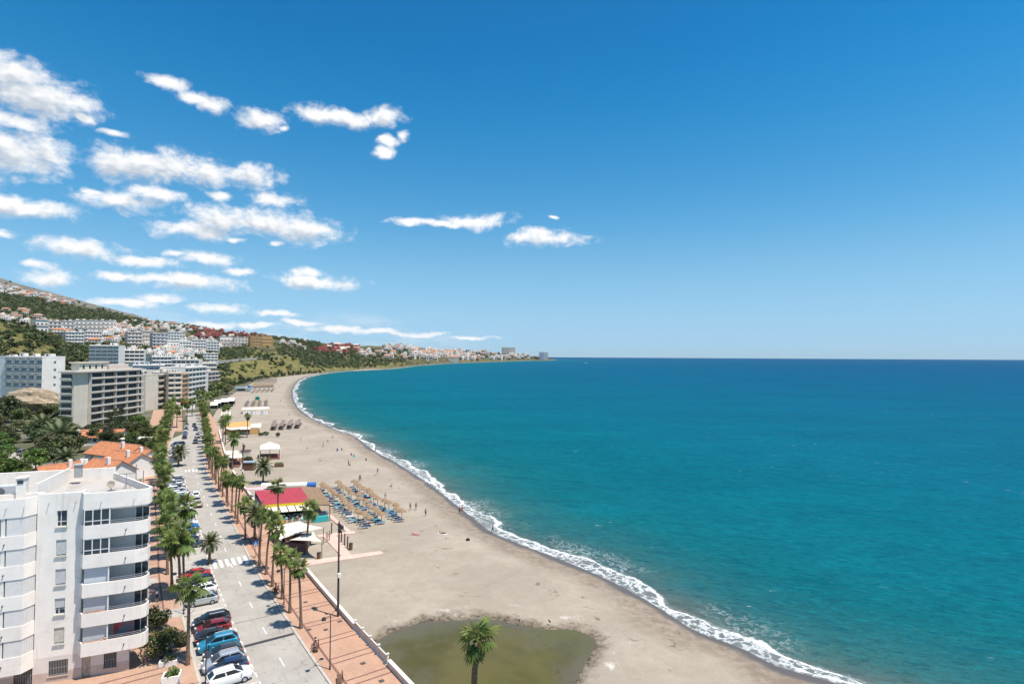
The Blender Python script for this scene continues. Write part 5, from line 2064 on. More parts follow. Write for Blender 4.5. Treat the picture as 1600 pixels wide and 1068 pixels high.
HV = [('white', 'with a terracotta hip roof', house_mesh(1, 'white', TERRAP, 'hip')), ('white', 'with a flat roof and parapet', house_mesh(2, 'white', ROOFG, 'flat')), ('cream', 'with a red tiled gable', house_mesh(3, 'cream', TERRA, 'gable')),
      ('pink', 'with a pale tiled gable', house_mesh(4, 'pink', TERRAP, 'gable')), ('white', 'with a red tiled gable', house_mesh(5, 'white', TERRA, 'gable')), ('ochre', 'with a terracotta hip roof', house_mesh(6, 'ochre', TERRAP, 'hip')), ('red', 'with a flat roof and parapet', house_mesh(7, 'red', PAL['brick'], 'flat')), ('brick', 'with a pale tiled gable', house_mesh(8, 'brick', PAL['pink'], 'gable'))]
VILL = [('highest villa band on the mountain', 'villa', [(-30, 446), (0, 446), (60, 459), (105, 470), (130, 476), (130, 483), (90, 477), (50, 467), (0, 459), (-30, 452)], 60, (1.15, 1.6), (2, 5, 1, 2, 1, 1)),
        ('mid-slope at the left edge', 'farmhouse', [(-20, 484), (15, 482), (62, 490), (85, 500), (60, 503), (0, 494), (-20, 492)], 16, (.75, 1.05), (2, 2, 2, 2, 1, 0)),
        ('white quarter above the beige cluster', 'townhouse', [(176, 506), (230, 499), (262, 507), (262, 518), (200, 519), (178, 516)], 34, (.9, 1.25), (1, 7, 0, 1, 1, 0)),
        ('white quarter left of the red row', 'townhouse', [(232, 500), (300, 509), (345, 515), (345, 519), (300, 519), (262, 521), (240, 514)], 44, (.95, 1.3), (1, 8, 1, 2, 1, 0)),
        ('low terraces under the long complex', 'terraced_house', [(85, 516), (105, 519), (105, 524), (88, 524)], 6, (.9, 1.1), (1, 3, 0, 0, 1, 0)),
        ('slope behind the hotel roof', 'terraced_house', [(240, 548), (300, 552), (318, 560), (300, 566), (240, 562)], 12, (.75, 1.0), (1, 4, 0, 0, 0, 0)),
        ('ridge above the ochre block', 'ridge_house', [(400, 520), (480, 531), (470, 540), (430, 532)], 6, (1.2, 1.6), (2, 2, 0, 0, 0, 0)),
        ('upper red row on the slope', 'red_house', [(296, 516), (350, 513), (425, 521), (425, 529), (370, 528), (300, 529)], 34, (1.25, 1.7), (0, 1, 0, 0, 0, 0, 8, 2)),
        ('red resort on the cliff', 'red_house', [(484, 541), (520, 540), (563, 541), (563, 553), (490, 552)], 26, (1.5, 2.1), (0, 0, 0, 1, 0, 0, 6, 4)),
        ('slope between the long complex and the beige cluster', 'terraced_house', [(160, 512), (200, 520), (196, 545), (140, 538), (160, 525)], 26, (.8, 1.15), (1, 8, 1, 1, 0, 0)),
        ('terraces below the beige cluster', 'terraced_house', [(225, 541), (318, 548), (318, 556), (240, 560), (190, 552)], 40, (.7, 1.0), (1, 9, 1, 1, 0, 0)),
        ('terraces on the slope under the red row', 'terraced_house', [(258, 528), (345, 530), (345, 548), (262, 548)], 44, (.85, 1.15), (1, 9, 0, 2, 0, 0)),
        ('lower scrub slope at the left', 'farmhouse', [(0, 494), (50, 503), (60, 510), (0, 503)], 9, (.6, .85), (2, 5, 1, 1, 0, 0)),
        ('wooded slope above the bluff', 'ridge_house', [(430, 533), (486, 538), (480, 548), (440, 545)], 7, (1.1, 1.5), (1, 4, 0, 1, 0, 0)),
        ('saddle right of the red resort', 'cliff_house', [(560, 549), (600, 550), (640, 556), (640, 563), (600, 560), (562, 557)], 26, (1.3, 1.9), (1, 3, 1, 3, 1, 1)),
        ('white knoll on the headland', 'knoll_house', [(598, 541), (612, 537.5), (640, 538), (646, 549), (620, 550), (600, 548)], 34, (1.5, 2.1), (1, 7, 0, 1, 0, 0)),
        ('crowded headland town', 'town_house', [(640, 545), (700, 546), (760, 549.5), (782, 550.5), (780, 561), (740, 563), (680, 563), (644, 560)], 160, (1.9, 3.0), (1, 8, 1, 3, 0, 1)),
        ('far end of the headland town', 'shore_house', [(780, 551), (840, 557), (862, 561), (840, 561.5), (782, 562)], 44, (2.0, 3.0), (1, 8, 0, 1, 0, 0))]
for vi, (where, nm, poly, n, sc_, wts) in enumerate(VILL):
    g = random.Random(vi + 31)
    hp = hill_points(n, poly, 200 + vi, 400)
    hp.sort(key=lambda q: q[1])
    cnts = {}
    tot = {}
    pick = [g.choices(range(len(wts)), wts)[0] for _ in hp]
    for k_ in pick:
        tot[k_] = tot.get(k_, 0) + 1
    for (p, x, y), k_ in zip(hp, pick):
        colr, desc, me = HV[k_]
        c = cnts.get(k_, 0)
        cnts[k_] = c + 1
        o = link(nm, me, None, p, g.uniform(-.6, .25) - math.atan2(p.x, p.y), g.uniform(*sc_))
        short = {'with a terracotta hip roof': 'hip-roofed', 'with a flat roof and parapet': 'flat-roofed', 'with a red tiled gable': 'red-gabled', 'with a pale tiled gable': 'pale-gabled'}[desc]
        tag(o, '%s %s house, %s of its kind, %s' % (colr, short, ordw(c), where), 'house', 'houses of the ' + where)

# tiled-roof villas right behind the near block
def tiled(label, c, L, Wd, hw, hr, ang, seed):
    t = thing('tiled_house', label, 'house', (c.x, c.y, 0), ang, 'orange tiled houses behind the white block')
    b = B()
    b.box(-L / 2, L / 2, -Wd / 2, Wd / 2, 0, hw)
    b.add([(-L / 2, -Wd / 2, hw), (-L / 2, Wd / 2, hw), (-L / 2, 0, hw + hr - .12)], [(0, 2, 1)])
    b.add([(L / 2, -Wd / 2, hw), (L / 2, Wd / 2, hw), (L / 2, 0, hw + hr - .12)], [(0, 1, 2)])
    b.obj('wall', PAL['white'], t)
    e = .5
    for sg in (-1, 1):
        rf = B()
        y0, z0 = sg * (Wd / 2 + e), hw - e * hr / (Wd / 2)
        vs = [(-L / 2 - e, y0, z0), (L / 2 + e, y0, z0), (L / 2 + e, 0, hw + hr), (-L / 2 - e, 0, hw + hr)]
        rf.add(vs, [(0, 1, 2, 3)])
        rf.add([(x, y, z - .14) for x, y, z in vs], [(3, 2, 1, 0)])
        n = len(rf.v)
        rf.f += [(0, 4, 5, 1), (1, 5, 6, 2), (3, 7, 4, 0)]
        rf.m += [0] * 3
        slope = rf.obj('roof', TERRA, t)
        # rows of half-round tiles running down the slope
        tb = B()
        nt_ = int((L + 2 * e) / .55)
        for k in range(nt_):
            x = -L / 2 - e + (k + .5) * (L + 2 * e) / nt_
            w = .15
            p0, p1 = Vector((x, y0, z0 + .004)), Vector((x, 0, hw + hr + .004))
            up = Vector((0, 0, .1))
            tb.add([p0 + Vector((-w, 0, 0)), p0 + up, p0 + Vector((w, 0, 0)), p1 + Vector((-w, 0, 0)), p1 + up, p1 + Vector((w, 0, 0))], [(0, 1, 4, 3), (1, 2, 5, 4), (0, 2, 1)])
        kind(tb.obj('tile_rows', TERRA, slope), 'stuff')
    b = B()
    b.tube((-L / 2 - e, 0, hw + hr + .05), (L / 2 + e, 0, hw + hr + .05), .14, n=6)
    b.obj('ridge_tiles', TERRAP, t)
    b = B()
    b.bevbox(L * .18, L * .18 + .8, -Wd * .22, -Wd * .22 + .8, hw + .2, hw + hr + .9, .04)
    b.obj('chimney', PAL['white'], t)
    wme = window_mesh(1.2, 1.3, GLD, FRAME)
    for k in range(3):
        link('window', wme, t, ((k - 1) * L * .3, -Wd / 2 - .006, hw - 2.0))
    return t


tiled('orange tiled gable house nearest the near block roof, left of the water tanks', gp(92, 737, 5), 8.5, 7, 4.5, 2.6, math.radians(60), 1)
tiled('orange tiled gable house with a chimney just over the white parapet', gp(168, 733, 5), 10, 8, 5.0, 2.6, math.radians(-20), 2)
tiled('broad pale orange roof in the middle of the tiled group', gp(200, 722, 4), 12, 9, 4.4, 2.6, math.radians(-26), 3)
tiled('rearmost long orange roof of the tiled group', gp(188, 708, 4), 19, 9.5, 4.4, 2.8, math.radians(-24), 4)
tiled('small orange roof at the right end of the tiled group', gp(222, 713, 4), 9, 8, 4.2, 2.2, math.radians(-30), 5)
tiled('orange tiled bungalow under the hotel balconies', gp(158, 681, 3), 16, 9, 3.4, 2.2, math.radians(10), 6)
tiled('little tiled bungalow with a white gable by the date palms', gp(112, 684, 3), 8, 7, 3.2, 2.0, math.radians(50), 7)
t = thing('garden_pavilion', 'low white garden pavilion behind the tiled group', 'pavilion', gp(214, 697), math.radians(8))
b = B()
b.box(-5, 5, -2.5, 2.5, 0, 3.0)
b.obj('wall', PAL['white'], t)
b = B()
b.box(-5.3, 5.3, -2.8, 2.8, 3.0, 3.25)
b.obj('roof', PAL['white'], t)
b = B()
b.box(-3, -2, -2.55, -2.503, .2, 2.2)
b.box(1, 2.2, -2.55, -2.503, .8, 2.0)
b.obj('openings', GLD, t)
t = thing('utility_roof', 'flat white roof room with solar panels and two water tanks between the tiled roofs', 'roof room', gp(131, 735, 4), math.radians(-10))
t.location.z = 0
b = B()
b.box(-4, 4, -4, 4, 0, 4.8)
b.obj('wall', PAL['white'], t)
for x in (-2.2, -1.0):
    b = B()
    b.tube((x, 1.5, 4.8), (x, 1.5, 6.8), .5, n=10)
    b.obj('water_tank', PAL['white'], t)
for k in range(2):
    b = B()
    b.add([(0.2 + k * 1.8, 0, 5.1), (1.8 + k * 1.8, 0, 5.1), (1.8 + k * 1.8, 1.3, 6.1), (.2 + k * 1.8, 1.3, 6.1)], [(0, 1, 2, 3)])
    b.add([(0.2 + k * 1.8, 0.04, 5.05), (1.8 + k * 1.8, 0.04, 5.05), (1.8 + k * 1.8, 1.34, 6.05), (.2 + k * 1.8, 1.34, 6.05)], [(3, 2, 1, 0)])
    b.obj('solar_panel', M('solar_panel', (.03, .06, .14), .15), t)
b = B()
b.cone((0.4, -2), .8, 5.2, 5.3, 12, 0, .75)
b.tube((.4, -2, 4.8), (.4, -2, 5.2), .06)
b.obj('dish', PAL['orange'], t)
# rock and retaining wall under the white block
k_ = NT('rock_face')
rc = k_.mix(k_.step(k_.noise(.25, 7, .7), .35, .65), (.27, .20, .13), (.46, .37, .26))
k_.ln.new(rc, k_.bs.inputs['Base Color'])
k_.bs.inputs['Roughness'].default_value = .95
k_.ln.new(k_.bump(k_.noise(.5, 7, .7), 1.0, 1.2), k_.bs.inputs['Normal'])
rock = None
p = gp(48, 655)
g = np.random.default_rng(4)
bm = bmesh.new()
bmesh.ops.create_icosphere(bm, subdivisions=4, radius=1)
for v in bm.verts:
    n_ = fbm(np.array([v.co.x * 1.7 + 5]), np.array([v.co.y * 1.7 + v.co.z * 2.3]), 4)[0]
    v.co *= .72 + .55 * n_
    v.co = Vector((v.co.x * 15, v.co.y * 9, v.co.z * 9))
me = bpy.data.meshes.new('rock_outcrop')
bm.to_mesh(me)
bm.free()
me.materials.append(k_.mt)
o = link('rock_outcrop', me, None, (p.x - 6, p.y + 8, 7))
tag(o, 'bare tan rock outcrop under the white apartment block', 'rock')


# ------------------------------------------------------------------ the near white apartment block
TH = math.radians(20)
NB = thing('apartment_block', 'near white apartment block with curved stacked balconies and a walled flat roof', 'apartment block', gp(200.8, 1048), TH)
k_ = NT('weathered_white_render')
tcn = k_.nd.new('ShaderNodeTexCoord').outputs['Object']
n1 = k_.noise(.5, 6, .65, vec=tcn)
n2 = k_.noise(.55, 7, .7, (1.6, 1.6, .16), vec=tcn)
c = k_.mix(k_.step(n1, .35, .7), (.86, .80, .725), (.78, .72, .645))
c = k_.mix(k_.step(n2, .52, .74, 0, .65), c, (.58, .51, .43))
c = k_.mix(k_.step(k_.noise(.22, 6, .7, (1, 1, 3.0), vec=tcn), .56, .66, 0, .5), c, (.68, .58, .48))
k_.ln.new(c, k_.bs.inputs['Base Color'])
k_.bs.inputs['Roughness'].default_value = .9
k_.ln.new(k_.bump(k_.noise(7, 5, .6, vec=tcn), .12, .03), k_.bs.inputs['Normal'])
RENDER = k_.mt
PLINTH = M('beige_plinth', (.56, .44, .37), .9, .12, .8)
GROUNDW = M('ground_floor_render', (.70, .63, .57), .9, .08, .7)
INNER = M('balcony_inner_wall', (.58, .58, .58), .9, .05)
AWN = M('grey_awning', (.52, .54, .57), .8, .07, 1.0)
FH, G0 = 3.1, 2.8
TOPB, TOPP = 18.3, 20.0


def wall_with_holes(b, x0, x1, z0, z1, holes, y0=0.0, th=.3, mi=0):
    """front wall as boxes around rectangular openings stacked in columns; holes: (xa, xb, [(za, zb)...]) sorted"""
    x = x0
    for xa, xb, zs in holes:
        if xa > x:
            b.box(x, xa, y0, y0 + th, z0, z1, mi)
        z = z0
        for za, zb in zs:
            if za > z:
                b.box(xa, xb, y0, y0 + th, z, za, mi)
            z = zb
        if z < z1:
            b.box(xa, xb, y0, y0 + th, z, z1, mi)
        x = xb
    if x < x1:
        b.box(x, x1, y0, y0 + th, z0, z1, mi)


WX0, WX1 = -24.0, -4.55
tops = [18.15 - 3.1 * k for k in range(5)]
hol = [(-6.9, -5.98, sorted([(t_ - 1.72, t_) for t_ in tops]))]
b = B()
wall_with_holes(b, -8.6, WX1, G0, TOPP, hol)
b.box(-24, -8.6, .9, 1.2, G0, TOPP)            # back wall of the left balcony column
b.box(-8.6, -8.3, .3, 1.2, G0, TOPP)
b.box(-4.85, -4.55, .3, 1.3, G0, TOPP)
b.obj('wall', RENDER, NB)
b = B()
b.box(-4.55, 1.2, 1.3, 1.6, G0, TOPB)              # recessed wall behind the right balconies
b.obj('balcony_back_wall', INNER, NB)
# ground floor
b = B()
gh_ = [(-13.4, -11.9, [(0, 2.2)]), (-10.3, -8.7, [(0.0, 2.3)]), (-7.3, -5.6, [(.75, 2.35)]), (-4.35, -3.55, [(.05, 2.3)]), (-2.35, -1.15, [(.75, 2.35)])]
gh2 = [(a, c_, [(max(z0, 1.2), z1) for z0, z1 in zz]) for a, c_, zz in gh_]
wall_with_holes(b, -24, 0, 1.2, G0, gh2)
b.obj('ground_floor_wall', GROUNDW, NB)
b = B()
gh3 = [(a, c_, [(z0, 1.2) for z0, z1 in zz]) for a, c_, zz in gh_]
wall_with_holes(b, -24, 0.02, -.3, 1.2, gh3, -.02, .32)
b.obj('plinth', PLINTH, NB)
b = B()
b.add([(0, .3, -.3), (-3.4, 6, -.3), (-3.7, 6, -.3), (-.3, .3, -.3), (0, .3, G0), (-3.4, 6, G0), (-3.7, 6, G0), (-.3, .3, G0)], [(0, 1, 5, 4), (1, 2, 6, 5), (2, 3, 7, 6), (3, 0, 4, 7), (4, 5, 6, 7)])
b.box(-24, -3.8, 5.7, 6, -.3, G0)
b.obj('side_wall', PLINTH, NB)
BAR = M('window_bars', (.33, .32, .31), .6, .1)
for a, c_, zz in gh_:
    z0, z1 = zz[0]
    if c_ - a < 1.0:
        d_ = B()
        d_.box(a + .02, c_ - .02, .12, .2, z0, z1 - .42)
        d_.box(a + .02, c_ - .02, .1, .22, z1 - .4, z1, 0)
        dr = d_.obj('door', M('door_wood', (.45, .36, .28), .6, .2, 3), NB)
        h_ = B()
        h_.path([((a + c_) / 2 - .1, .1, .6), ((a + c_) / 2 + .12, .1, 1.0), ((a + c_) / 2 - .08, .1, 1.5)], [.03, .03, .03])
        h_.obj('handle', RAIL, dr)
        continue
    g_ = B()
    g_.box(a, c_, .2, .24, z0, z1)
    wn = g_.obj('window', GLD, NB)
    g_ = B()
    n = int((c_ - a) / .14)
    for k in range(n + 1):
        x = a + (c_ - a) * k / n
        g_.box(x - .018, x + .018, .03, .06, z0, z1)
    for z in (z0 + .1, (z0 + z1) / 2, z1 - .1):
        g_.box(a, c_, .061, .085, z - .02, z + .02)
    g_.obj('grille', BAR, wn)
    if z0 > .3:
        g_ = B()
        g_.box(a - .1, c_ + .1, -.12, .1, z0 - .08, z0)
        g_.obj('sill', PLINTH, wn)
# column of windows
for k, t_ in enumerate(tops):
    x0, x1, z0, z1 = -6.9, -5.98, t_ - 1.72, t_
    b = B()
    b.box(x0, x1, .2, .22, z0, z1)
    wn = b.obj('window', GLD, NB)
    b = B()
    for a0, a1, c0, c1 in ((x0, x0 + .06, z0, z1), (x1 - .06, x1, z0, z1), (x0 + .06, x1 - .06, z0, z0 + .06), (x0 + .06, x1 - .06, z1 - .06, z1), ((x0 + x1) / 2 - .14, (x0 + x1) / 2 - .07, z0 + .06, z1 - .06), (x0 + .06, x1 - .06, z0 + .5, z0 + .56)):
        b.box(a0, a1, .15, .19, c0, c1)
    b.obj('frame', FRAME, wn)
    low = [0, .95, .98, .62, .98][k]
    if low:
        b = B()
        n = int(1.65 * low / .11)
        for i in range(n):
            z = z1 - .03 - i * .11
            b.box(x0 + .03, x1 - .03, .09, .12, z - .10, z)
        kind(b.obj('shutter', [SHUT, SHUT, SHUT, SHUT, M('yellowed_shutter', (.60, .56, .47), .6)][k], wn), 'stuff')
    b = B()
    b.box(x0 - .08, x1 + .08, -.14, .08, z0 - .1, z0)
    b.obj('sill', M('sill_stone', (.50, .48, .40), .8), wn)
# right balcony column
PLAN = [(-4.75, .0), (-4.15, -1.15), (-1.8, -1.0), (.5, -.74), (1.25, -.52), (1.62, -.12), (1.72, .5), (.3, 3.6)]


def offset_plan(pl, d):
    out = []
    n = len(pl)
    for i in range(n):
        p = Vector(pl[i])
        t0 = (p - Vector(pl[i - 1])).normalized() if i > 0 else None
        t1 = (Vector(pl[i + 1]) - p).normalized() if i < n - 1 else None
        t_ = (t0 + t1).normalized() if t0 is not None and t1 is not None else (t0 or t1)
        sc_ = 1.0 if t0 is None or t1 is None else 1 / max(.5, t_.dot(t1))
        out.append((p.x - t_.y * d * sc_, p.y + t_.x * d * sc_))
    return out


def parapet(b, pl, z0, z1, th, mi=0):
    inn = offset_plan(pl, th)
    n = len(pl)
    o = len(b.v)
    for p, q in zip(pl, inn):
        b.v += [(p[0], p[1], z0), (p[0], p[1], z1), (q[0], q[1], z1), (q[0], q[1], z0)]
    for i in range(n - 1):
        for e in range(4):
            f = (e + 1) % 4
            b.f.append((o + 4 * i + e, o + 4 * i + 4 + e, o + 4 * i + 4 + f, o + 4 * i + f))
    b.f += [(o, o + 1, o + 2, o + 3), (o + 4 * n - 1, o + 4 * n - 2, o + 4 * n - 3, o + 4 * n - 4)]
    b.m += [mi] * (4 * (n - 1) + 2)
    return inn


def plan_pt(pl, x):
    xs = [p[0] for p in pl]
    for a, c_ in zip(pl[:-1], pl[1:]):
        if a[0] <= x <= c_[0] and c_[0] > a[0]:
            t_ = (x - a[0]) / (c_[0] - a[0])
            return Vector((x, a[1] + (c_[1] - a[1]) * t_))
    return Vector(pl[-1])


CURT = M('pale_curtain', (.50, .50, .50), .9, .06, 2)
for k in range(5):
    zb = 15.15 - 3.1 * k
    zt = zb + 1.42
    b = B()
    inn = parapet(b, PLAN, zb, zt, .16)
    sl = offset_plan(PLAN, .17)
    poly = sl + [(-4.54, 4.5), (-4.54, .1)]
    b.prism([(x, y) for x, y in sl] + [(-4.5, 3.6)], zb + .02, zb + .26)
    bal = b.obj('balcony', RENDER, NB)
    # rail on top
    b = B()
    mid = offset_plan(PLAN, .08)
    pts = [Vector((*plan_pt(mid, x), 0)) for x in (-1.75, -.6, .5, 1.2)] + [Vector((1.55, -.06, 0)), Vector((1.62, .5, 0))]
    for zz in (zt + .18, zt + .36):
        for p, q in zip(pts[:-1], pts[1:]):
            b.tube(p + Vector((0, 0, zz)), q + Vector((0, 0, zz)), .03, n=5)
    for p in pts:
        b.tube(p + Vector((0, 0, zt)), p + Vector((0, 0, zt + .36)), .025, n=5)
    b.obj('railing', RAIL, bal)
    b = B()
    d_ = plan_pt(PLAN, -.3)
    b.tube((d_.x, d_.y + .02, zb + .7), (d_.x, d_.y - .22, zb + .6), .06, n=6)
    b.obj('drain_spout', GLD, bal)
    zc = zb + 3.1 if k else TOPB
    hgl = zc - zt
    # glazed or shuttered left half at the parapet line
    xa, xb = -4.1, -1.85
    pa, pb = plan_pt(mid, xa), plan_pt(mid, xb)
    if k < 2:
        b = B()
        u_ = (pb - pa).normalized()
        for i in range(3):
            q0, q1 = pa + (pb - pa) * (i / 3 + .02), pa + (pb - pa) * ((i + 1) / 3 - .02)
            g_ = B()
            c_ = (q0 + q1) / 2
            g_.obox((c_.x, c_.y), u_, (q1 - q0).length / 2, .01, zt + .02, zc - .02)
            g_.obj('glass_pane', GLD, bal)
        for i in range(4):
            q = pa + (pb - pa) * i / 3
            b.obox((q.x, q.y), u_, .045, .045, zt, zc)
        c_ = (pa + pb) / 2
        b.obox((c_.x, c_.y), u_, (pb - pa).length / 2 - .05, .04, zt + .42, zt + .5)
        b.obox((c_.x, c_.y), u_, (pb - pa).length / 2 - .05, .04, zc - .1, zc - .003)
        b.obj('glazing_frame', FRAME, bal)
    else:
        b = B()
        u_ = (pb - pa).normalized()
        c_ = (pa + pb) / 2 + Vector((0, .3))
        b.obox((c_.x, c_.y), u_, (pb - pa).length / 2, .03, zb + .27, zc - .02)
        b.obj('closed_awning', [0, 0, AWN, CURT, CURT][k], bal)
        if k > 2:
            b = B()
            rr3 = random.Random(k)
            for i in range(7):
                q = pa + (pb - pa) * (i + .5) / 7
                b.bevbox(q.x - .14, q.x + .14, q.y - .05, q.y + .12, zt - .25, zt + rr3.uniform(.05, .3), .04)
            b.obj('planter_pots', TERRAP, bal)
    b = B()
    b.box(xb - .06, xb + .06, pb.y, pb.y + .12, zt, zc - .003)
    b.obj('post', FRAME, bal)
    # doors in the recess
    g_ = B()
    g_.box(.05, 1.5, 1.24, 1.29, zb + .27, zb + 2.5)
    dr = g_.obj('balcony_door', GLD, NB)
    g_ = B()
    for x in (.09, .78, 1.46):
        g_.box(x - .04, x + .04, 1.2, 1.235, zb + .27, zb + 2.5)
    g_.obj('frame', FRAME, dr)
    # table, chair, drying things
    g_ = B()
    g_.box(.2, .9, -.1, .5, zb + .95, zb + 1.0)
    for x, y in ((.25, -.05), (.85, -.05), (.25, .45), (.85, .45)):
        g_.tube((x, y, zb + .26), (x, y, zb + .95), .025, n=5)
    o = g_.obj('balcony_table', FRAME if k % 2 else RAIL, None)
    o.parent = None
    o.matrix_world = NB.matrix_basis.copy() if False else Matrix.Translation(NB.location) @ Matrix.Rotation(TH, 4, 'Z')
    tag(o, '%s table on the %s right-hand balcony from the top of the near white block' % ('small white' if k % 2 else 'small grey', ordw(k)), 'table', 'tables on the near block balconies')
    if k == 4:
        g_ = B()
        n = 10
        for i in range(n):
            x0_, x1_ = -1.6 + 2.0 * i / n, -1.6 + 2.0 * (i + 1) / n
            y0_, y1_ = .35 + .05 * math.sin(i * 1.8), .35 + .05 * math.sin(i * 1.8 + 1.8)
            g_.add([(x0_, y0_, zb + 1.05), (x1_, y1_, zb + 1.05), (x1_, y1_, zb + 2.6), (x0_, y0_, zb + 2.6)], [(0, 1, 2, 3)])
            g_.add([(x0_, y0_ + .02, zb + 1.05), (x1_, y1_ + .02, zb + 1.05), (x1_, y1_ + .02, zb + 2.6), (x0_, y0_ + .02, zb + 2.6)], [(3, 2, 1, 0)])
        o = g_.obj('beach_towel', M('printed_towel', (.45, .06, .05), .9, 0, .9, col2=(.02, .20, .26)), None)
        o.matrix_world = Matrix.Translation(NB.location) @ Matrix.Rotation(TH, 4, 'Z')
        tag(o, 'red and teal printed towel hung in the lowest right-hand balcony', 'towel')
# roof band over the right balconies and roof
RP = [(-4.7, .0), (-4.2, -1.1), (-1.8, -1.0), (.6, -.74), (1.4, -.5), (1.76, -.1), (1.82, .6), (-3.6, 12.0)]
b = B()
parapet(b, RP[:-1] + [(1.82 - 6.3, 11.0)], TOPB, TOPP, .2)
b.obj('roof_parapet', RENDER, NB)
b = B()
b.box(-4.56, -4.0, -.2, .35, TOPB + .1, TOPP - .1)
b.obj('parapet_pier', INNER, NB)
b = B()
poly = offset_plan(RP[:-1], .21) + [(-4.5, 11), (-24, 11), (-24, .31), (-4.6, .31)]
b.prism(poly, TOPB - .2, TOPB + .9)
b.obj('roof_slab', k_.mt, NB)
kr = NT('roof_membrane')
tcn = kr.nd.new('ShaderNodeTexCoord').outputs['Object']
c = kr.mix(kr.step(kr.noise(.35, 7, .7, (1, .35, 1), vec=tcn), .35, .65), (.33, .305, .275), (.45, .425, .395))
c = kr.mix(kr.step(kr.noise(1.6, 7, .75, vec=tcn), .55, .75, 0, .6), c, (.24, .21, .175))
kr.ln.new(c, kr.bs.inputs['Base Color'])
kr.bs.inputs['Roughness'].default_value = .95
b = B()
b.prism([(x, y) for x, y in offset_plan(RP[:-1], .24)] + [(-4.4, 10.7), (-24, 10.7), (-24, .35), (-4.6, .35)], TOPB + .905, TOPB + .93)
b.obj('roof', kr.mt, NB)
b = B()
b.box(-24, -4.4, 10.75, 11.05, TOPB, TOPP + .65)
b.obj('back_parapet', RENDER, NB)
b = B()
b.box(-9.3, -9.1, 1.0, 10.7, TOPB + .93, TOPP + .9)
b.box(-9.34, -9.06, .95, 1.1, TOPB + .93, TOPP + 1.0)
b.obj('roof_partition', RENDER, NB)
b = B()
b.bevbox(-10.75, -9.95, .6, 1.5, TOPB + .93, TOPP + 1.7, .03)
b.box(-10.6, -10.1, .55, .598, TOPP + 1.15, TOPP + 1.5, 1)
b.bevbox(-10.85, -9.85, .5, 1.6, TOPP + 1.7, TOPP + 1.83, .03)
b.obj('chimney', [RENDER, GLD], NB)
b = B()
b.bevbox(-8.1, -7.4, 8.6, 9.3, TOPP, TOPP + 1.5, .03)
b.bevbox(-8.2, -7.3, 8.5, 9.4, TOPP + 1.5, TOPP + 1.62, .03)
b.obj('chimney', M('chimney_grey', (.40, .39, .37), .9), NB)


def on_roof(o, lab, cat, grp=None):
    o.matrix_world = Matrix.Translation(NB.location) @ Matrix.Rotation(TH, 4, 'Z') @ o.matrix_basis
    return tag(o, lab, cat, grp)


ac = thing('air_conditioner', 'grey air conditioning unit on the roof behind the tall chimney', 'air conditioner', (0, 0, 0))
ac.matrix_world = Matrix.Translation(NB.location) @ Matrix.Rotation(TH, 4, 'Z') @ Matrix.Translation((-12.3, 2.6, TOPB + .93))
b = B()
b.bevbox(-1.2, 1.0, -.5, .5, .25, 1.5, .04)
b.obj('casing', M('ac_casing', (.55, .56, .56), .5), ac)
b = B()
b.tube((-.35, -.52, .9), (-.35, -.56, .9), .42, n=14)
b.obj('fan_grille', M('ac_grille', (.16, .16, .17), .6), ac)
b = B()
for x in (-1, .8):
    b.box(x - .06, x + .06, -.5, .5, 0, .25)
b.obj('bracket', RAIL, ac)
an = thing('roof_aerial', 'thin aerial mast with a cross bar standing on the near block roof', 'aerial')
an.matrix_world = Matrix.Translation(NB.location) @ Matrix.Rotation(TH, 4, 'Z') @ Matrix.Translation((-1.6, 4.2, TOPB + .93))
b = B()
b.tube((0, 0, 0), (0, 0, 1.7), .035, n=5)
for a in (0, 2.1, 4.2):
    b.tube((0, 0, .8), (.5 * math.cos(a), .5 * math.sin(a), 0), .025, n=4)
b.obj('mast', RAIL, an)
b = B()
b.tube((-.8, 0, 1.7), (.8, 0, 1.75), .045, n=5)
for k in range(5):
    b.tube((-.6 + .3 * k, -.22, 1.72), (-.6 + .3 * k, .22, 1.72), .02, n=4)
b.obj('antenna', RAIL, an)
ds = thing('satellite_dish', 'pale orange satellite dish resting low on the near block roof', 'satellite dish')
ds.matrix_world = Matrix.Translation(NB.location) @ Matrix.Rotation(TH, 4, 'Z') @ Matrix.Translation((-2.9, 3.6, TOPB + .93))
b = B()
vs, fs = [], []
for r_i in range(4):
    for j in range(12):
        r = r_i * .14
        a = j * PI / 6
        vs.append((r * math.cos(a), -.25 + r * r * -.35, .75 + r * math.sin(a)))
for r_i in range(3):
    for j in range(12):
        fs.append((r_i * 12 + j, r_i * 12 + (j + 1) % 12, r_i * 12 + 12 + (j + 1) % 12, r_i * 12 + 12 + j))
b.add(vs, fs)
b.obj('reflector', PAL['beige'], ds)
b = B()
b.tube((0, 0, 0), (0, -.2, .75), .04, n=5)
b.tube((0, -.3, .3), (0, -.9, .75), .025, n=4)
b.box(-.35, .35, -.35, .35, 0, .06)
b.obj('bracket', RAIL, ds)
for i, (x, y) in enumerate(((1.0, 6.5), (-.2, 8.4))):
    o = B().tube((0, 0, 0), (0, 0, 1.6 + .5 * i), .05, n=6).obj('vent_pipe', RAIL, None)
    o.matrix_world = Matrix.Translation(NB.location) @ Matrix.Rotation(TH, 4, 'Z') @ Matrix.Translation((x - 1.4, y, TOPB + .93))
    tag(o, ['shorter grey vent pipe at the roof corner of the near block', 'taller grey vent pipe at the rear roof edge of the near block'][i], 'vent pipe')
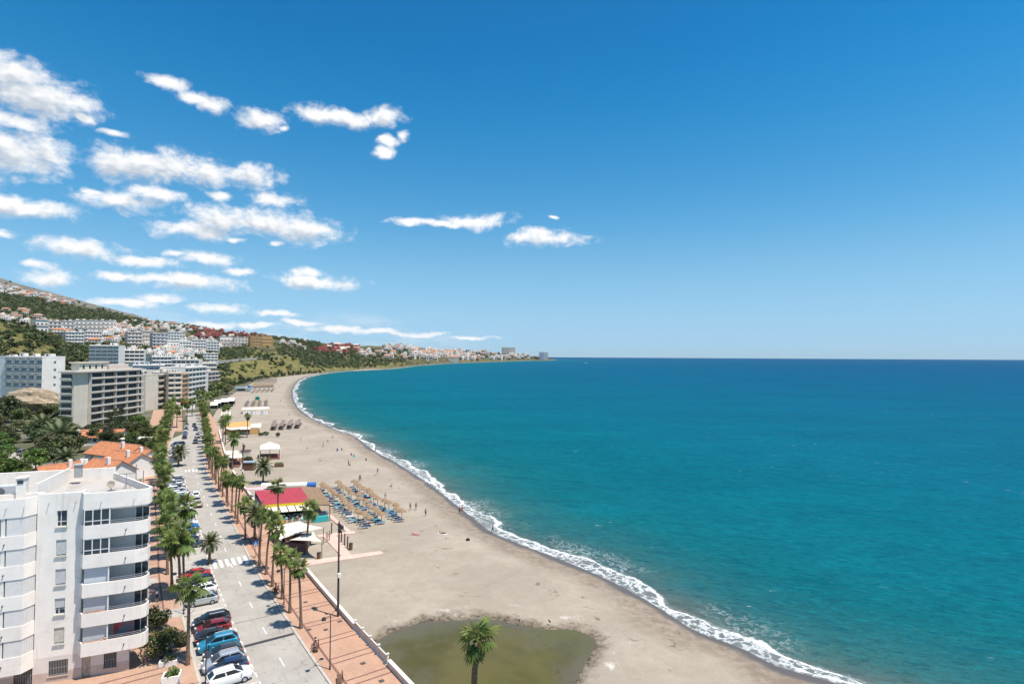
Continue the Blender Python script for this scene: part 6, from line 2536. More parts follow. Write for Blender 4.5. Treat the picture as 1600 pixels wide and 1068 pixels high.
# drain spouts under the roof line
for i, x in enumerate((-13.6, -12.2, -10.8, -9.3, -7.6, -5.2, -2.6, .4)):
    q = plan_pt(RP[:-1], x) if x > -4 else Vector((x, 0 if x > -8.6 else -1.2))
    b = B()
    b.tube((q.x, q.y + .02, TOPB + .75), (q.x + .02, q.y - .28, TOPB + .62), .035, n=6)
    b.obj('rain_spout', RAIL, NB)
# left balcony column with louvred loggias
LPLAN = [(-24.0, -2.0), (-13.2, -1.6), (-10.75, -1.22), (-9.3, -1.1), (-8.62, .0)]
for k in range(5):
    zb = 14.75 - 3.1 * k
    zt = zb + 1.4
    b = B()
    parapet(b, LPLAN, zb, zt, .16)
    b.prism(offset_plan(LPLAN, .17) + [(-8.65, .88), (-24, .88)], zb + .02, zb + .26)
    bal = b.obj('balcony', RENDER, NB)
    zc = zb + 3.1 if k else 18.0
    mid = offset_plan(LPLAN, .08)
    # louvre screen: upright slats
    b = B()
    cs = [Vector(mid[2]), Vector(mid[3]), Vector(mid[4])]
    for q0, q1, n in ((cs[0], cs[1], 15), (cs[1], cs[2], 7)):
        u_ = (q1 - q0).normalized()
        for i in range(n):
            q = q0 + (q1 - q0) * (i + .5) / n
            g_ = B()
            b.obox((q.x, q.y), Vector((u_.x * .985 - u_.y * .17, u_.y * .985 + u_.x * .17)), (q1 - q0).length / n * .6, .012, zt + .01, zc - .01)
    kind(b.obj('louvre_screen', M('louvre_grey', (.68, .66, .63), .6, .06, 2), bal), 'stuff')
    b = B()
    for q in (Vector(mid[2]) + Vector((-.12, 0)), Vector(mid[1])):
        b.box(q.x - .35, q.x - .02, q.y - .02, q.y + 1.0, zt + .003, zc - .003)
    b.obj('pier', RENDER, bal)
    b = B()
    b.tube((-14.5, -1.55, zt + .3), (-12.1, -1.28, zt + .3), .03, n=5)
    for x in (-14, -13, -12.3):
        b.tube((x, -1.45, zt), (x, -1.45, zt + .3), .025, n=4)
    b.obj('railing', RAIL, bal)
    g_ = B()
    g_.box(-17, -12.2, .84, .89, zb + .27, zb + 2.6)
    g_.obj('balcony_door', GLD, NB)
    b = B()
    b.tube((-10.9, -1.16, zb + .65), (-10.9, -1.4, zb + .56), .06, n=6)
    b.obj('drain_spout', GLD, bal)
b = B()
parapet(b, LPLAN, 18.0, TOPP - .1, .18)
b.prism(offset_plan(LPLAN, .19) + [(-8.65, .88), (-24, .88)], 18.02, 18.9)
b.obj('roof_parapet', RENDER, NB)
b = B()
parapet(b, LPLAN, 1.95, 2.34, .2)
b.prism(offset_plan(LPLAN, .21) + [(-8.65, .0), (-24, .0)], 1.96, 2.33)
b.obj('ground_canopy', RENDER, NB)

# ------------------------------------------------------------------ cars
TYRE = M('tyre_rubber', (.02, .02, .022), .85, .2)
RIM = M('wheel_rim', (.45, .46, .48), .35, .1, metal=.7)
CGL = glass('car_glass', (.018, .022, .026), .04)
LAMPW = M('headlight', (.75, .76, .78), .15, .05)
LAMPR = M('taillight', (.42, .015, .012), .25, .1)
TRIM = M('black_trim', (.03, .03, .032), .6, .2)


def paint(n, c, metal=.0):
    m = M('paint_' + n, c, .28, .03, .5, metal=metal, spec=.5)
    m.node_tree.nodes['Principled BSDF'].inputs['Coat Weight'].default_value = .6
    m.node_tree.nodes['Principled BSDF'].inputs['Coat Roughness'].default_value = .05
    return m


PAINT = {n: paint(n, c, me) for n, c, me in [('white', (.78, .78, .77), 0), ('silver', (.52, .54, .56), .5), ('grey', (.22, .23, .25), .4), ('black', (.022, .023, .026), 0), ('navy', (.025, .045, .11), .2), ('blue', (.03, .16, .36), .2),
                                             ('teal blue', (.03, .27, .42), .3), ('red', (.42, .02, .02), 0), ('dark red', (.2, .015, .018), 0), ('charcoal', (.06, .062, .068), .3), ('beige', (.5, .46, .38), .2)]}
CARS = {  # length, width, height, bonnet height, belt, (x of screen base, roof front, roof rear, tail base)
    'hatchback': (4.1, 1.78, 1.50, .97, 1.01, (1.22, .22, -1.25, -1.96)),
    'suv': (4.45, 1.86, 1.67, 1.09, 1.13, (1.32, .40, -1.50, -2.12)),
    'sedan': (4.55, 1.80, 1.46, .95, .99, (1.22, .25, -.95, -1.75)),
    'van': (4.7, 1.88, 1.95, 1.12, 1.18, (1.65, .95, -2.15, -2.30)),
    'estate car': (4.5, 1.82, 1.52, .97, 1.01, (1.25, .28, -1.60, -2.16))}


def car_bodies(kind_):
    L, Wd, H, hb, belt, (xs, rf, rr, tb) = CARS[kind_]
    w = Wd / 2
    st = []          # stations: x, half width, sill, shoulder height, top height
    n = 16
    for i in range(n + 1):
        t = i / n
        x = -L / 2 + L * t
        e = abs(2 * t - 1)
        hw = w * (1 - .13 * max(0, (e - .72) / .28) ** 2)
        if x > xs:
            f = (x - xs) / (L / 2 - xs)
            top = hb - (.26 * f ** 2.2) + (belt - hb) * max(0, 1 - f * 3)
        elif x < tb + .15:
            f = (tb + .15 - x) / max(L / 2 + tb + .15, .05)
            top = belt - .10 * min(f, 1) - (.12 if kind_ == 'sedan' else 0) * min(f, 1) * .4
        else:
            top = belt
        sill = .24 + .10 * max(0, (e - .8) / .2)
        if i in (0, n):
            hw *= .92
            top -= .12
            sill += .08
        st.append((x, hw, sill, top))
    b = B()
    m = 9
    for x, hw, z0, z1 in st:
        b.v += [(x, -hw * .9, z0), (x, -hw, z0 + .14), (x, -hw, z1 - .22), (x, -hw * .955, z1 - .05), (x, -hw * .86, z1), (x, hw * .86, z1), (x, hw * .955, z1 - .05), (x, hw, z1 - .22), (x, hw, z0 + .14), (x, hw * .9, z0)]
    m = 10
    for i in range(n):
        for j in range(m):
            k = (j + 1) % m
            b.f.append((i * m + j, i * m + k, (i + 1) * m + k, (i + 1) * m + j))
    b.f += [tuple(range(m - 1, -1, -1)), tuple(n * m + j for j in range(m))]
    b.m = [0] * len(b.f)
    # cabin
    wr, wb = w * .70, w * .86
    zt = H
    lo = [(xs, -wb * .94), (xs, wb * .94), (tb, wb * .94), (tb, -wb * .94)]
    base = [(xs + .02, -wb * .93, belt - .02), (xs + .02, wb * .93, belt - .02), (tb, wb * .92, belt - .02), (tb, -wb * .92, belt - .02)]
    roof = [(rf, -wr, zt - .05), (rf, wr, zt - .05), (rr, wr * .96, zt - .07), (rr, -wr * .96, zt - .07)]
    crown = [(rf - .12, -wr * .72, zt), (rf - .12, wr * .72, zt), (rr + .12, wr * .70, zt - .02), (rr + .12, -wr * .70, zt - .02)]
    o = len(b.v)
    b.v += base + roof + crown
    for a in (0, 4):
        for j in range(4):
            k = (j + 1) % 4
            b.f.append((o + a + j, o + a + k, o + a + 4 + k, o + a + 4 + j))
            b.m.append(0)
    b.f.append((o + 8, o + 9, o + 10, o + 11))
    b.m.append(0)
    body = b
    # panes lie just outside the cabin faces
    def pane(p, s0, s1, t0, t1, off):
        P = [Vector(q) for q in p]        # p: bottom a, bottom b, top b, top a
        nrm = (P[1] - P[0]).cross(P[3] - P[0]).normalized() * off
        f = lambda s, t: (P[0] * (1 - s) + P[1] * s) * (1 - t) + (P[3] * (1 - s) + P[2] * s) * t + nrm
        return [f(s0, t0), f(s1, t0), f(s1, t1), f(s0, t1)]
    panes = []
    R = lambda i, j: [base[i], base[j], roof[j], roof[i]]
    panes.append(('windscreen', pane(R(0, 1), .05, .95, .06, .94, .008)))
    panes.append(('rear_window', pane(R(2, 3), .08, .92, .12, .92, .008)))
    for i, j in ((1, 2), (3, 0)):
        q = R(i, j)
        panes.append(('side_window', pane(q, .06 if i == 1 else .52, .48 if i == 1 else .94, .1, .9, .008)))
        panes.append(('side_window', pane(q, .52 if i == 1 else .08, .92 if i == 1 else .48, .1, .9, .008)))
    ax = (L * .30, -L * .29)
    return body, panes, ax, L, w, H, hb, belt


def car_proto(kind_):
    body, panes, ax, L, w, H, hb, belt = car_bodies(kind_)
    t = thing('parked_car', kind_, 'car')
    o = body.obj('body', PAINT['white'], t)
    o.data.polygons.foreach_set('use_smooth', [True] * len(o.data.polygons))
    o.data.set_sharp_from_angle(angle=math.radians(38))
    for nm, q in panes:
        b = B()
        b.add(q, [(0, 1, 2, 3)])
        b.obj(nm, CGL, t)
    wm = B()
    wm.tube((0, -.11, 0), (0, .11, 0), .325, n=14)
    wm.tube((0, -.118, 0), (0, .118, 0), .20, n=8, mi=1)
    wme = wm.mesh('wheel', [TYRE, RIM])
    for x in ax:
        for s in (-1, 1):
            link('wheel', wme, t, (x, s * (w - .10), .325))
    for s in (-1, 1):
        b = B()
        b.bevbox(L / 2 - .30, L / 2 - .02, s * w * .70 - .17, s * w * .70 + .17, hb - .33, hb - .19, .02)
        b.obj('headlight', LAMPW, t)
        b = B()
        b.bevbox(-L / 2 - .01, -L / 2 + .18, s * w * .76 - .13, s * w * .76 + .13, belt - .32, belt - .12, .02)
        b.obj('taillight', LAMPR, t)
        b = B()
        b.bevbox(CARS[kind_][5][0] - .35, CARS[kind_][5][0] - .2, s * (w + .09) - .09, s * (w + .09) + .09, belt - .02, belt + .13, .02)
        b.obj('mirror', PAINT['white'], t)
    b = B()
    b.box(L / 2 - .06, L / 2 + .012, -w * .6, w * .6, .36, .52)
    b.box(-L / 2 - .012, -L / 2 + .06, -w * .66, w * .66, .34, .5)
    b.box(-L / 2 - .02, -L / 2 - .012, -.26, .26, .62, .73, 1)
    b.obj('bumper_trim', [TRIM, LAMPW], t)
    if kind_ in ('suv', 'estate car'):
        b = B()
        for s in (-1, 1):
            b.tube((.3, s * w * .60, H + .05), (-1.4, s * w * .58, H + .03), .02, n=5)
        b.obj('roof_rail', RAIL, t)
    return t


def car_simple(kind_):
    body, panes, ax, L, w, H, hb, belt = car_bodies(kind_)
    b = body
    for nm, q in panes:
        b.add(q, [(0, 1, 2, 3)], 1)
    for x in ax:
        for s in (-1, 1):
            b.tube((x, s * (w - .21), .325), (x, s * (w + .01), .325), .325, n=9, mi=2)
    for s in (-1, 1):
        b.box(L / 2 - .3, L / 2 - .02, s * w * .70 - .17, s * w * .70 + .17, hb - .33, hb - .19, 3)
        b.box(-L / 2 - .01, -L / 2 + .18, s * w * .76 - .13, s * w * .76 + .13, belt - .32, belt - .12, 4)
    return b.mesh('car', [PAINT['white'], CGL, TYRE, LAMPW, LAMPR])


PROTO = {k: car_proto(k) for k in CARS}
SIMPLE = {k: car_simple(k) for k in CARS}


def put_car(kind_, colour, pos, ang, label, group, full=True, name='parked_car'):
    if full:
        o = dup(PROTO[kind_], pos, ang, label, group, None, {'paint_white': PAINT[colour]})
        o.name = name
    else:
        o = link(name, SIMPLE[kind_], None, pos, ang)
        o.material_slots[0].link = 'OBJECT'
        o.material_slots[0].material = PAINT[colour]
        tag(o, label, 'car', group)
    return o


def row_ang(s, out=True):
    d = rdir(s)
    n = Vector((d.y, -d.x, 0))
    a = math.atan2(n.y, n.x)
    return a if out else a + PI


def s_px(px, py, v=-8.5):
    p = gp(px, py)
    return s_of_D(p.y, v)


NEARC = [(371, 1066, 'suv', 'white', True, 'white estate with roof rails, nearest of the parked row'), (374, 1051, 'hatchback', 'navy', False, 'dark blue hatchback parked between the white and the silver ones'),
         (352, 1042, 'suv', 'silver', False, 'silver off-roader with dark roof rails in the near parked row'), (345, 1029, 'hatchback', 'charcoal', False, 'charcoal hatchback beside the bright blue car'),
         (338, 1013, 'suv', 'teal blue', False, 'bright blue off-roader in the near parked row'), (334, 1000, 'hatchback', 'black', True, 'black hatchback showing red tail lamps to the pavement'),
         (336, 988, 'hatchback', 'dark red', False, 'dark red hatchback with its tail to the street'), (331, 977, 'suv', 'black', False, 'black off-roader at the end of the near group by the ramp'),
         (327, 943, 'hatchback', 'silver', False, 'silver hatchback just beyond the pale ramp'), (316, 928, 'hatchback', 'white', False, 'white hatchback beside the silver one beyond the ramp'),
         (322, 914, 'hatchback', 'navy', False, 'dark blue hatchback half hidden under the near palm crowns'), (318, 903, 'sedan', 'red', False, 'red saloon under the near palm crowns')]
r_ = random.Random(21)
smin = None
for px, py, kd, col, tailroad, lab in NEARC:
    p = gp(px, py)
    s = s_of_D(p.y, -8.6)
    put_car(kd, col, rp(s, -8.45 + r_.uniform(-.2, .2)), row_ang(s, tailroad) + r_.uniform(-.05, .05), lab, 'cars parked nose-in along the street')
s = s_of_D(105, -8.6)
k_ = 0
cols_ = ['navy', 'navy', 'white', 'blue', 'charcoal', 'blue', 'white', 'silver', 'charcoal', 'white', 'navy', 'white', 'silver', 'white', 'silver', 'grey', 'blue', 'white', 'white', 'silver', 'white', 'black', 'white', 'silver', 'white', 'grey', 'white']
while True:
    p = rp(s, -8.5)
    if p.y > 172 or k_ >= len(cols_):
        break
    kd = r_.choice(['hatchback', 'hatchback', 'suv', 'sedan', 'estate car'])
    put_car(kd, cols_[k_], rp(s, -8.45 + r_.uniform(-.3, .3)), row_ang(s, r_.random() < .3) + r_.uniform(-.05, .05), '%s %s, %s car beyond the near zebra crossing in the nose-in row' % (cols_[k_], kd, ordw(k_)),
            'cars parked nose-in along the street', p.y < 135)
    s += 2.48
    k_ += 1
s = s_of_D(188, -8.6)
k_ = 0
cols_ = ['white', 'silver', 'red', 'white', 'navy', 'white', 'silver', 'white', 'white', 'grey', 'navy', 'black']
while k_ < 12:
    kd = r_.choice(['hatchback', 'suv', 'van', 'sedan'])
    put_car(kd, cols_[k_], rp(s, -8.3), row_ang(s, False) + .5, '%s %s, %s car beyond the far zebra crossing on the landward side' % (cols_[k_], kd, ordw(k_)), 'cars parked beyond the far crossing', False)
    s += 3.4
    k_ += 1
for k_ in range(9):
    s = s_of_D(240, -5) + k_ * 6.2
    col = ['navy', 'grey', 'blue', 'white', 'black', 'silver', 'white', 'charcoal', 'grey'][k_]
    put_car('hatchback', col, rp(s, -6.6), row_ang(s) + PI / 2, '%s car, %s in the kerbside file before the far bend' % (col, ordw(k_)), 'cars parked by the far bend', False)
for px, py, kd, col, v, lab, back in [(305.5, 777, 'suv', 'white', -3.6, 'white car driving away in the left lane near the middle of the street', 1), (309, 790, 'sedan', 'beige', -3.2, 'pale car close behind the white one in the street', 1),
                                      (305.5, 692, 'suv', 'black', -3.8, 'black car driving nearest the far crossing', 0), (308.5, 683, 'van', 'grey', -3.2, 'grey van behind the black car on the street', 0),
                                      (305.8, 672, 'suv', 'navy', -4.0, 'dark blue car, rearmost of the moving file', 0), (303.5, 666, 'suv', 'black', -4.4, 'black car half behind the dark blue one at the bend', 0)]:
    s = s_of_D(gp(px, py).y, v)
    pos = gp(px, py)
    o = put_car(kd, col, pos, row_ang(s) + (PI / 2 if back else -PI / 2), lab, 'cars driving along the street', pos.y < 160, 'moving_car')
for px, py, kd, col, dy, lab in [(4, 697, 'sedan', 'black', 0, 'black car at the left edge on the road behind the near block'), (16, 699, 'sedan', 'black', 0, 'black saloon, second from the left on the road behind the near block'),
                                 (25, 705, 'hatchback', 'navy', 0, 'dark hatchback beside the vans behind the near block'), (33, 710, 'van', 'grey', 0, 'grey van parked between hatchback and white van'),
                                 (42, 716, 'van', 'white', 0, 'large white van parked under the trees left of the tiled roofs'), (2, 683, 'van', 'white', 0, 'white van partly cut by the left picture edge')]:
    put_car(kd, col, gp(px, py), math.atan2(u.y, u.x) * 0 + math.atan2((gp(62, 745) - gp(-60, 672)).y, (gp(62, 745) - gp(-60, 672)).x) + PI / 2 + 1.2, lab, 'vehicles on the road behind the near block', False)
for k in PROTO.values():
    purge(k)

# ------------------------------------------------------------------ lamps, signs, benches
POLE = M('dark_lamp_metal', (.055, .055, .06), .5, .15, metal=.4)


def two_lamp(label, base, h, ang):
    t = thing('street_lamp', label, 'street lamp', base, ang, 'double lamps on the promenade')
    b = B()
    b.tube((0, 0, 0), (0, 0, .5), .11, .09, 8)
    b.tube((0, 0, .5), (0, 0, h), .065, .05, 8)
    b.obj('pole', POLE, t)
    for sg, z in ((-1, h - .02), (1, h - .1)):
        b = B()
        b.tube((0, 0, z - .1), (sg * 1.0, 0, z + .16), .035, n=6)
        b.obj('arm', POLE, t)
        b = B()
        b.tube((sg * 1.2, 0, z - .05), (sg * 1.2, 0, z + .2), .27, .20, 10)
        b.tube((sg * 1.2, 0, z + .2), (sg * 1.2, 0, z + .26), .1, .06, 8)
        b.obj('lamp_head', POLE, t)
    return t


a0 = math.atan2(rdir(40).y, rdir(40).x)
two_lamp('black double-headed lamp nearest the camera on the terracotta promenade', gp(515.4, 1047), 6.2, a0 + 2.2)
two_lamp('slim double-headed lamp among the palms of the seaward kerb row', gp(443.5, 945), 5.2, a0 + 2.2)
two_lamp('double-headed lamp at the lower edge beside the white parked estate', gp(321, 1078), 6.2, a0 + 1.2)
two_lamp('thin lamp on the landward pavement behind the silver hatchback', gp(287, 960), 5.6, a0 + 1.2)
two_lamp('lamp behind the zebra crossing sign on the promenade', gp(404, 879), 6.4, a0 + 2.2)


def mast(label, base, h):
    t = thing('floodlight_mast', label, 'mast', base, a0, 'tall floodlight masts on the sand')
    b = B()
    b.tube((0, 0, -.4), (0, 0, h * .45), .17, .13, 9)
    b.tube((0, 0, h * .45), (0, 0, h), .13, .09, 9)
    b.obj('pole', POLE, t)
    b = B()
    b.bevbox(-.45, -.1, -.2, .2, h * .43, h * .43 + .55, .03)
    b.obj('control_box', PAL['white'], t)
    b = B()
    b.box(-.55, .55, -.06, .06, h - .5, h - .38)
    b.box(-.5, .5, -.05, .05, h - 1.2, h - 1.1)
    b.obj('bracket', POLE, t)
    for x, z in ((.42, h - .95), (.42, h - 1.65), (-.42, h - .95)):
        b = B()
        b.bevbox(x - .25, x + .25, -.42, -.05, z, z + .5, .05)
        b.obj('floodlight', POLE, t)
    return t


mast('tall floodlight mast at the promenade wall above the nearest lamp', gp(528, 966, -.2), 12.9)
mast('tall floodlight mast left of the young arching palm', gp(378.5, 770, -.2), 12.6)
# zebra crossing sign: blue square, white triangle
SB = M('sign_blue', (.02, .12, .42), .4, .04)
SWH = M('sign_white', (.8, .8, .8), .4, .02)


def crossing_sign(label, base, ang, h=2.9):
    t = thing('crossing_sign', label, 'road sign', base, ang, 'zebra crossing signs')
    b = B()
    b.tube((0, 0, 0), (0, 0, h), .035, n=6)
    b.obj('post', RAIL, t)
    b = B()
    b.box(-.38, .38, -.07, -.045, h - .8, h - .04)
    b.obj('plate', SB, t)
    b = B()
    b.add([(-.27, -.074, h - .7), (.27, -.074, h - .7), (0, -.074, h - .18)], [(0, 1, 2)])
    b.obj('triangle', SWH, t)
    b = B()
    for x0, z0, x1, z1, w in ((-.02, .34, .03, .22, .03), (.0, .24, -.09, .1, .025), (.02, .24, .1, .1, .025), (.0, .32, .1, .24, .02), (.0, .32, -.08, .26, .02)):
        p, q = Vector((x0, -.078, h - .74 + z0)), Vector((x1, -.078, h - .74 + z1))
        n = (q - p).normalized().cross(Vector((0, 1, 0))) * w
        b.add([p - n, q - n, q + n, p + n], [(0, 1, 2, 3)])
    b.add([(.0 + .035 * math.cos(k), -.078, h - .74 + .38 + .035 * math.sin(k)) for k in np.arange(8) * PI / 4], [tuple(range(8))])
    b.obj('walking_figure', TRIM, t)


crossing_sign('blue zebra crossing sign with a walking figure on the promenade side', gp(399, 871), math.radians(25))
crossing_sign('blue zebra crossing sign at the far crossing on the promenade side', gp(322.5, 731), math.radians(25))
t = thing('information_board', 'pale blue-white information board on two legs under the feathery palm at the far crossing', 'sign board', gp(271, 727), math.radians(25))
b = B()
b.bevbox(-1.3, 1.3, -.08, .08, .8, 2.6, .03)
b.obj('panel', M('board_pale_blue', (.55, .66, .74), .5, .1), t)
b = B()
b.box(-1.1, -1.0, -.05, .05, 0, .8)
b.box(1.0, 1.1, -.05, .05, 0, .8)
b.obj('legs', RAIL, t)
WOOD = M('bench_wood', (.16, .08, .05), .7, .3, 3, stretch=(.3, 3, 3))


def bench(label, base, ang):
    t = thing('bench', label, 'bench', base, ang, 'benches on the promenade')
    for k in range(4):
        b = B()
        b.box(-.9, .9, -.22 + k * .12, -.12 + k * .12, .42, .46)
        b.obj('seat_slat', WOOD, t)
    for k in range(3):
        b = B()
        b.box(-.9, .9, .28 + .03 * k, .31 + .03 * k, .56 + .13 * k, .66 + .13 * k)
        b.obj('back_slat', WOOD, t)
    for x in (-.7, .7):
        b = B()
        b.box(x - .04, x + .04, -.2, .26, .36, .419)
        b.box(x - .04, x + .04, -.2, -.12, 0, .36)
        b.box(x - .04, x + .04, .18, .26, 0, .36)
        b.box(x - .035, x + .035, .311, .37, .36, .95)
        b.obj('bench_leg', POLE, t)
    return t


bench('dark wooden bench with two sitters on the promenade near the lamp', gp(493, 1014, SW), a0 + PI / 2 + 1.3)
bench('dark wooden bench cut by the lower picture edge on the promenade', gp(530, 1066, SW), a0 + PI / 2 + 1.3)
bench('dark wooden bench in palm shade by the kerb row', gp(431, 924, SW), a0 + PI / 2 + 1.3)


def planter(label, base, ang, sx, sy, h, m_):
    t = thing('planter', label, 'planter', base, ang)
    b = B()
    for x0, x1, y0, y1 in ((-sx, sx, -sy, -sy + .15), (-sx, sx, sy - .15, sy), (-sx, -sx + .15, -sy + .15, sy - .15), (sx - .15, sx, -sy + .15, sy - .15)):
        b.box(x0, x1, y0, y1, -.1, h)
    b.obj('box', PAL['white'], t)
    b = B()
    b.box(-sx + .151, sx - .151, -sy + .151, sy - .151, 0, h - .12)
    b.obj('soil', M('soil', (.09, .06, .04), .95, .3, 4), t)
    g = np.random.default_rng(5)
    V, F = leaf_soup([(g.uniform(-.5, .5) * sx, g.uniform(-.5, .5) * sy, h + g.uniform(0, .35), .4, .4, .35) for _ in range(6)], 420, .09, g)
    link('plants', soup('plants', V, F, [LEAF[m_]]), t)


planter('square white planter with small green shrub at the near pavement corner', gp(268, 1066, SW), TH, .85, .7, .95, 3)
planter('low white planter edge under the large oleander', gp(263, 1038, SW), TH, .9, .4, .55, 2)


def bin_(label, base):
    t = thing('litter_bin', label, 'litter bin', base, 0, 'bins and posts on the beach')
    b = B()
    b.tube((0, 0, -.05), (0, 0, 1.0), .34, .36, 10)
    b.obj('drum', WOOD, t)
    b = B()
    b.tube((0, 0, 1.0), (0, 0, 1.06), .39, .39, 10)
    b.obj('rim', POLE, t)


bin_('brown litter bin on the sand right of the shade sails', gp(498, 872, -1))
bin_('dark bin at the end of the wooden foot-shower posts', gp(548, 857, -1))

# ------------------------------------------------------------------ beach walkways
WALK = paving('beach_boardwalk', (.60, .43, .36), (.55, .38, .31), .9, (.3, .2, .16), -20)
for nm, pts in (('beach_path', [(470, 877), (594, 861), (600, 865), (478, 884)]), ('beach_path', [(503, 836), (523, 833.5), (549, 867.5), (534, 870)]), ('beach_path', [(494, 836), (553, 829.5), (556, 833), (497, 839.5)]), ('beach_path', [(508, 803), (515, 802), (548, 829.8), (541, 830.6)]),
                ('beach_path', [(514, 787.5), (536, 786), (537, 788.5), (515, 790)])):
    b = B()
    P = [gp(x, y, -1.13) for x, y in pts]
    b.add(P + [p - Vector((0, 0, .3)) for p in P], [(0, 1, 2, 3), (0, 4, 5, 1), (1, 5, 6, 2), (2, 6, 7, 3), (3, 7, 4, 0)])
    o = b.obj(nm, WALK if 'x' else 0)
    kind(o, 'structure')
    o.location.z = .1 + .006 * len([x for x in bpy.data.objects if x.name.startswith('beach_path')])
for i, (x, y) in enumerate([(533.5, 846), (538.5, 850), (543, 855), (518, 833)]):
    t = thing('shower_post', 'wooden foot-shower post, %s from the left beside the pink beach path' % ordw([1, 2, 3, 0][i]), 'shower post', gp(x, y, -1), 0, 'wooden shower posts')
    b = B()
    b.tube((0, 0, -.1), (0, 0, 2.1), .14, .12, 7)
    b.obj('post', WOOD, t)
    b = B()
    b.tube((0, 0, 1.9), (.35, 0, 1.95), .03, n=5)
    b.tube((.35, 0, 1.95), (.35, 0, 1.85), .08, n=6)
    b.obj('shower_head', RAIL, t)

# ------------------------------------------------------------------ the red-roofed beach restaurant
SAND0 = -1.1
REDR = M('red_sheet_roof', (.40, .055, .075), .6, .12, .8, stretch=(1, 1, 1))
THATCH = M('thatch', (.30, .205, .125), .95, .4, 6, .6, stretch=(1, 1, .4), bscale=30)
CANV = M('cream_canvas', (.68, .60, .48), .85, .08, .8)
YEL = M('yellow_fascia', (.70, .52, .03), .6, .08)
TEAL = M('teal_paint', (.05, .42, .42), .6, .12)
TEALB = M('blue_green_wall', (.12, .22, .26), .8, .3, 1.2)
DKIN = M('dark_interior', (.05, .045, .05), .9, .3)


def poly_slab(P, th):
    n = len(P)
    b = B()
    b.add(list(P) + [Vector(p) - Vector((0, 0, th)) for p in P], [tuple(range(n)), tuple(range(2 * n - 1, n - 1, -1))] + [(i, n + i, n + (i + 1) % n, (i + 1) % n) for i in range(n)])
    return b


def wrow(name, mat, P, Q, z0, z1, parent, th=.1):
    u_ = Vector((Q.x - P.x, Q.y - P.y))
    b = B()
    c_ = (P + Q) / 2
    b.obox((c_.x, c_.y), u_, u_.length / 2, th / 2, z0, z1)
    return b.obj(name, mat, parent)


FL, FR_ = gp(410, 788, 2.6), gp(484.5, 783, 2.6)
BR, BL = gp(469.5, 760.5, 3.3), gp(398.5, 766.5, 3.3)
RS = thing('beach_restaurant', 'beach restaurant with a crimson roof, yellow fascia and straw pergola', 'restaurant', (0, 0, 0))
b = poly_slab([FL, FR_, BR, BL], .12)
n_ = 16
for k in range(n_ + 1):
    t_ = k / n_
    p, q = FL.lerp(FR_, t_), BL.lerp(BR, t_)
    b.tube(p + Vector((0, 0, .02)), q + Vector((0, 0, .02)), .045, n=4)
b.obj('roof', REDR, RS)
wrow('fascia', YEL, FL, FR_, 2.0, 2.55, RS)
wrow('side_wall', TEALB, Vector((FL.x, FL.y, 0)), Vector((BL.x, BL.y, 0)), SAND0, 2.4, RS, .15)
wrow('back_wall', TEALB, Vector((BL.x, BL.y, 0)), Vector((BR.x, BR.y, 0)), SAND0, 3.1, RS, .15)
m0 = FL.lerp(BL, .35)
m1 = FR_.lerp(BR, .35)
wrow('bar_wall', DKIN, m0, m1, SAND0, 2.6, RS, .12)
dv = (FL - BL)
dv.z = 0
dv.normalize()
af, ag = FL + dv * 3.2, FR_ + dv * 2.6
na = 6
for k in range(na):
    p0, p1 = FL.lerp(FR_, k / na + .01), FL.lerp(FR_, (k + 1) / na - .01)
    q0, q1 = af.lerp(ag, k / na + .01), af.lerp(ag, (k + 1) / na - .01)
    for p in (p0, p1):
        p.z = 2.0
    for q in (q0, q1):
        q.z = 1.45
    poly_slab([q0, q1, p1, p0], .04).obj('awning', CANV, RS)
TH4 = [gp(478, 786.5, 2.1), gp(515.5, 788.5, 2.1), gp(498, 761.5, 2.7), gp(469.5, 759.5, 2.9)]
b = poly_slab(TH4, .16)
g = random.Random(3)
for k in range(80):
    t_ = k / 79
    p, q = TH4[0].lerp(TH4[1], t_), TH4[3].lerp(TH4[2], t_)
    o_ = Vector((0, 0, g.uniform(.01, .06)))
    b.tube(p + o_ + dv * g.uniform(-.1, .35), q + o_, .06, n=4)
b.obj('straw_pergola', THATCH, RS)
for t_ in (0, .5, 1):
    p = TH4[0].lerp(TH4[1], t_)
    B().tube((p.x, p.y, SAND0), (p.x, p.y, 2.0), .11, n=7).obj('post', WOOD, RS)
p = TH4[2]
B().tube((p.x, p.y, SAND0), (p.x, p.y, 2.6), .11, n=7).obj('post', WOOD, RS)
pl = [Vector((*q.xy, SAND0 + .35)) for q in (af + dv * 1.3, TH4[1] + dv * .8, TH4[2], BL)]
poly_slab(pl, .6).obj('deck', M('deck_boards', (.36, .27, .2), .9, .25, 1.5, coord='Position'), RS)
e0, e1 = af + dv * 1.2, FR_ + dv * 3.0
FC = [TEAL, YEL, M('orange_paint', (.55, .2, .04), .7), M('pale_paint', (.6, .6, .55), .7)]
for k in range(26):
    p, q = e0.lerp(e1, k / 26 + .004), e0.lerp(e1, (k + 1) / 26 - .004)
    wrow('fence_board', FC[g.choice((0, 0, 1, 2, 3))], p, q, SAND0 + .36, SAND0 + g.uniform(1.0, 1.2), RS, .06)
tc0, tc1 = gp(488, 812, -.6), gp(513, 809, -.6)
wrow('counter', TEAL, tc0, tc1, SAND0, .05, RS, .7)
poly_slab([gp(487, 802.5, .12), gp(513.5, 800, .12), gp(512, 797, .12), gp(486, 799, .12)], .5).obj('counter_top', RAIL, RS)
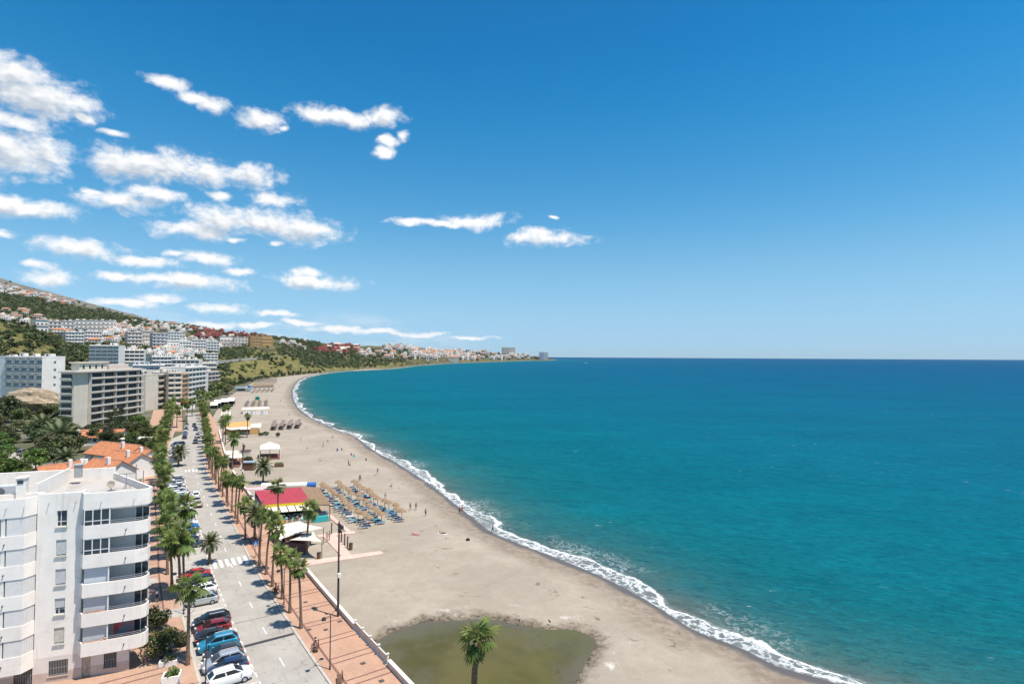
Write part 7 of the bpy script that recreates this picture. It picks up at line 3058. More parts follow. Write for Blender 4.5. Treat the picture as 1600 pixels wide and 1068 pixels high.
# tables and chairs inside the shade
TBL = B().tube((0, 0, 0), (0, 0, .7), .05, n=6).tube((0, 0, .7), (0, 0, .75), .45, n=10).mesh('top', [WOOD])
for k in range(14):
    t_, w_ = (k % 7 + .5) / 7, k // 7
    p = af.lerp(ag, t_) - dv * (.4 + 2.0 * w_)
    t = thing('dining_table', 'round dark table, %s from the left in the %s row under the red-roofed restaurant awning' % (ordw(k % 7), ['front', 'back'][w_]), 'table', (p.x, p.y, SAND0 + .35), k, 'restaurant tables')
    link('top', TBL, t)
    b = B()
    for a in range(4):
        x, y = .75 * math.cos(a * PI / 2), .75 * math.sin(a * PI / 2)
        b.box(x - .2, x + .2, y - .2, y + .2, .42, .47)
        b.box(x * 1.25 - .18, x * 1.25 + .18, y * 1.25 - .18, y * 1.25 + .18, .47, .9)
        for sx in (-.16, .16):
            b.box(x + sx - .02, x + sx + .02, y - .02, y + .02, 0, .42)
    b.obj('chairs', [TEAL, TRIM, PAL['white']][k % 3], t)
# inflatable / long white and blue store behind the roof
t = thing('beach_store', 'long low white and blue storage roll behind the crimson roof', 'storage', (0, 0, 0))
p, q = gp(409, 757, 0), gp(480, 755.5, 0)
B().tube(p + Vector((0, 0, -.3)), q + Vector((0, 0, -.3)), .75, n=12).obj('cover', PAL['white'], t)
B().tube(q + Vector((.02, 0, -.3)), q + Vector((2.2, .4, -.3)), .74, n=12).obj('end_cap', M('blue_tarp', (.03, .14, .42), .6), t)
t = thing('pink_canopy', 'flat pink canopy and grey roof left behind the crimson roof', 'canopy', (0, 0, 0))
poly_slab([gp(385, 765, 2.6), gp(408, 765, 2.6), gp(424, 759, 2.8), gp(411, 759.5, 2.8), gp(383, 762, 2.6)], .12).obj('roof', M('pale_pink_roof', (.6, .42, .42), .8), t)
for px, py in ((386, 764.5), (423, 759.5)):
    p = gp(px, py, 2.5)
    B().tube((p.x, p.y, SAND0), (p.x, p.y, 2.5), .07, n=6).obj('post', RAIL, t)

# cream shade sails with a plank enclosure beneath
SS = thing('shade_sails', 'pair of cream shade sails stretched over the mauve plank enclosure', 'shade sail', (0, 0, 0))


def sail(P, sag, parent):
    n = 8
    b = B()
    for i in range(n + 1):
        for j in range(n + 1):
            s_, t_ = i / n, j / n
            q = (P[0] * (1 - s_) + P[1] * s_) * (1 - t_) + (P[3] * (1 - s_) + P[2] * s_) * t_
            c_ = (P[0] + P[1] + P[2] + P[3]) / 4
            pull = .10 * (1 - (2 * s_ - 1) ** 2 * 0) * ((s_ * (1 - s_) * 4) * (abs(2 * t_ - 1) ** 3) + (t_ * (1 - t_) * 4) * (abs(2 * s_ - 1) ** 3))
            q = q.lerp(c_, pull)
            q = q - Vector((0, 0, sag * 16 * s_ * (1 - s_) * t_ * (1 - t_)))
            b.v.append(tuple(q))
    for i in range(n):
        for j in range(n):
            b.f.append((i * (n + 1) + j, (i + 1) * (n + 1) + j, (i + 1) * (n + 1) + j + 1, i * (n + 1) + j + 1))
    b.m = [0] * len(b.f)
    me = b.mesh('sail', [CANV])
    me.polygons.foreach_set('use_smooth', [True] * len(me.polygons))
    o = link('sail', me, parent)
    return o


S1 = [gp(435, 842.5, 2.3), gp(505.5, 824, 2.0), gp(467, 813.5, 3.0), gp(425.5, 820.5, 2.8)]
S2 = [gp(452, 843, 2.2), gp(503, 846, 1.9), gp(490, 830, 2.6), gp(470, 836.5, 2.3)]
sail(S1, .25, SS)
sail(S2, .2, SS)
for q in (S1[0], S1[1], S1[2], S1[3], S2[1]):
    B().tube((q.x, q.y, SAND0), (q.x, q.y, q.z + .1), .07, n=6).obj('mast', WOOD, SS)
EN = thing('plank_enclosure', 'mauve-brown plank enclosure under the cream shade sails', 'enclosure', (0, 0, 0))
PLANK = M('mauve_planks', (.17, .10, .10), .85, .25, 2, coord='Position')
cs_ = [gp(438, 862, SAND0), gp(476, 865, SAND0), gp(486, 848, SAND0), gp(447, 845, SAND0)]
for a, c_ in ((0, 1), (1, 2), (2, 3), (3, 0)):
    for k in range(14):
        p, q = cs_[a].lerp(cs_[c_], k / 14 + .003), cs_[a].lerp(cs_[c_], (k + 1) / 14 - .003)
        wrow('plank', PLANK, p, q, SAND0, SAND0 + 1.75 + .04 * (k % 2), EN, .05)
poly_slab([Vector((*q.xy, SAND0 + .1)) for q in cs_], .2).obj('floor', PLANK, EN)

# ------------------------------------------------------------------ yellow-roofed restaurant, tent, kiosk and far beach buildings
YR = thing('beach_restaurant', 'beach restaurant with an amber hip roof and white side annexe', 'restaurant', (0, 0, 0))
AMB = M('amber_roof', (.58, .32, .12), .85, .15, 1)
e_ = [gp(352, 667, 2.2), gp(391, 665, 2.2), gp(393, 659.5, 2.2), gp(355, 660.5, 2.2)]
rd0, rd1 = gp(362, 659.3, 4.0), gp(384, 658, 4.0)
b = B()
b.add(e_ + [rd0, rd1], [(0, 1, 5, 4), (1, 2, 5), (2, 3, 4, 5), (3, 0, 4), (3, 2, 1, 0)])
b.obj('roof', AMB, YR)
for a, c_ in ((0, 1), (1, 2), (3, 0)):
    wrow('wall', PAL['ochre'], e_[a], e_[c_], SAND0, 2.18, YR, .2)
p0, p1, q0, q1 = e_[0], e_[1], gp(360, 671, 1.4), gp(391, 670, 1.4)
poly_slab([q0, q1, Vector((p1.x, p1.y - .2, 1.9)), Vector((p0.x, p0.y - .2, 1.9))], .06).obj('awning', PAL['white'], YR)
an_ = [gp(390, 678, SAND0), gp(404, 677.5, SAND0), gp(404, 672.5, SAND0), gp(391, 673, SAND0)]
b = B()
b.prism([(q.x, q.y) for q in an_], SAND0, 1.7)
b.obj('annexe', PAL['ochre'], YR)
b = B()
b.prism([(q.x * 1.0 + (q.x - an_[0].x) * .25, q.y + (q.y - an_[0].y) * .3) for q in an_], 1.702, 1.95)
b.obj('annexe_roof', PAL['white'], YR)
wrow('bar_front', DKIN, gp(372, 676, SAND0), gp(389, 675.5, SAND0), SAND0 + .9, 1.2, YR, .1)
wrow('counter', PAL['white'], gp(371, 678, SAND0), gp(389, 677.5, SAND0), SAND0, SAND0 + .9, YR, .3)
# white pavilion tent on a red-brown deck
PT = thing('beach_pavilion', 'white canvas pavilion with open sides on a red-brown deck', 'pavilion', (0, 0, 0))
c4 = [gp(405.5, 717, SAND0), gp(437.5, 716.5, SAND0), gp(436, 709.5, SAND0), gp(407, 710, SAND0)]
top = (c4[0] + c4[2]) / 2 + Vector((0, 0, 5.2))
ev = [Vector((*q.xy, 2.4)) for q in c4]
b = B()
b.add(ev + [top], [(0, 1, 4), (1, 2, 4), (2, 3, 4), (3, 0, 4)])
b.add([e - Vector((0, 0, .45)) for e in ev] + ev, [(i, (i + 1) % 4, 4 + (i + 1) % 4, 4 + i) for i in range(4)])
b.obj('canopy', PAL['white'], PT)
for i in range(4):
    for t_ in (0, .5):
        q = c4[i].lerp(c4[(i + 1) % 4], t_)
        B().tube((q.x, q.y, SAND0), (q.x, q.y, 2.1), .09, n=6).obj('post', WOOD if t_ else PAL['white'], PT)
poly_slab([Vector((*q.xy, SAND0 + .35)) for q in c4], .5).obj('deck', M('red_deck', (.22, .08, .06), .9, .2), PT)
KI = thing('kiosk', 'brown plank kiosk with a grey-blue flat roof on the sand', 'kiosk', gp(390, 733, SAND0), .15)
for k in range(12):
    x = -1.6 + 3.2 * k / 12
    B().box(x + .01, x + 3.2 / 12 - .01, -1.3, -1.22, 0, 2.3).obj('plank', WOOD, KI)
b = B()
b.box(-1.6, 1.6, -1.215, 1.3, 0, 2.3)
b.obj('wall', WOOD, KI)
B().box(-1.8, 1.8, -1.5, 1.5, 2.301, 2.5).obj('roof', M('grey_blue_roof', (.28, .34, .42), .6), KI)
bx = thing('locker_hut', 'narrow brown-grey hut behind the small cream awnings', 'hut', gp(384, 714, SAND0), .1)
B().box(-1.4, 1.4, -1, 1, 0, 2.4).obj('wall', PAL['stone'], bx)
B().box(-1.55, 1.55, -1.15, 1.15, 2.401, 2.55).obj('roof', WOOD, bx)
for i, (pts, lab) in enumerate([([(353, 710), (374, 708), (371, 703), (352, 704)], 'upper small cream awning of the wall-side cafe'), ([(355, 716), (379, 714), (377, 708), (361, 710)], 'lower small cream awning of the wall-side cafe')]):
    t = thing('cafe_awning', lab, 'awning', (0, 0, 0))
    P = [gp(x, y, 1.9) for x, y in pts]
    poly_slab(P, .08).obj('canopy', CANV, t)
    for q in P:
        B().tube((q.x, q.y, SAND0), (q.x, q.y, 1.85), .06, n=5).obj('post', RAIL, t)
for k in range(6):
    p = gp(356 + k * 4.5, 724 - (k % 2) * 6, -.6)
    t = thing('cafe_table', '%s square table from the left at the wall-side cafe' % ordw(k), 'table', p, k * .3, 'wall-side cafe tables')
    B().box(-.5, .5, -.5, .5, .68, .74).obj('top', PAL['white'] if k % 3 == 0 else WOOD, t)
    B().tube((0, 0, -.5), (0, 0, .68), .06, n=6).obj('leg', POLE, t)
b = poly_slab([gp(350, 728, -.6), gp(374, 727, -.6), gp(380, 716, -.6), gp(352, 716, -.6)], .7)
kind(b.obj('cafe_terrace', M('red_deck2', (.30, .15, .11), .9, .2)), 'structure')
for i, (x0, x1, y, hh, lab) in enumerate([(334, 345, 638, 2.6, 'first white marquee roof of the far beach restaurant'), (345, 357, 637, 3.0, 'second white marquee roof of the far beach restaurant'), (355, 366, 635, 2.8, 'third white marquee roof of the far beach restaurant'),
                                          (328, 340, 641, 2.2, 'low cream marquee at the landward end of the far beach restaurant'), (345, 360, 658, 2.0, 'small cream awning in front of the pair of thin palms')]):
    t = thing('marquee', lab, 'marquee', (0, 0, 0), 0, 'white marquees of the far beach restaurant')
    P = [gp(x0, y, -1), gp(x1, y - .3, -1), gp(x1 + 1.2, y - 4.5, -1), gp(x0 + 1.2, y - 4.2, -1)]
    ev = [Vector((*q.xy, hh)) for q in P]
    r0, r1 = (ev[0] + ev[3]) / 2 + Vector((0, 0, 1.5)), (ev[1] + ev[2]) / 2 + Vector((0, 0, 1.5))
    b = B()
    b.add(ev + [r0, r1], [(0, 1, 5, 4), (2, 3, 4, 5), (1, 2, 5), (3, 0, 4), (3, 2, 1, 0)])
    b.obj('canopy', PAL['white'] if i < 3 else CANV, t)
    for q in P:
        B().tube((q.x, q.y, -1.1), (q.x, q.y, hh), .1, n=5).obj('post', RAIL, t)
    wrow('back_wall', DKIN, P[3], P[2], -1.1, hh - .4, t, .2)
t = thing('red_canopy_shop', 'white shop front with a bright red canopy below the rounded apartment house', 'shop', (0, 0, 0))
p, q = gp(276, 640), gp(300, 638)
b = B()
c_ = (p + q) / 2
b.obox((c_.x, c_.y), (q - p), (q - p).length / 2, 3, 0, 4.0)
b.obj('wall', PAL['white'], t)
b = B()
b.obox((c_.x, c_.y), (q - p), (q - p).length * .2, 3.6, 4.0, 4.7)
b.obj('canopy', M('bright_red', (.5, .02, .02), .7), t)
# changing cabins and screens
t = thing('changing_cabins', 'white canvas windbreak enclosure with an awning on the open sand', 'windbreak', (0, 0, 0))
p0, p1 = gp(379, 648, -1), gp(419, 646.5, -1)
for k in range(10):
    a_, c_ = p0.lerp(p1, k / 10 + .006), p0.lerp(p1, (k + 1) / 10 - .006)
    wrow('canvas_panel', PAL['white'] if k % 4 != 3 else PAL['bluegrey'], a_, c_, -1.1, 1.0, t, .08)
poly_slab([gp(377, 639.5, 1.4), gp(421, 638, 1.4), gp(420, 635.5, 1.5), gp(380, 636.5, 1.5)], .06).obj('awning', PAL['white'], t)
for x, y in ((378, 647.5), (398, 647), (419, 646.3)):
    q = gp(x, y, -1)
    B().tube((q.x, q.y, -1.1), (q.x, q.y, 1.4), .08, n=5).obj('post', RAIL, t)
t = thing('lifeguard_tower', 'green-roofed lifeguard tower on yellow legs', 'lifeguard tower', gp(402, 631, -1.1), .3)
b = B()
for x in (-1, 1):
    for y in (-1, 1):
        b.tube((x * 1.3, y * 1.3, 0), (x * .9, y * .9, 3.0), .1, n=5)
b.obj('legs', YEL, t)
B().bevbox(-1.3, 1.3, -1.3, 1.3, 3.0, 5.0, .05).obj('cabin', M('green_cabin', (.03, .25, .20), .6), t)
b = B()
b.add([(-1.6, -1.6, 5), (1.6, -1.6, 5), (1.6, 1.6, 5), (-1.6, 1.6, 5), (0, 0, 6.0)], [(0, 1, 4), (1, 2, 4), (2, 3, 4), (3, 0, 4), (3, 2, 1, 0)])
b.obj('roof', M('green_roof', (.02, .2, .16), .6), t)
t = thing('blue_kiosk', 'light blue and white beach kiosk at the end of the palm grove', 'kiosk', gp(381, 611, -1), .2)
B().box(-7, 7, -3, 3, 0, 3.2).obj('wall', PAL['white'], t)
B().box(-7.6, 7.6, -4.5, 3.4, 3.2, 3.6).obj('roof', M('sky_blue_roof', (.25, .50, .62), .7), t)
B().box(3.5, 6, -1, 2, 3.601, 5.4).obj('sign_box', M('deep_blue', (.03, .10, .30), .6), t)
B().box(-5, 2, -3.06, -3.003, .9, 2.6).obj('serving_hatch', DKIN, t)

# ------------------------------------------------------------------ parasols and loungers
b = B()
nseg = 12
for k in range(nseg):
    pass
rng_ = random.Random(8)


def thatch_canopy():
    b = B()
    n = 14
    rings = [(0.05, 2.62), (.55, 2.42), (1.05, 2.15), (1.45, 1.86)]
    for j, (r, z) in enumerate(rings):
        for i in range(n):
            a = 2 * PI * i / n
            q = r * (1 + (.07 * rng_.uniform(-1, 1) if j == 3 else 0))
            b.v.append((q * math.cos(a), q * math.sin(a), z + (rng_.uniform(-.08, .04) if j == 3 else 0)))
    for j in range(3):
        for i in range(n):
            k = (i + 1) % n
            b.f.append((j * n + k, j * n + i, (j + 1) * n + i, (j + 1) * n + k))
    b.f.append(tuple(range(n)))
    b.m = [0] * len(b.f)
    for i in range(40):
        a = rng_.uniform(0, 6.28)
        r = 1.42
        p = (r * math.cos(a), r * math.sin(a), 1.9)
        q = (1.62 * math.cos(a), 1.62 * math.sin(a), 1.72 + rng_.uniform(-.08, .05))
        w = .05
        b.add([(p[0] - w * math.sin(a), p[1] + w * math.cos(a), p[2]), (p[0] + w * math.sin(a), p[1] - w * math.cos(a), p[2]), q], [(0, 1, 2)])
    return b.mesh('canopy', [THATCH])


TC = thatch_canopy()
TP = B().tube((0, 0, -.2), (0, 0, 2.5), .06, n=6).mesh('pole', [WOOD])
lf = B()
for x in (-.95, .95):
    for y in (-.28, .28):
        lf.box(x - .03, x + .03, y - .03, y + .03, -.1, .28)
lf.box(-1.0, 1.0, -.33, -.28, .28, .34)
lf.box(-1.0, 1.0, .28, .33, .28, .34)
LF = lf.mesh('frame', [PAL['white']])
lm = B()
lm.bevbox(-.55, 1.0, -.30, .30, .33, .43, .02)
lm.add([(-.56, -.3, .35), (-.56, .3, .35), (-1.05, .3, .78), (-1.05, -.3, .78), (-.56, -.3, .44), (-.56, .3, .44), (-1.1, .3, .87), (-1.1, -.3, .87)], [(0, 1, 2, 3), (7, 6, 5, 4), (0, 4, 5, 1), (2, 6, 7, 3), (0, 3, 7, 4), (1, 5, 6, 2)])
LM = lm.mesh('mattress', [M('blue_mattress', (.03, .18, .34), .8, .15)])
BLU = [MATS['blue_mattress'], M('teal_mattress', (.04, .30, .40), .8, .15), M('navy_mattress', (.02, .06, .13), .8, .15), M('towel_white', (.62, .60, .58), .9), M('towel_pink', (.55, .25, .28), .9), M('cyan_mattress', (.08, .42, .52), .8)]
MNAME = ['blue', 'teal', 'dark navy', 'white-towelled', 'pink-towelled', 'cyan']
ROWS = [((503, 753), (572, 807), 13, 'landward'), ((528, 751.5), (599, 801), 12, 'middle'), ((552, 751), (630, 797), 13, 'seaward')]
sea_dir = math.atan2((gp(640, 790) - gp(540, 800)).y, (gp(640, 790) - gp(540, 800)).x)
for (p, q, n, wh) in ROWS:
    P, Q = gp(*p, 1.0), gp(*q, 1.0)
    ang = math.atan2((Q - P).y, (Q - P).x) + PI / 2
    if math.cos(ang) < 0:
        ang += PI
    kk_ = 0
    for i in range(n):
        c_ = P.lerp(Q, i / (n - 1)) + Vector((rng_.uniform(-.6, .6), rng_.uniform(-.7, .7), 0))
        z = SAND0 - .02
        t = thing('straw_parasol', '%s straw parasol from the far end of the %s row' % (ordw(i), wh), 'parasol', (c_.x, c_.y, z), rng_.uniform(0, 6), 'straw parasols near the red-roofed restaurant')
        o = link('canopy', TC, t)
        o.scale = (.70, .70, rng_.uniform(.88, 1.0))
        link('pole', TP, t)
        for sg in (-1, 1):
            d_ = Vector((math.cos(ang + PI / 2), math.sin(ang + PI / 2), 0))
            l = c_ + d_ * sg * .9 - Vector((math.cos(ang), math.sin(ang), 0)) * rng_.uniform(.5, 1.5)
            mi = rng_.choices(range(6), (6, 3, 9, 1, .6, 1.4))[0]
            t2 = thing('sun_lounger', '%s lounger on the %s side of the %s parasol in the %s row' % (MNAME[mi], 'far' if (d_ * sg).y > 0 else 'near', ordw(i), wh), 'sun lounger', (l.x, l.y, z), ang + rng_.uniform(-.3, .3), 'sun loungers under the straw parasols')
            o = link('mattress', LM, t2)
            o.material_slots[0].link = 'OBJECT'
            o.material_slots[0].material = BLU[mi]
            link('frame', LF, t2)
# far groups of closed and open parasols with beds
def far_parasol(col_, closed):
    b = B()
    if closed:
        b.tube((0, 0, 0), (0, 0, 2.6), .05, n=5, mi=1)
        b.tube((0, 0, 1.0), (0, 0, 2.5), .22, .05, 6)
    else:
        b.tube((0, 0, 0), (0, 0, 2.3), .05, n=5, mi=1)
        b.cone((0, 0), 1.35, 2.0, 2.7, 9)
    for sg in (-1, 1):
        b.box(-.9, 1.0, sg * .8 - .3, sg * .8 + .3, .28, .4, 2)
        b.box(-1.2, -.91, sg * .8 - .3, sg * .8 + .3, .4, .8, 2)
        for x in (-.8, .9):
            b.box(x - .03, x + .03, sg * .8 - .25, sg * .8 + .25, 0, .28, 1)
    return b.mesh('beach_set', [col_, WOOD, M('grey_bed', (.16, .13, .12), .9, .2)])


FP = far_parasol(M('taupe_parasol', (.22, .17, .15), .9, .2), False)
FC_ = far_parasol(M('grey_parasol', (.27, .25, .24), .9, .2), True)
FT = far_parasol(THATCH, False)
for (nm, corners, nc, nr, me, wh) in [('taupe', [(427, 672), (464, 669), (468, 662), (430, 664)], 4, 6, FP, 'dark block on the open sand'),
                                      ('grey', [(385, 635), (415, 634), (416, 627), (388, 628)], 4, 5, FC_, 'folded block behind the white windbreak'),
                                      ('grey', [(394, 614), (424, 612), (428, 608), (400, 609)], 5, 4, FC_, 'file of grey parasols beside the blue kiosk'),
                                      ('straw', [(394, 606), (426, 605), (427, 601), (396, 602)], 10, 4, FT, 'straw field beyond the blue kiosk'),
                                      ('taupe', [(398, 599.5), (430, 598.5), (432, 592), (404, 593)], 9, 5, FP, 'farthest field below the bluff')]:
    cw = [gp(x, y, -1.2) for x, y in corners]
    for i in range(nc):
        for j in range(nr):
            s_, t_ = i / (nc - 1), j / (nr - 1)
            q = (cw[0] * (1 - s_) + cw[1] * s_) * (1 - t_) + (cw[3] * (1 - s_) + cw[2] * s_) * t_
            o = link('beach_parasol', me, None, (q.x + rng_.uniform(-.3, .3), q.y + rng_.uniform(-.3, .3), -1.15), rng_.uniform(-.1, .1))
            tag(o, '%s parasol, %s across and %s back, %s' % (nm, ORD[i], ORD[j], wh), 'parasol', 'parasols in the ' + wh)

# ------------------------------------------------------------------ people
SKIN = [M('skin_light', (.52, .31, .22), .6, .08, 6), M('skin_tan', (.36, .19, .12), .6, .08, 6)]
HAIR = M('hair_dark', (.03, .02, .015), .7)
CLOTH = {n: M('cloth_' + n.replace(' ', '_'), c, .9, .12, 8) for n, c in dict(white=(.68, .66, .64), black=(.02, .02, .022), blue=(.06, .14, .32), red=(.42, .04, .04), navy=(.02, .03, .08), pink=(.6, .28, .32), grey=(.25, .25, .27), teal=(.04, .28, .3), yellow=(.6, .45, .06)).items()}


def person_mesh(pose):
    P = dict(pelvis=(0, 0, .95), waist=(0, .01, 1.12), chest=(0, 0, 1.34), neck=(0, .01, 1.49), chin=(0, .05, 1.55), head=(0, .02, 1.64), crown=(0, .0, 1.72))
    for s, k in ((-1, 'l'), (1, 'r')):
        P.update({k + 'sh': (s * .18, 0, 1.42), k + 'el': (s * .25, -.02, 1.14), k + 'wr': (s * .25, .08, .90), k + 'ha': (s * .25, .12, .80), k + 'hip': (s * .09, 0, .90), k + 'kn': (s * .10, .03, .50), k + 'an': (s * .10, 0, .09), k + 'to': (s * .12, .17, .03)})
    if pose == 'walk':
        P.update(lkn=(-.10, .22, .54), lan=(-.10, .26, .12), lto=(-.11, .42, .06), rkn=(.10, -.06, .50), ran=(.10, -.33, .16), rto=(.11, -.22, .03), lel=(-.25, -.16, 1.16), lwr=(-.24, -.16, .92), lha=(-.24, -.14, .82), rel=(.25, .12, 1.16), rwr=(.22, .28, .98), rha=(.22, .34, .92))
    if pose == 'sit':      # on the ground or a seat
        d = -.82
        for k in ('pelvis', 'waist', 'chest', 'neck', 'chin', 'head', 'crown', 'lsh', 'rsh', 'lel', 'rel', 'lwr', 'rwr', 'lha', 'rha', 'lhip', 'rhip'):
            x, y, z = P[k]
            P[k] = (x, y - (.12 if z > 1.0 else 0) * (z - .95), z + d)
        P.update(lkn=(-.14, .42, .42), lan=(-.13, .62, .07), lto=(-.13, .80, .03), rkn=(.14, .42, .42), ran=(.13, .62, .07), rto=(.13, .80, .03), lwr=(-.2, .22, .36), lha=(-.17, .32, .40), rwr=(.2, .22, .36), rha=(.17, .32, .40))
    if pose == 'seat':
        for k in P:
            x, y, z = P[k]
            if 'kn' not in k and 'an' not in k and 'to' not in k:
                P[k] = (x, y, z - .42)
        P.update(lkn=(-.12, .42, .50), lan=(-.12, .45, .09), lto=(-.13, .6, .03), rkn=(.12, .42, .50), ran=(.12, .45, .09), rto=(.13, .6, .03), lwr=(-.18, .25, .60), lha=(-.15, .33, .58), rwr=(.18, .25, .60), rha=(.15, .33, .58))
    if pose == 'lie':
        Q = {}
        for k, (x, y, z) in P.items():
            Q[k] = (x * 1.1, z - .95, .14 - y * .4)
        P = Q
    E = [('pelvis', 'waist'), ('waist', 'chest'), ('chest', 'neck'), ('neck', 'chin'), ('chin', 'head'), ('head', 'crown')]
    for k in 'lr':
        E += [('chest', k + 'sh'), (k + 'sh', k + 'el'), (k + 'el', k + 'wr'), (k + 'wr', k + 'ha'), ('pelvis', k + 'hip'), (k + 'hip', k + 'kn'), (k + 'kn', k + 'an'), (k + 'an', k + 'to')]
    R = dict(pelvis=(.15, .11), waist=(.13, .095), chest=(.16, .11), neck=(.055, .055), chin=(.075, .08), head=(.085, .10), crown=(.06, .07))
    for k in 'lr':
        R.update({k + 'sh': (.065, .065), k + 'el': (.045, .045), k + 'wr': (.032, .032), k + 'ha': (.04, .02), k + 'hip': (.10, .10), k + 'kn': (.062, .062), k + 'an': (.042, .042), k + 'to': (.045, .03)})
    names = list(P)
    me = bpy.data.meshes.new('body')
    me.from_pydata([P[n] for n in names], [(names.index(a), names.index(c)) for a, c in E], [])
    o = bpy.data.objects.new('body', me)
    C.objects.link(o)
    md = o.modifiers.new('s', 'SKIN')
    for i, n in enumerate(names):
        me.skin_vertices[0].data[i].radius = R[n]
        me.skin_vertices[0].data[i].use_root = n == 'pelvis'
    o.modifiers.new('d', 'SUBSURF').levels = 1
    dg = bpy.context.evaluated_depsgraph_get()
    dg.update()
    m2 = bpy.data.meshes.new_from_object(o.evaluated_get(dg))
    bpy.data.objects.remove(o)
    m2.name = 'body'
    m2.materials.clear()
    for m in (SKIN[0], CLOTH['white'], CLOTH['black']):
        m2.materials.append(m)
    # clothing by nearest bone
    pts_ = {'top': [('waist', 'chest'), ('chest', 'neck'), ('chest', 'lsh'), ('chest', 'rsh')], 'bot': [('pelvis', 'waist'), ('pelvis', 'lhip'), ('pelvis', 'rhip'), ('lhip', 'lkn'), ('rhip', 'rkn')],
            'skin': [('neck', 'chin'), ('head', 'crown'), ('lsh', 'lel'), ('rsh', 'rel'), ('lel', 'lwr'), ('rel', 'rwr'), ('lwr', 'lha'), ('rwr', 'rha'), ('lkn', 'lan'), ('rkn', 'ran'), ('lan', 'lto'), ('ran', 'rto')]}
    idx = []
    for p in m2.polygons:
        best = None
        for key, bones in pts_.items():
            for a, c in bones:
                A_, C_ = Vector(P[a]), Vector(P[c])
                tt = min(max((p.center - A_).dot(C_ - A_) / max((C_ - A_).length_squared, 1e-9), 0), 1)
                d = (p.center - A_.lerp(C_, tt)).length
                if best is None or d < best[0]:
                    best = (d, key)
        idx.append({'top': 1, 'bot': 2, 'skin': 0}[best[1]])
    m2.polygons.foreach_set('material_index', idx)
    m2.polygons.foreach_set('use_smooth', [True] * len(idx))
    # hair cap
    h = B()
    hd = Vector(P['head'])
    up = (Vector(P['crown']) - hd).normalized()
    n = 9
    fwd = Vector((0, 1, 0)) if pose != 'lie' else Vector((0, 0, -1))
    sd = Vector((1, 0, 0))
    rings = [(.118, -.05), (.118, .03), (.085, .09), (.03, .118)]
    for r, z in rings:
        for i in range(n):
            a = 2 * PI * i / n
            q = hd + sd * r * .92 * math.cos(a) + fwd * (r * 1.05 * math.sin(a) - .02) + up * (z + (.05 if math.sin(a) > .4 and z < 0 else 0))
            h.v.append(tuple(q))
    for j in range(3):
        for i in range(n):
            k = (i + 1) % n
            h.f.append((j * n + i, j * n + k, (j + 1) * n + k, (j + 1) * n + i))
    h.f.append(tuple(3 * n + i for i in range(n)))
    h.m = [0] * len(h.f)
    return m2, h.mesh('hair', [HAIR])


POSE = {p: person_mesh(p) for p in ('stand', 'walk', 'sit', 'seat', 'lie')}


def person(label, base, ang, pose, top, bottom, skin=0, scale=1.0):
    me, hr = POSE[pose]
    t = thing('person', label, 'person', base, ang)
    o = link('body', me, t)
    for i, m in enumerate((SKIN[skin], SKIN[skin] if top == 'bare' else CLOTH[top], SKIN[skin] if bottom == 'bare' else CLOTH[bottom])):
        o.material_slots[i].link = 'OBJECT'
        o.material_slots[i].material = m
    link('hair', hr, t)
    t.scale = (scale,) * 3
    return t


ZS = -1.13
person('person in a pale shirt and dark trousers standing on the pavement by the near block', gp(245, 940, SW), .6, 'stand', 'white', 'navy', 0, 1.03)
person('person in dark clothes walking under the near oleander branches', gp(264, 1028, SW), 1.0, 'walk', 'blue', 'black')
person('left of two bathers walking beyond the parasols', gp(641, 797, ZS), 2.5, 'walk', 'bare', 'black', 1)
person('right of two bathers walking beyond the parasols', gp(650, 796.5, ZS), 2.5, 'walk', 'bare', 'navy', 1)
person('bather in dark trunks standing on the damp sand', gp(718, 802, -1.6), .5, 'stand', 'bare', 'navy', 1)
person('bather in red beside the one on the damp sand', gp(722, 802.5, -1.6), -.4, 'walk', 'red', 'red', 0)
person('bather alone at the foam edge above the bottom bend', gp(770, 832, -1.85), 1.0, 'walk', 'bare', 'black', 1)
person('person in pale shirt near the last seaward parasols', gp(602, 779, ZS), .2, 'stand', 'white', 'grey')
person('person dressed in black beyond the farthest parasol row', gp(561.5, 751, ZS), 2.0, 'walk', 'black', 'black')
person('second figure in grey beside the black-dressed one', gp(563.5, 750.5, ZS), 2.0, 'walk', 'grey', 'black')
person('sunbather lying on a pink towel in front of the parasols', gp(649, 834, ZS + .03), 1.2, 'lie', 'bare', 'pink', 0)
person('sunbather lying on a white towel nearer the sea', gp(692, 833, ZS + .03), 1.3, 'lie', 'bare', 'black', 1)
person('left sitter of the pair far up the open sand', gp(527, 703, ZS), 0, 'sit', 'black', 'black', 1)
person('right sitter of the pair far up the open sand', gp(534, 703, ZS), 0, 'sit', 'bare', 'navy', 1)
person('person standing near the towels far up the sand', gp(544.5, 727, ZS), 1, 'stand', 'bare', 'red', 1)
person('person sitting at the feet of the standing bather far up the sand', gp(547, 727, ZS), 1, 'sit', 'bare', 'black', 0)
person('sitter in dark clothes on a towel above the far standing bather', gp(549, 711, ZS), .5, 'sit', 'navy', 'black', 0)
person('sitter with pale shirt beside the dark one far up the sand', gp(553, 712, ZS), .5, 'sit', 'white', 'grey', 0)
person('lone sitter near the damp line far up the sand', gp(572, 719, ZS), .5, 'sit', 'black', 'black', 1)
person('swimmer standing waist-deep in the foam at the upper bend', gp(525, 672, -2.7), .5, 'stand', 'bare', 'black', 1)
person('swimmer waist-deep beyond the foam in mid beach', gp(633, 716, -2.8), .5, 'stand', 'bare', 'black', 1)
person('bather wading in the surf left of the foam bend', gp(587, 706, -2.3), .5, 'walk', 'bare', 'navy', 1)
person('left of two people by the wooden shower posts', gp(511, 845, SAND0 + .14), .5, 'stand', 'bare', 'pink', 0)
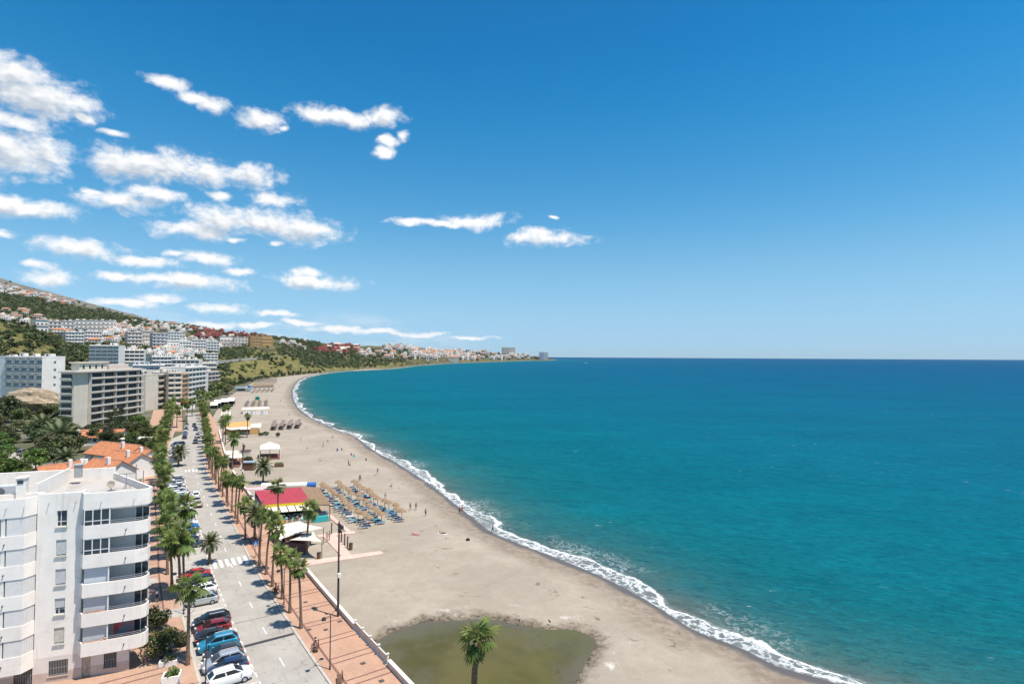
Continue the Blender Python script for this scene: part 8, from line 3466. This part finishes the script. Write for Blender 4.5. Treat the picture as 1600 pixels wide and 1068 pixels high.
person('right of two people by the wooden shower posts', gp(515, 843, SAND0 + .14), 2.5, 'stand', 'white', 'white', 0)
ba = a0 + PI / 2 + 1.3
bp = gp(493, 1014, SW)
bu = Vector((math.cos(ba), math.sin(ba), 0))
bn = Vector((-bu.y, bu.x, 0))
person('left sitter in white on the promenade bench near the lamp', bp - bu * .35 - bn * .02, ba + PI, 'seat', 'white', 'black', 0)
person('right sitter in black on the promenade bench near the lamp', bp + bu * .4 - bn * .02, ba + PI, 'seat', 'black', 'navy', 0)
bp2 = gp(431, 924, SW)
person('sitter in black on the shaded bench by the kerb palms', bp2 - bn * .02, ba + PI, 'seat', 'black', 'black', 1)
person('pedestrian in red on the far promenade', gp(337, 683, SW), 2.6, 'walk', 'red', 'navy', 0)
person('pedestrian in blue walking on the promenade beside the mid palms', gp(345, 765, SW), 2.6, 'walk', 'blue', 'grey', 0)
person('pedestrian in yellow on the promenade by the grey date palm', gp(400, 848, SW), 2.6, 'walk', 'yellow', 'navy', 1)
person('pedestrian in black under the landward palms in mid street', gp(243, 795, SW), .3, 'stand', 'black', 'black', 0)
for i, (x, y, c_) in enumerate([(649, 834, 'pink'), (692, 833, 'white'), (553, 712.5, 'teal'), (527, 703.5, 'blue')]):
    p = gp(x, y, ZS)
    b = B()
    b.box(-.5, .5, -1.0, 1.0, 0, .025)
    o = b.obj('beach_towel', CLOTH[c_], None, p)
    o.rotation_euler = (0, 0, 1.25 if i < 2 else .3)
    tag(o, '%s towel on the sand under the %s' % (c_, ['sunbather before the parasols', 'sunbather nearer the sea', 'pale-shirted sitter', 'left sitter of the far pair'][i]), 'towel')
far_ = [(512, 690), (505, 698), (489, 652), (482, 646), (470, 640), (452, 648), (462, 660), (478, 668), (444, 636), (438, 628), (452, 622), (447, 612), (437, 606), (442, 600), (520, 683), (498, 664), (590, 740), (612, 760), (665, 806), (500, 720), (480, 700), (470, 690)]
far_.sort(key=lambda q: -q[1])
for i, (x, y) in enumerate(far_):
    person('tiny beachgoer in %s, %s counted upward along the open sand' % (['black', 'red', 'blue', 'white'][i % 4], ordw(i)), gp(x, y, ZS), i * 1.7, ('stand', 'sit', 'walk', 'sit', 'lie')[i % 5], ['bare', 'red', 'blue', 'white'][i % 4], ['black', 'red', 'blue', 'white'][i % 4], i % 2)['group'] = 'tiny beachgoers on the open sand'
# bag and driftwood on the sand
t = thing('beach_bag', 'dark bag left alone on the sand below the parasols', 'bag', gp(731, 843.5, ZS), .4)
B().bevbox(-.35, .35, -.2, .2, 0, .35, .06).obj('bag_body', CLOTH['black'], t)
B().path([(-.2, 0, .33), (-.1, 0, .5), (.1, 0, .5), (.2, 0, .33)], [.02] * 4, 5).obj('handle', CLOTH['black'], t)


def gull(label, base, ang):
    t = thing('bird', label, 'bird', base, ang, 'dark birds at the pond edge')
    bm = bmesh.new()
    bmesh.ops.create_uvsphere(bm, u_segments=10, v_segments=7, radius=1)
    for v in bm.verts:
        x = v.co.x
        v.co = Vector((x * .24, v.co.y * .10 * (1 - .5 * max(0, -x)), v.co.z * .11 * (1 - .6 * max(0, -x)) + .26 + .04 * x))
    me = bpy.data.meshes.new('body')
    bm.to_mesh(me)
    bm.free()
    me.materials.append(CLOTH['black'])
    link('body', me, t)
    B().tube((.17, 0, .3), (.24, 0, .42), .05, .045, 7).tube((.22, 0, .42), (.30, 0, .43), .055, .03, 7).tube((.30, 0, .43), (.38, 0, .41), .018, .004, 5).obj('head', CLOTH['black'], t)
    for s in (-1, 1):
        B().tube((.02, s * .04, .17), (.03, s * .04, 0), .012, n=4).tube((.03, s * .04, .005), (.09, s * .04, .005), .01, n=4).obj('leg', CLOTH['grey'], t)


gull('left dark bird standing on the sand above the pond', gp(811, 972, ZS), 1)
gull('right dark bird standing on the sand above the pond', gp(859, 973, ZS), 2.4)
# distant motor boat
t = thing('motor_boat', 'tiny white boat far out near the headland tip', 'boat', gp(915, 567, -2), .4)
b = B()
st_ = [(-6, 1.6, .2), (-2, 2.0, 0), (3, 1.7, 0), (6, .7, .3), (7.5, .05, .7)]
for x, w, k in st_:
    b.v += [(x, -w * .6, -.4 + k), (x, -w, 1.6 + k * .5), (x, w, 1.6 + k * .5), (x, w * .6, -.4 + k)]
for i in range(4):
    for j in range(4):
        b.f.append((i * 4 + j, i * 4 + (j + 1) % 4, i * 4 + 4 + (j + 1) % 4, i * 4 + 4 + j))
b.f += [(3, 2, 1, 0)]
b.m = [0] * len(b.f)
b.obj('hull', PAL['white'], t)
B().bevbox(-3, 2.2, -1.3, 1.3, 1.6, 3.8, .2).obj('cabin', PAL['white'], t)
B().box(-2.6, 2.25, -1.33, 1.33, 2.5, 3.2).obj('cabin_window', GLD, t)
B().tube((-.5, 0, 3.8), (-.5, 0, 8), .06, n=5).obj('mast', PAL['white'], t)
# far street lamp on a curved arm and planting edge behind the near block
t = thing('curved_street_lamp', 'grey curved-arm street lamp behind the left-hand trees', 'street lamp', gp(37, 667), 2.5)
B().path([(0, 0, 0), (0, 0, 6.5), (.4, 0, 7.6), (1.6, 0, 8.0), (3.6, 0, 8.1)], [.14, .1, .08, .07, .06], 6).obj('pole', RAIL, t)
B().bevbox(3.3, 4.4, -.18, .18, 7.98, 8.16, .03).obj('lamp_head', RAIL, t)

# flower tub on the sand by the pavilion
t = thing('planter', 'dark tub with yellow-green plants right below the pavilion', 'planter', gp(436, 728.5, SAND0), .2)
B().bevbox(-1.4, 1.4, -.5, .5, 0, .7, .05).obj('box', WOOD, t)
g = np.random.default_rng(2)
V, F = leaf_soup([(-1 + .5 * i, 0, 1.0, .4, .35, .5) for i in range(5)], 300, .12, g)
link('plants', soup('plants', V, F, [LEAF[3]]), t)

# ------------------------------------------------------------------ haze
if HAZE > 0:
    hz = bpy.data.materials.new('haze_air')
    hz.use_nodes = True
    nt = hz.node_tree
    nt.nodes.clear()
    out = nt.nodes.new('ShaderNodeOutputMaterial')
    pv = nt.nodes.new('ShaderNodeVolumePrincipled')
    pv.inputs['Color'].default_value = (.72, .86, 1.0, 1)
    pv.inputs['Density'].default_value = HAZE
    pv.inputs['Anisotropy'].default_value = .2
    nt.links.new(pv.outputs[0], out.inputs['Volume'])
    b = B()
    b.box(-16500, 33000, -600, 17000, -8, 640)
    kind(b.obj('haze', hz), 'stuff')
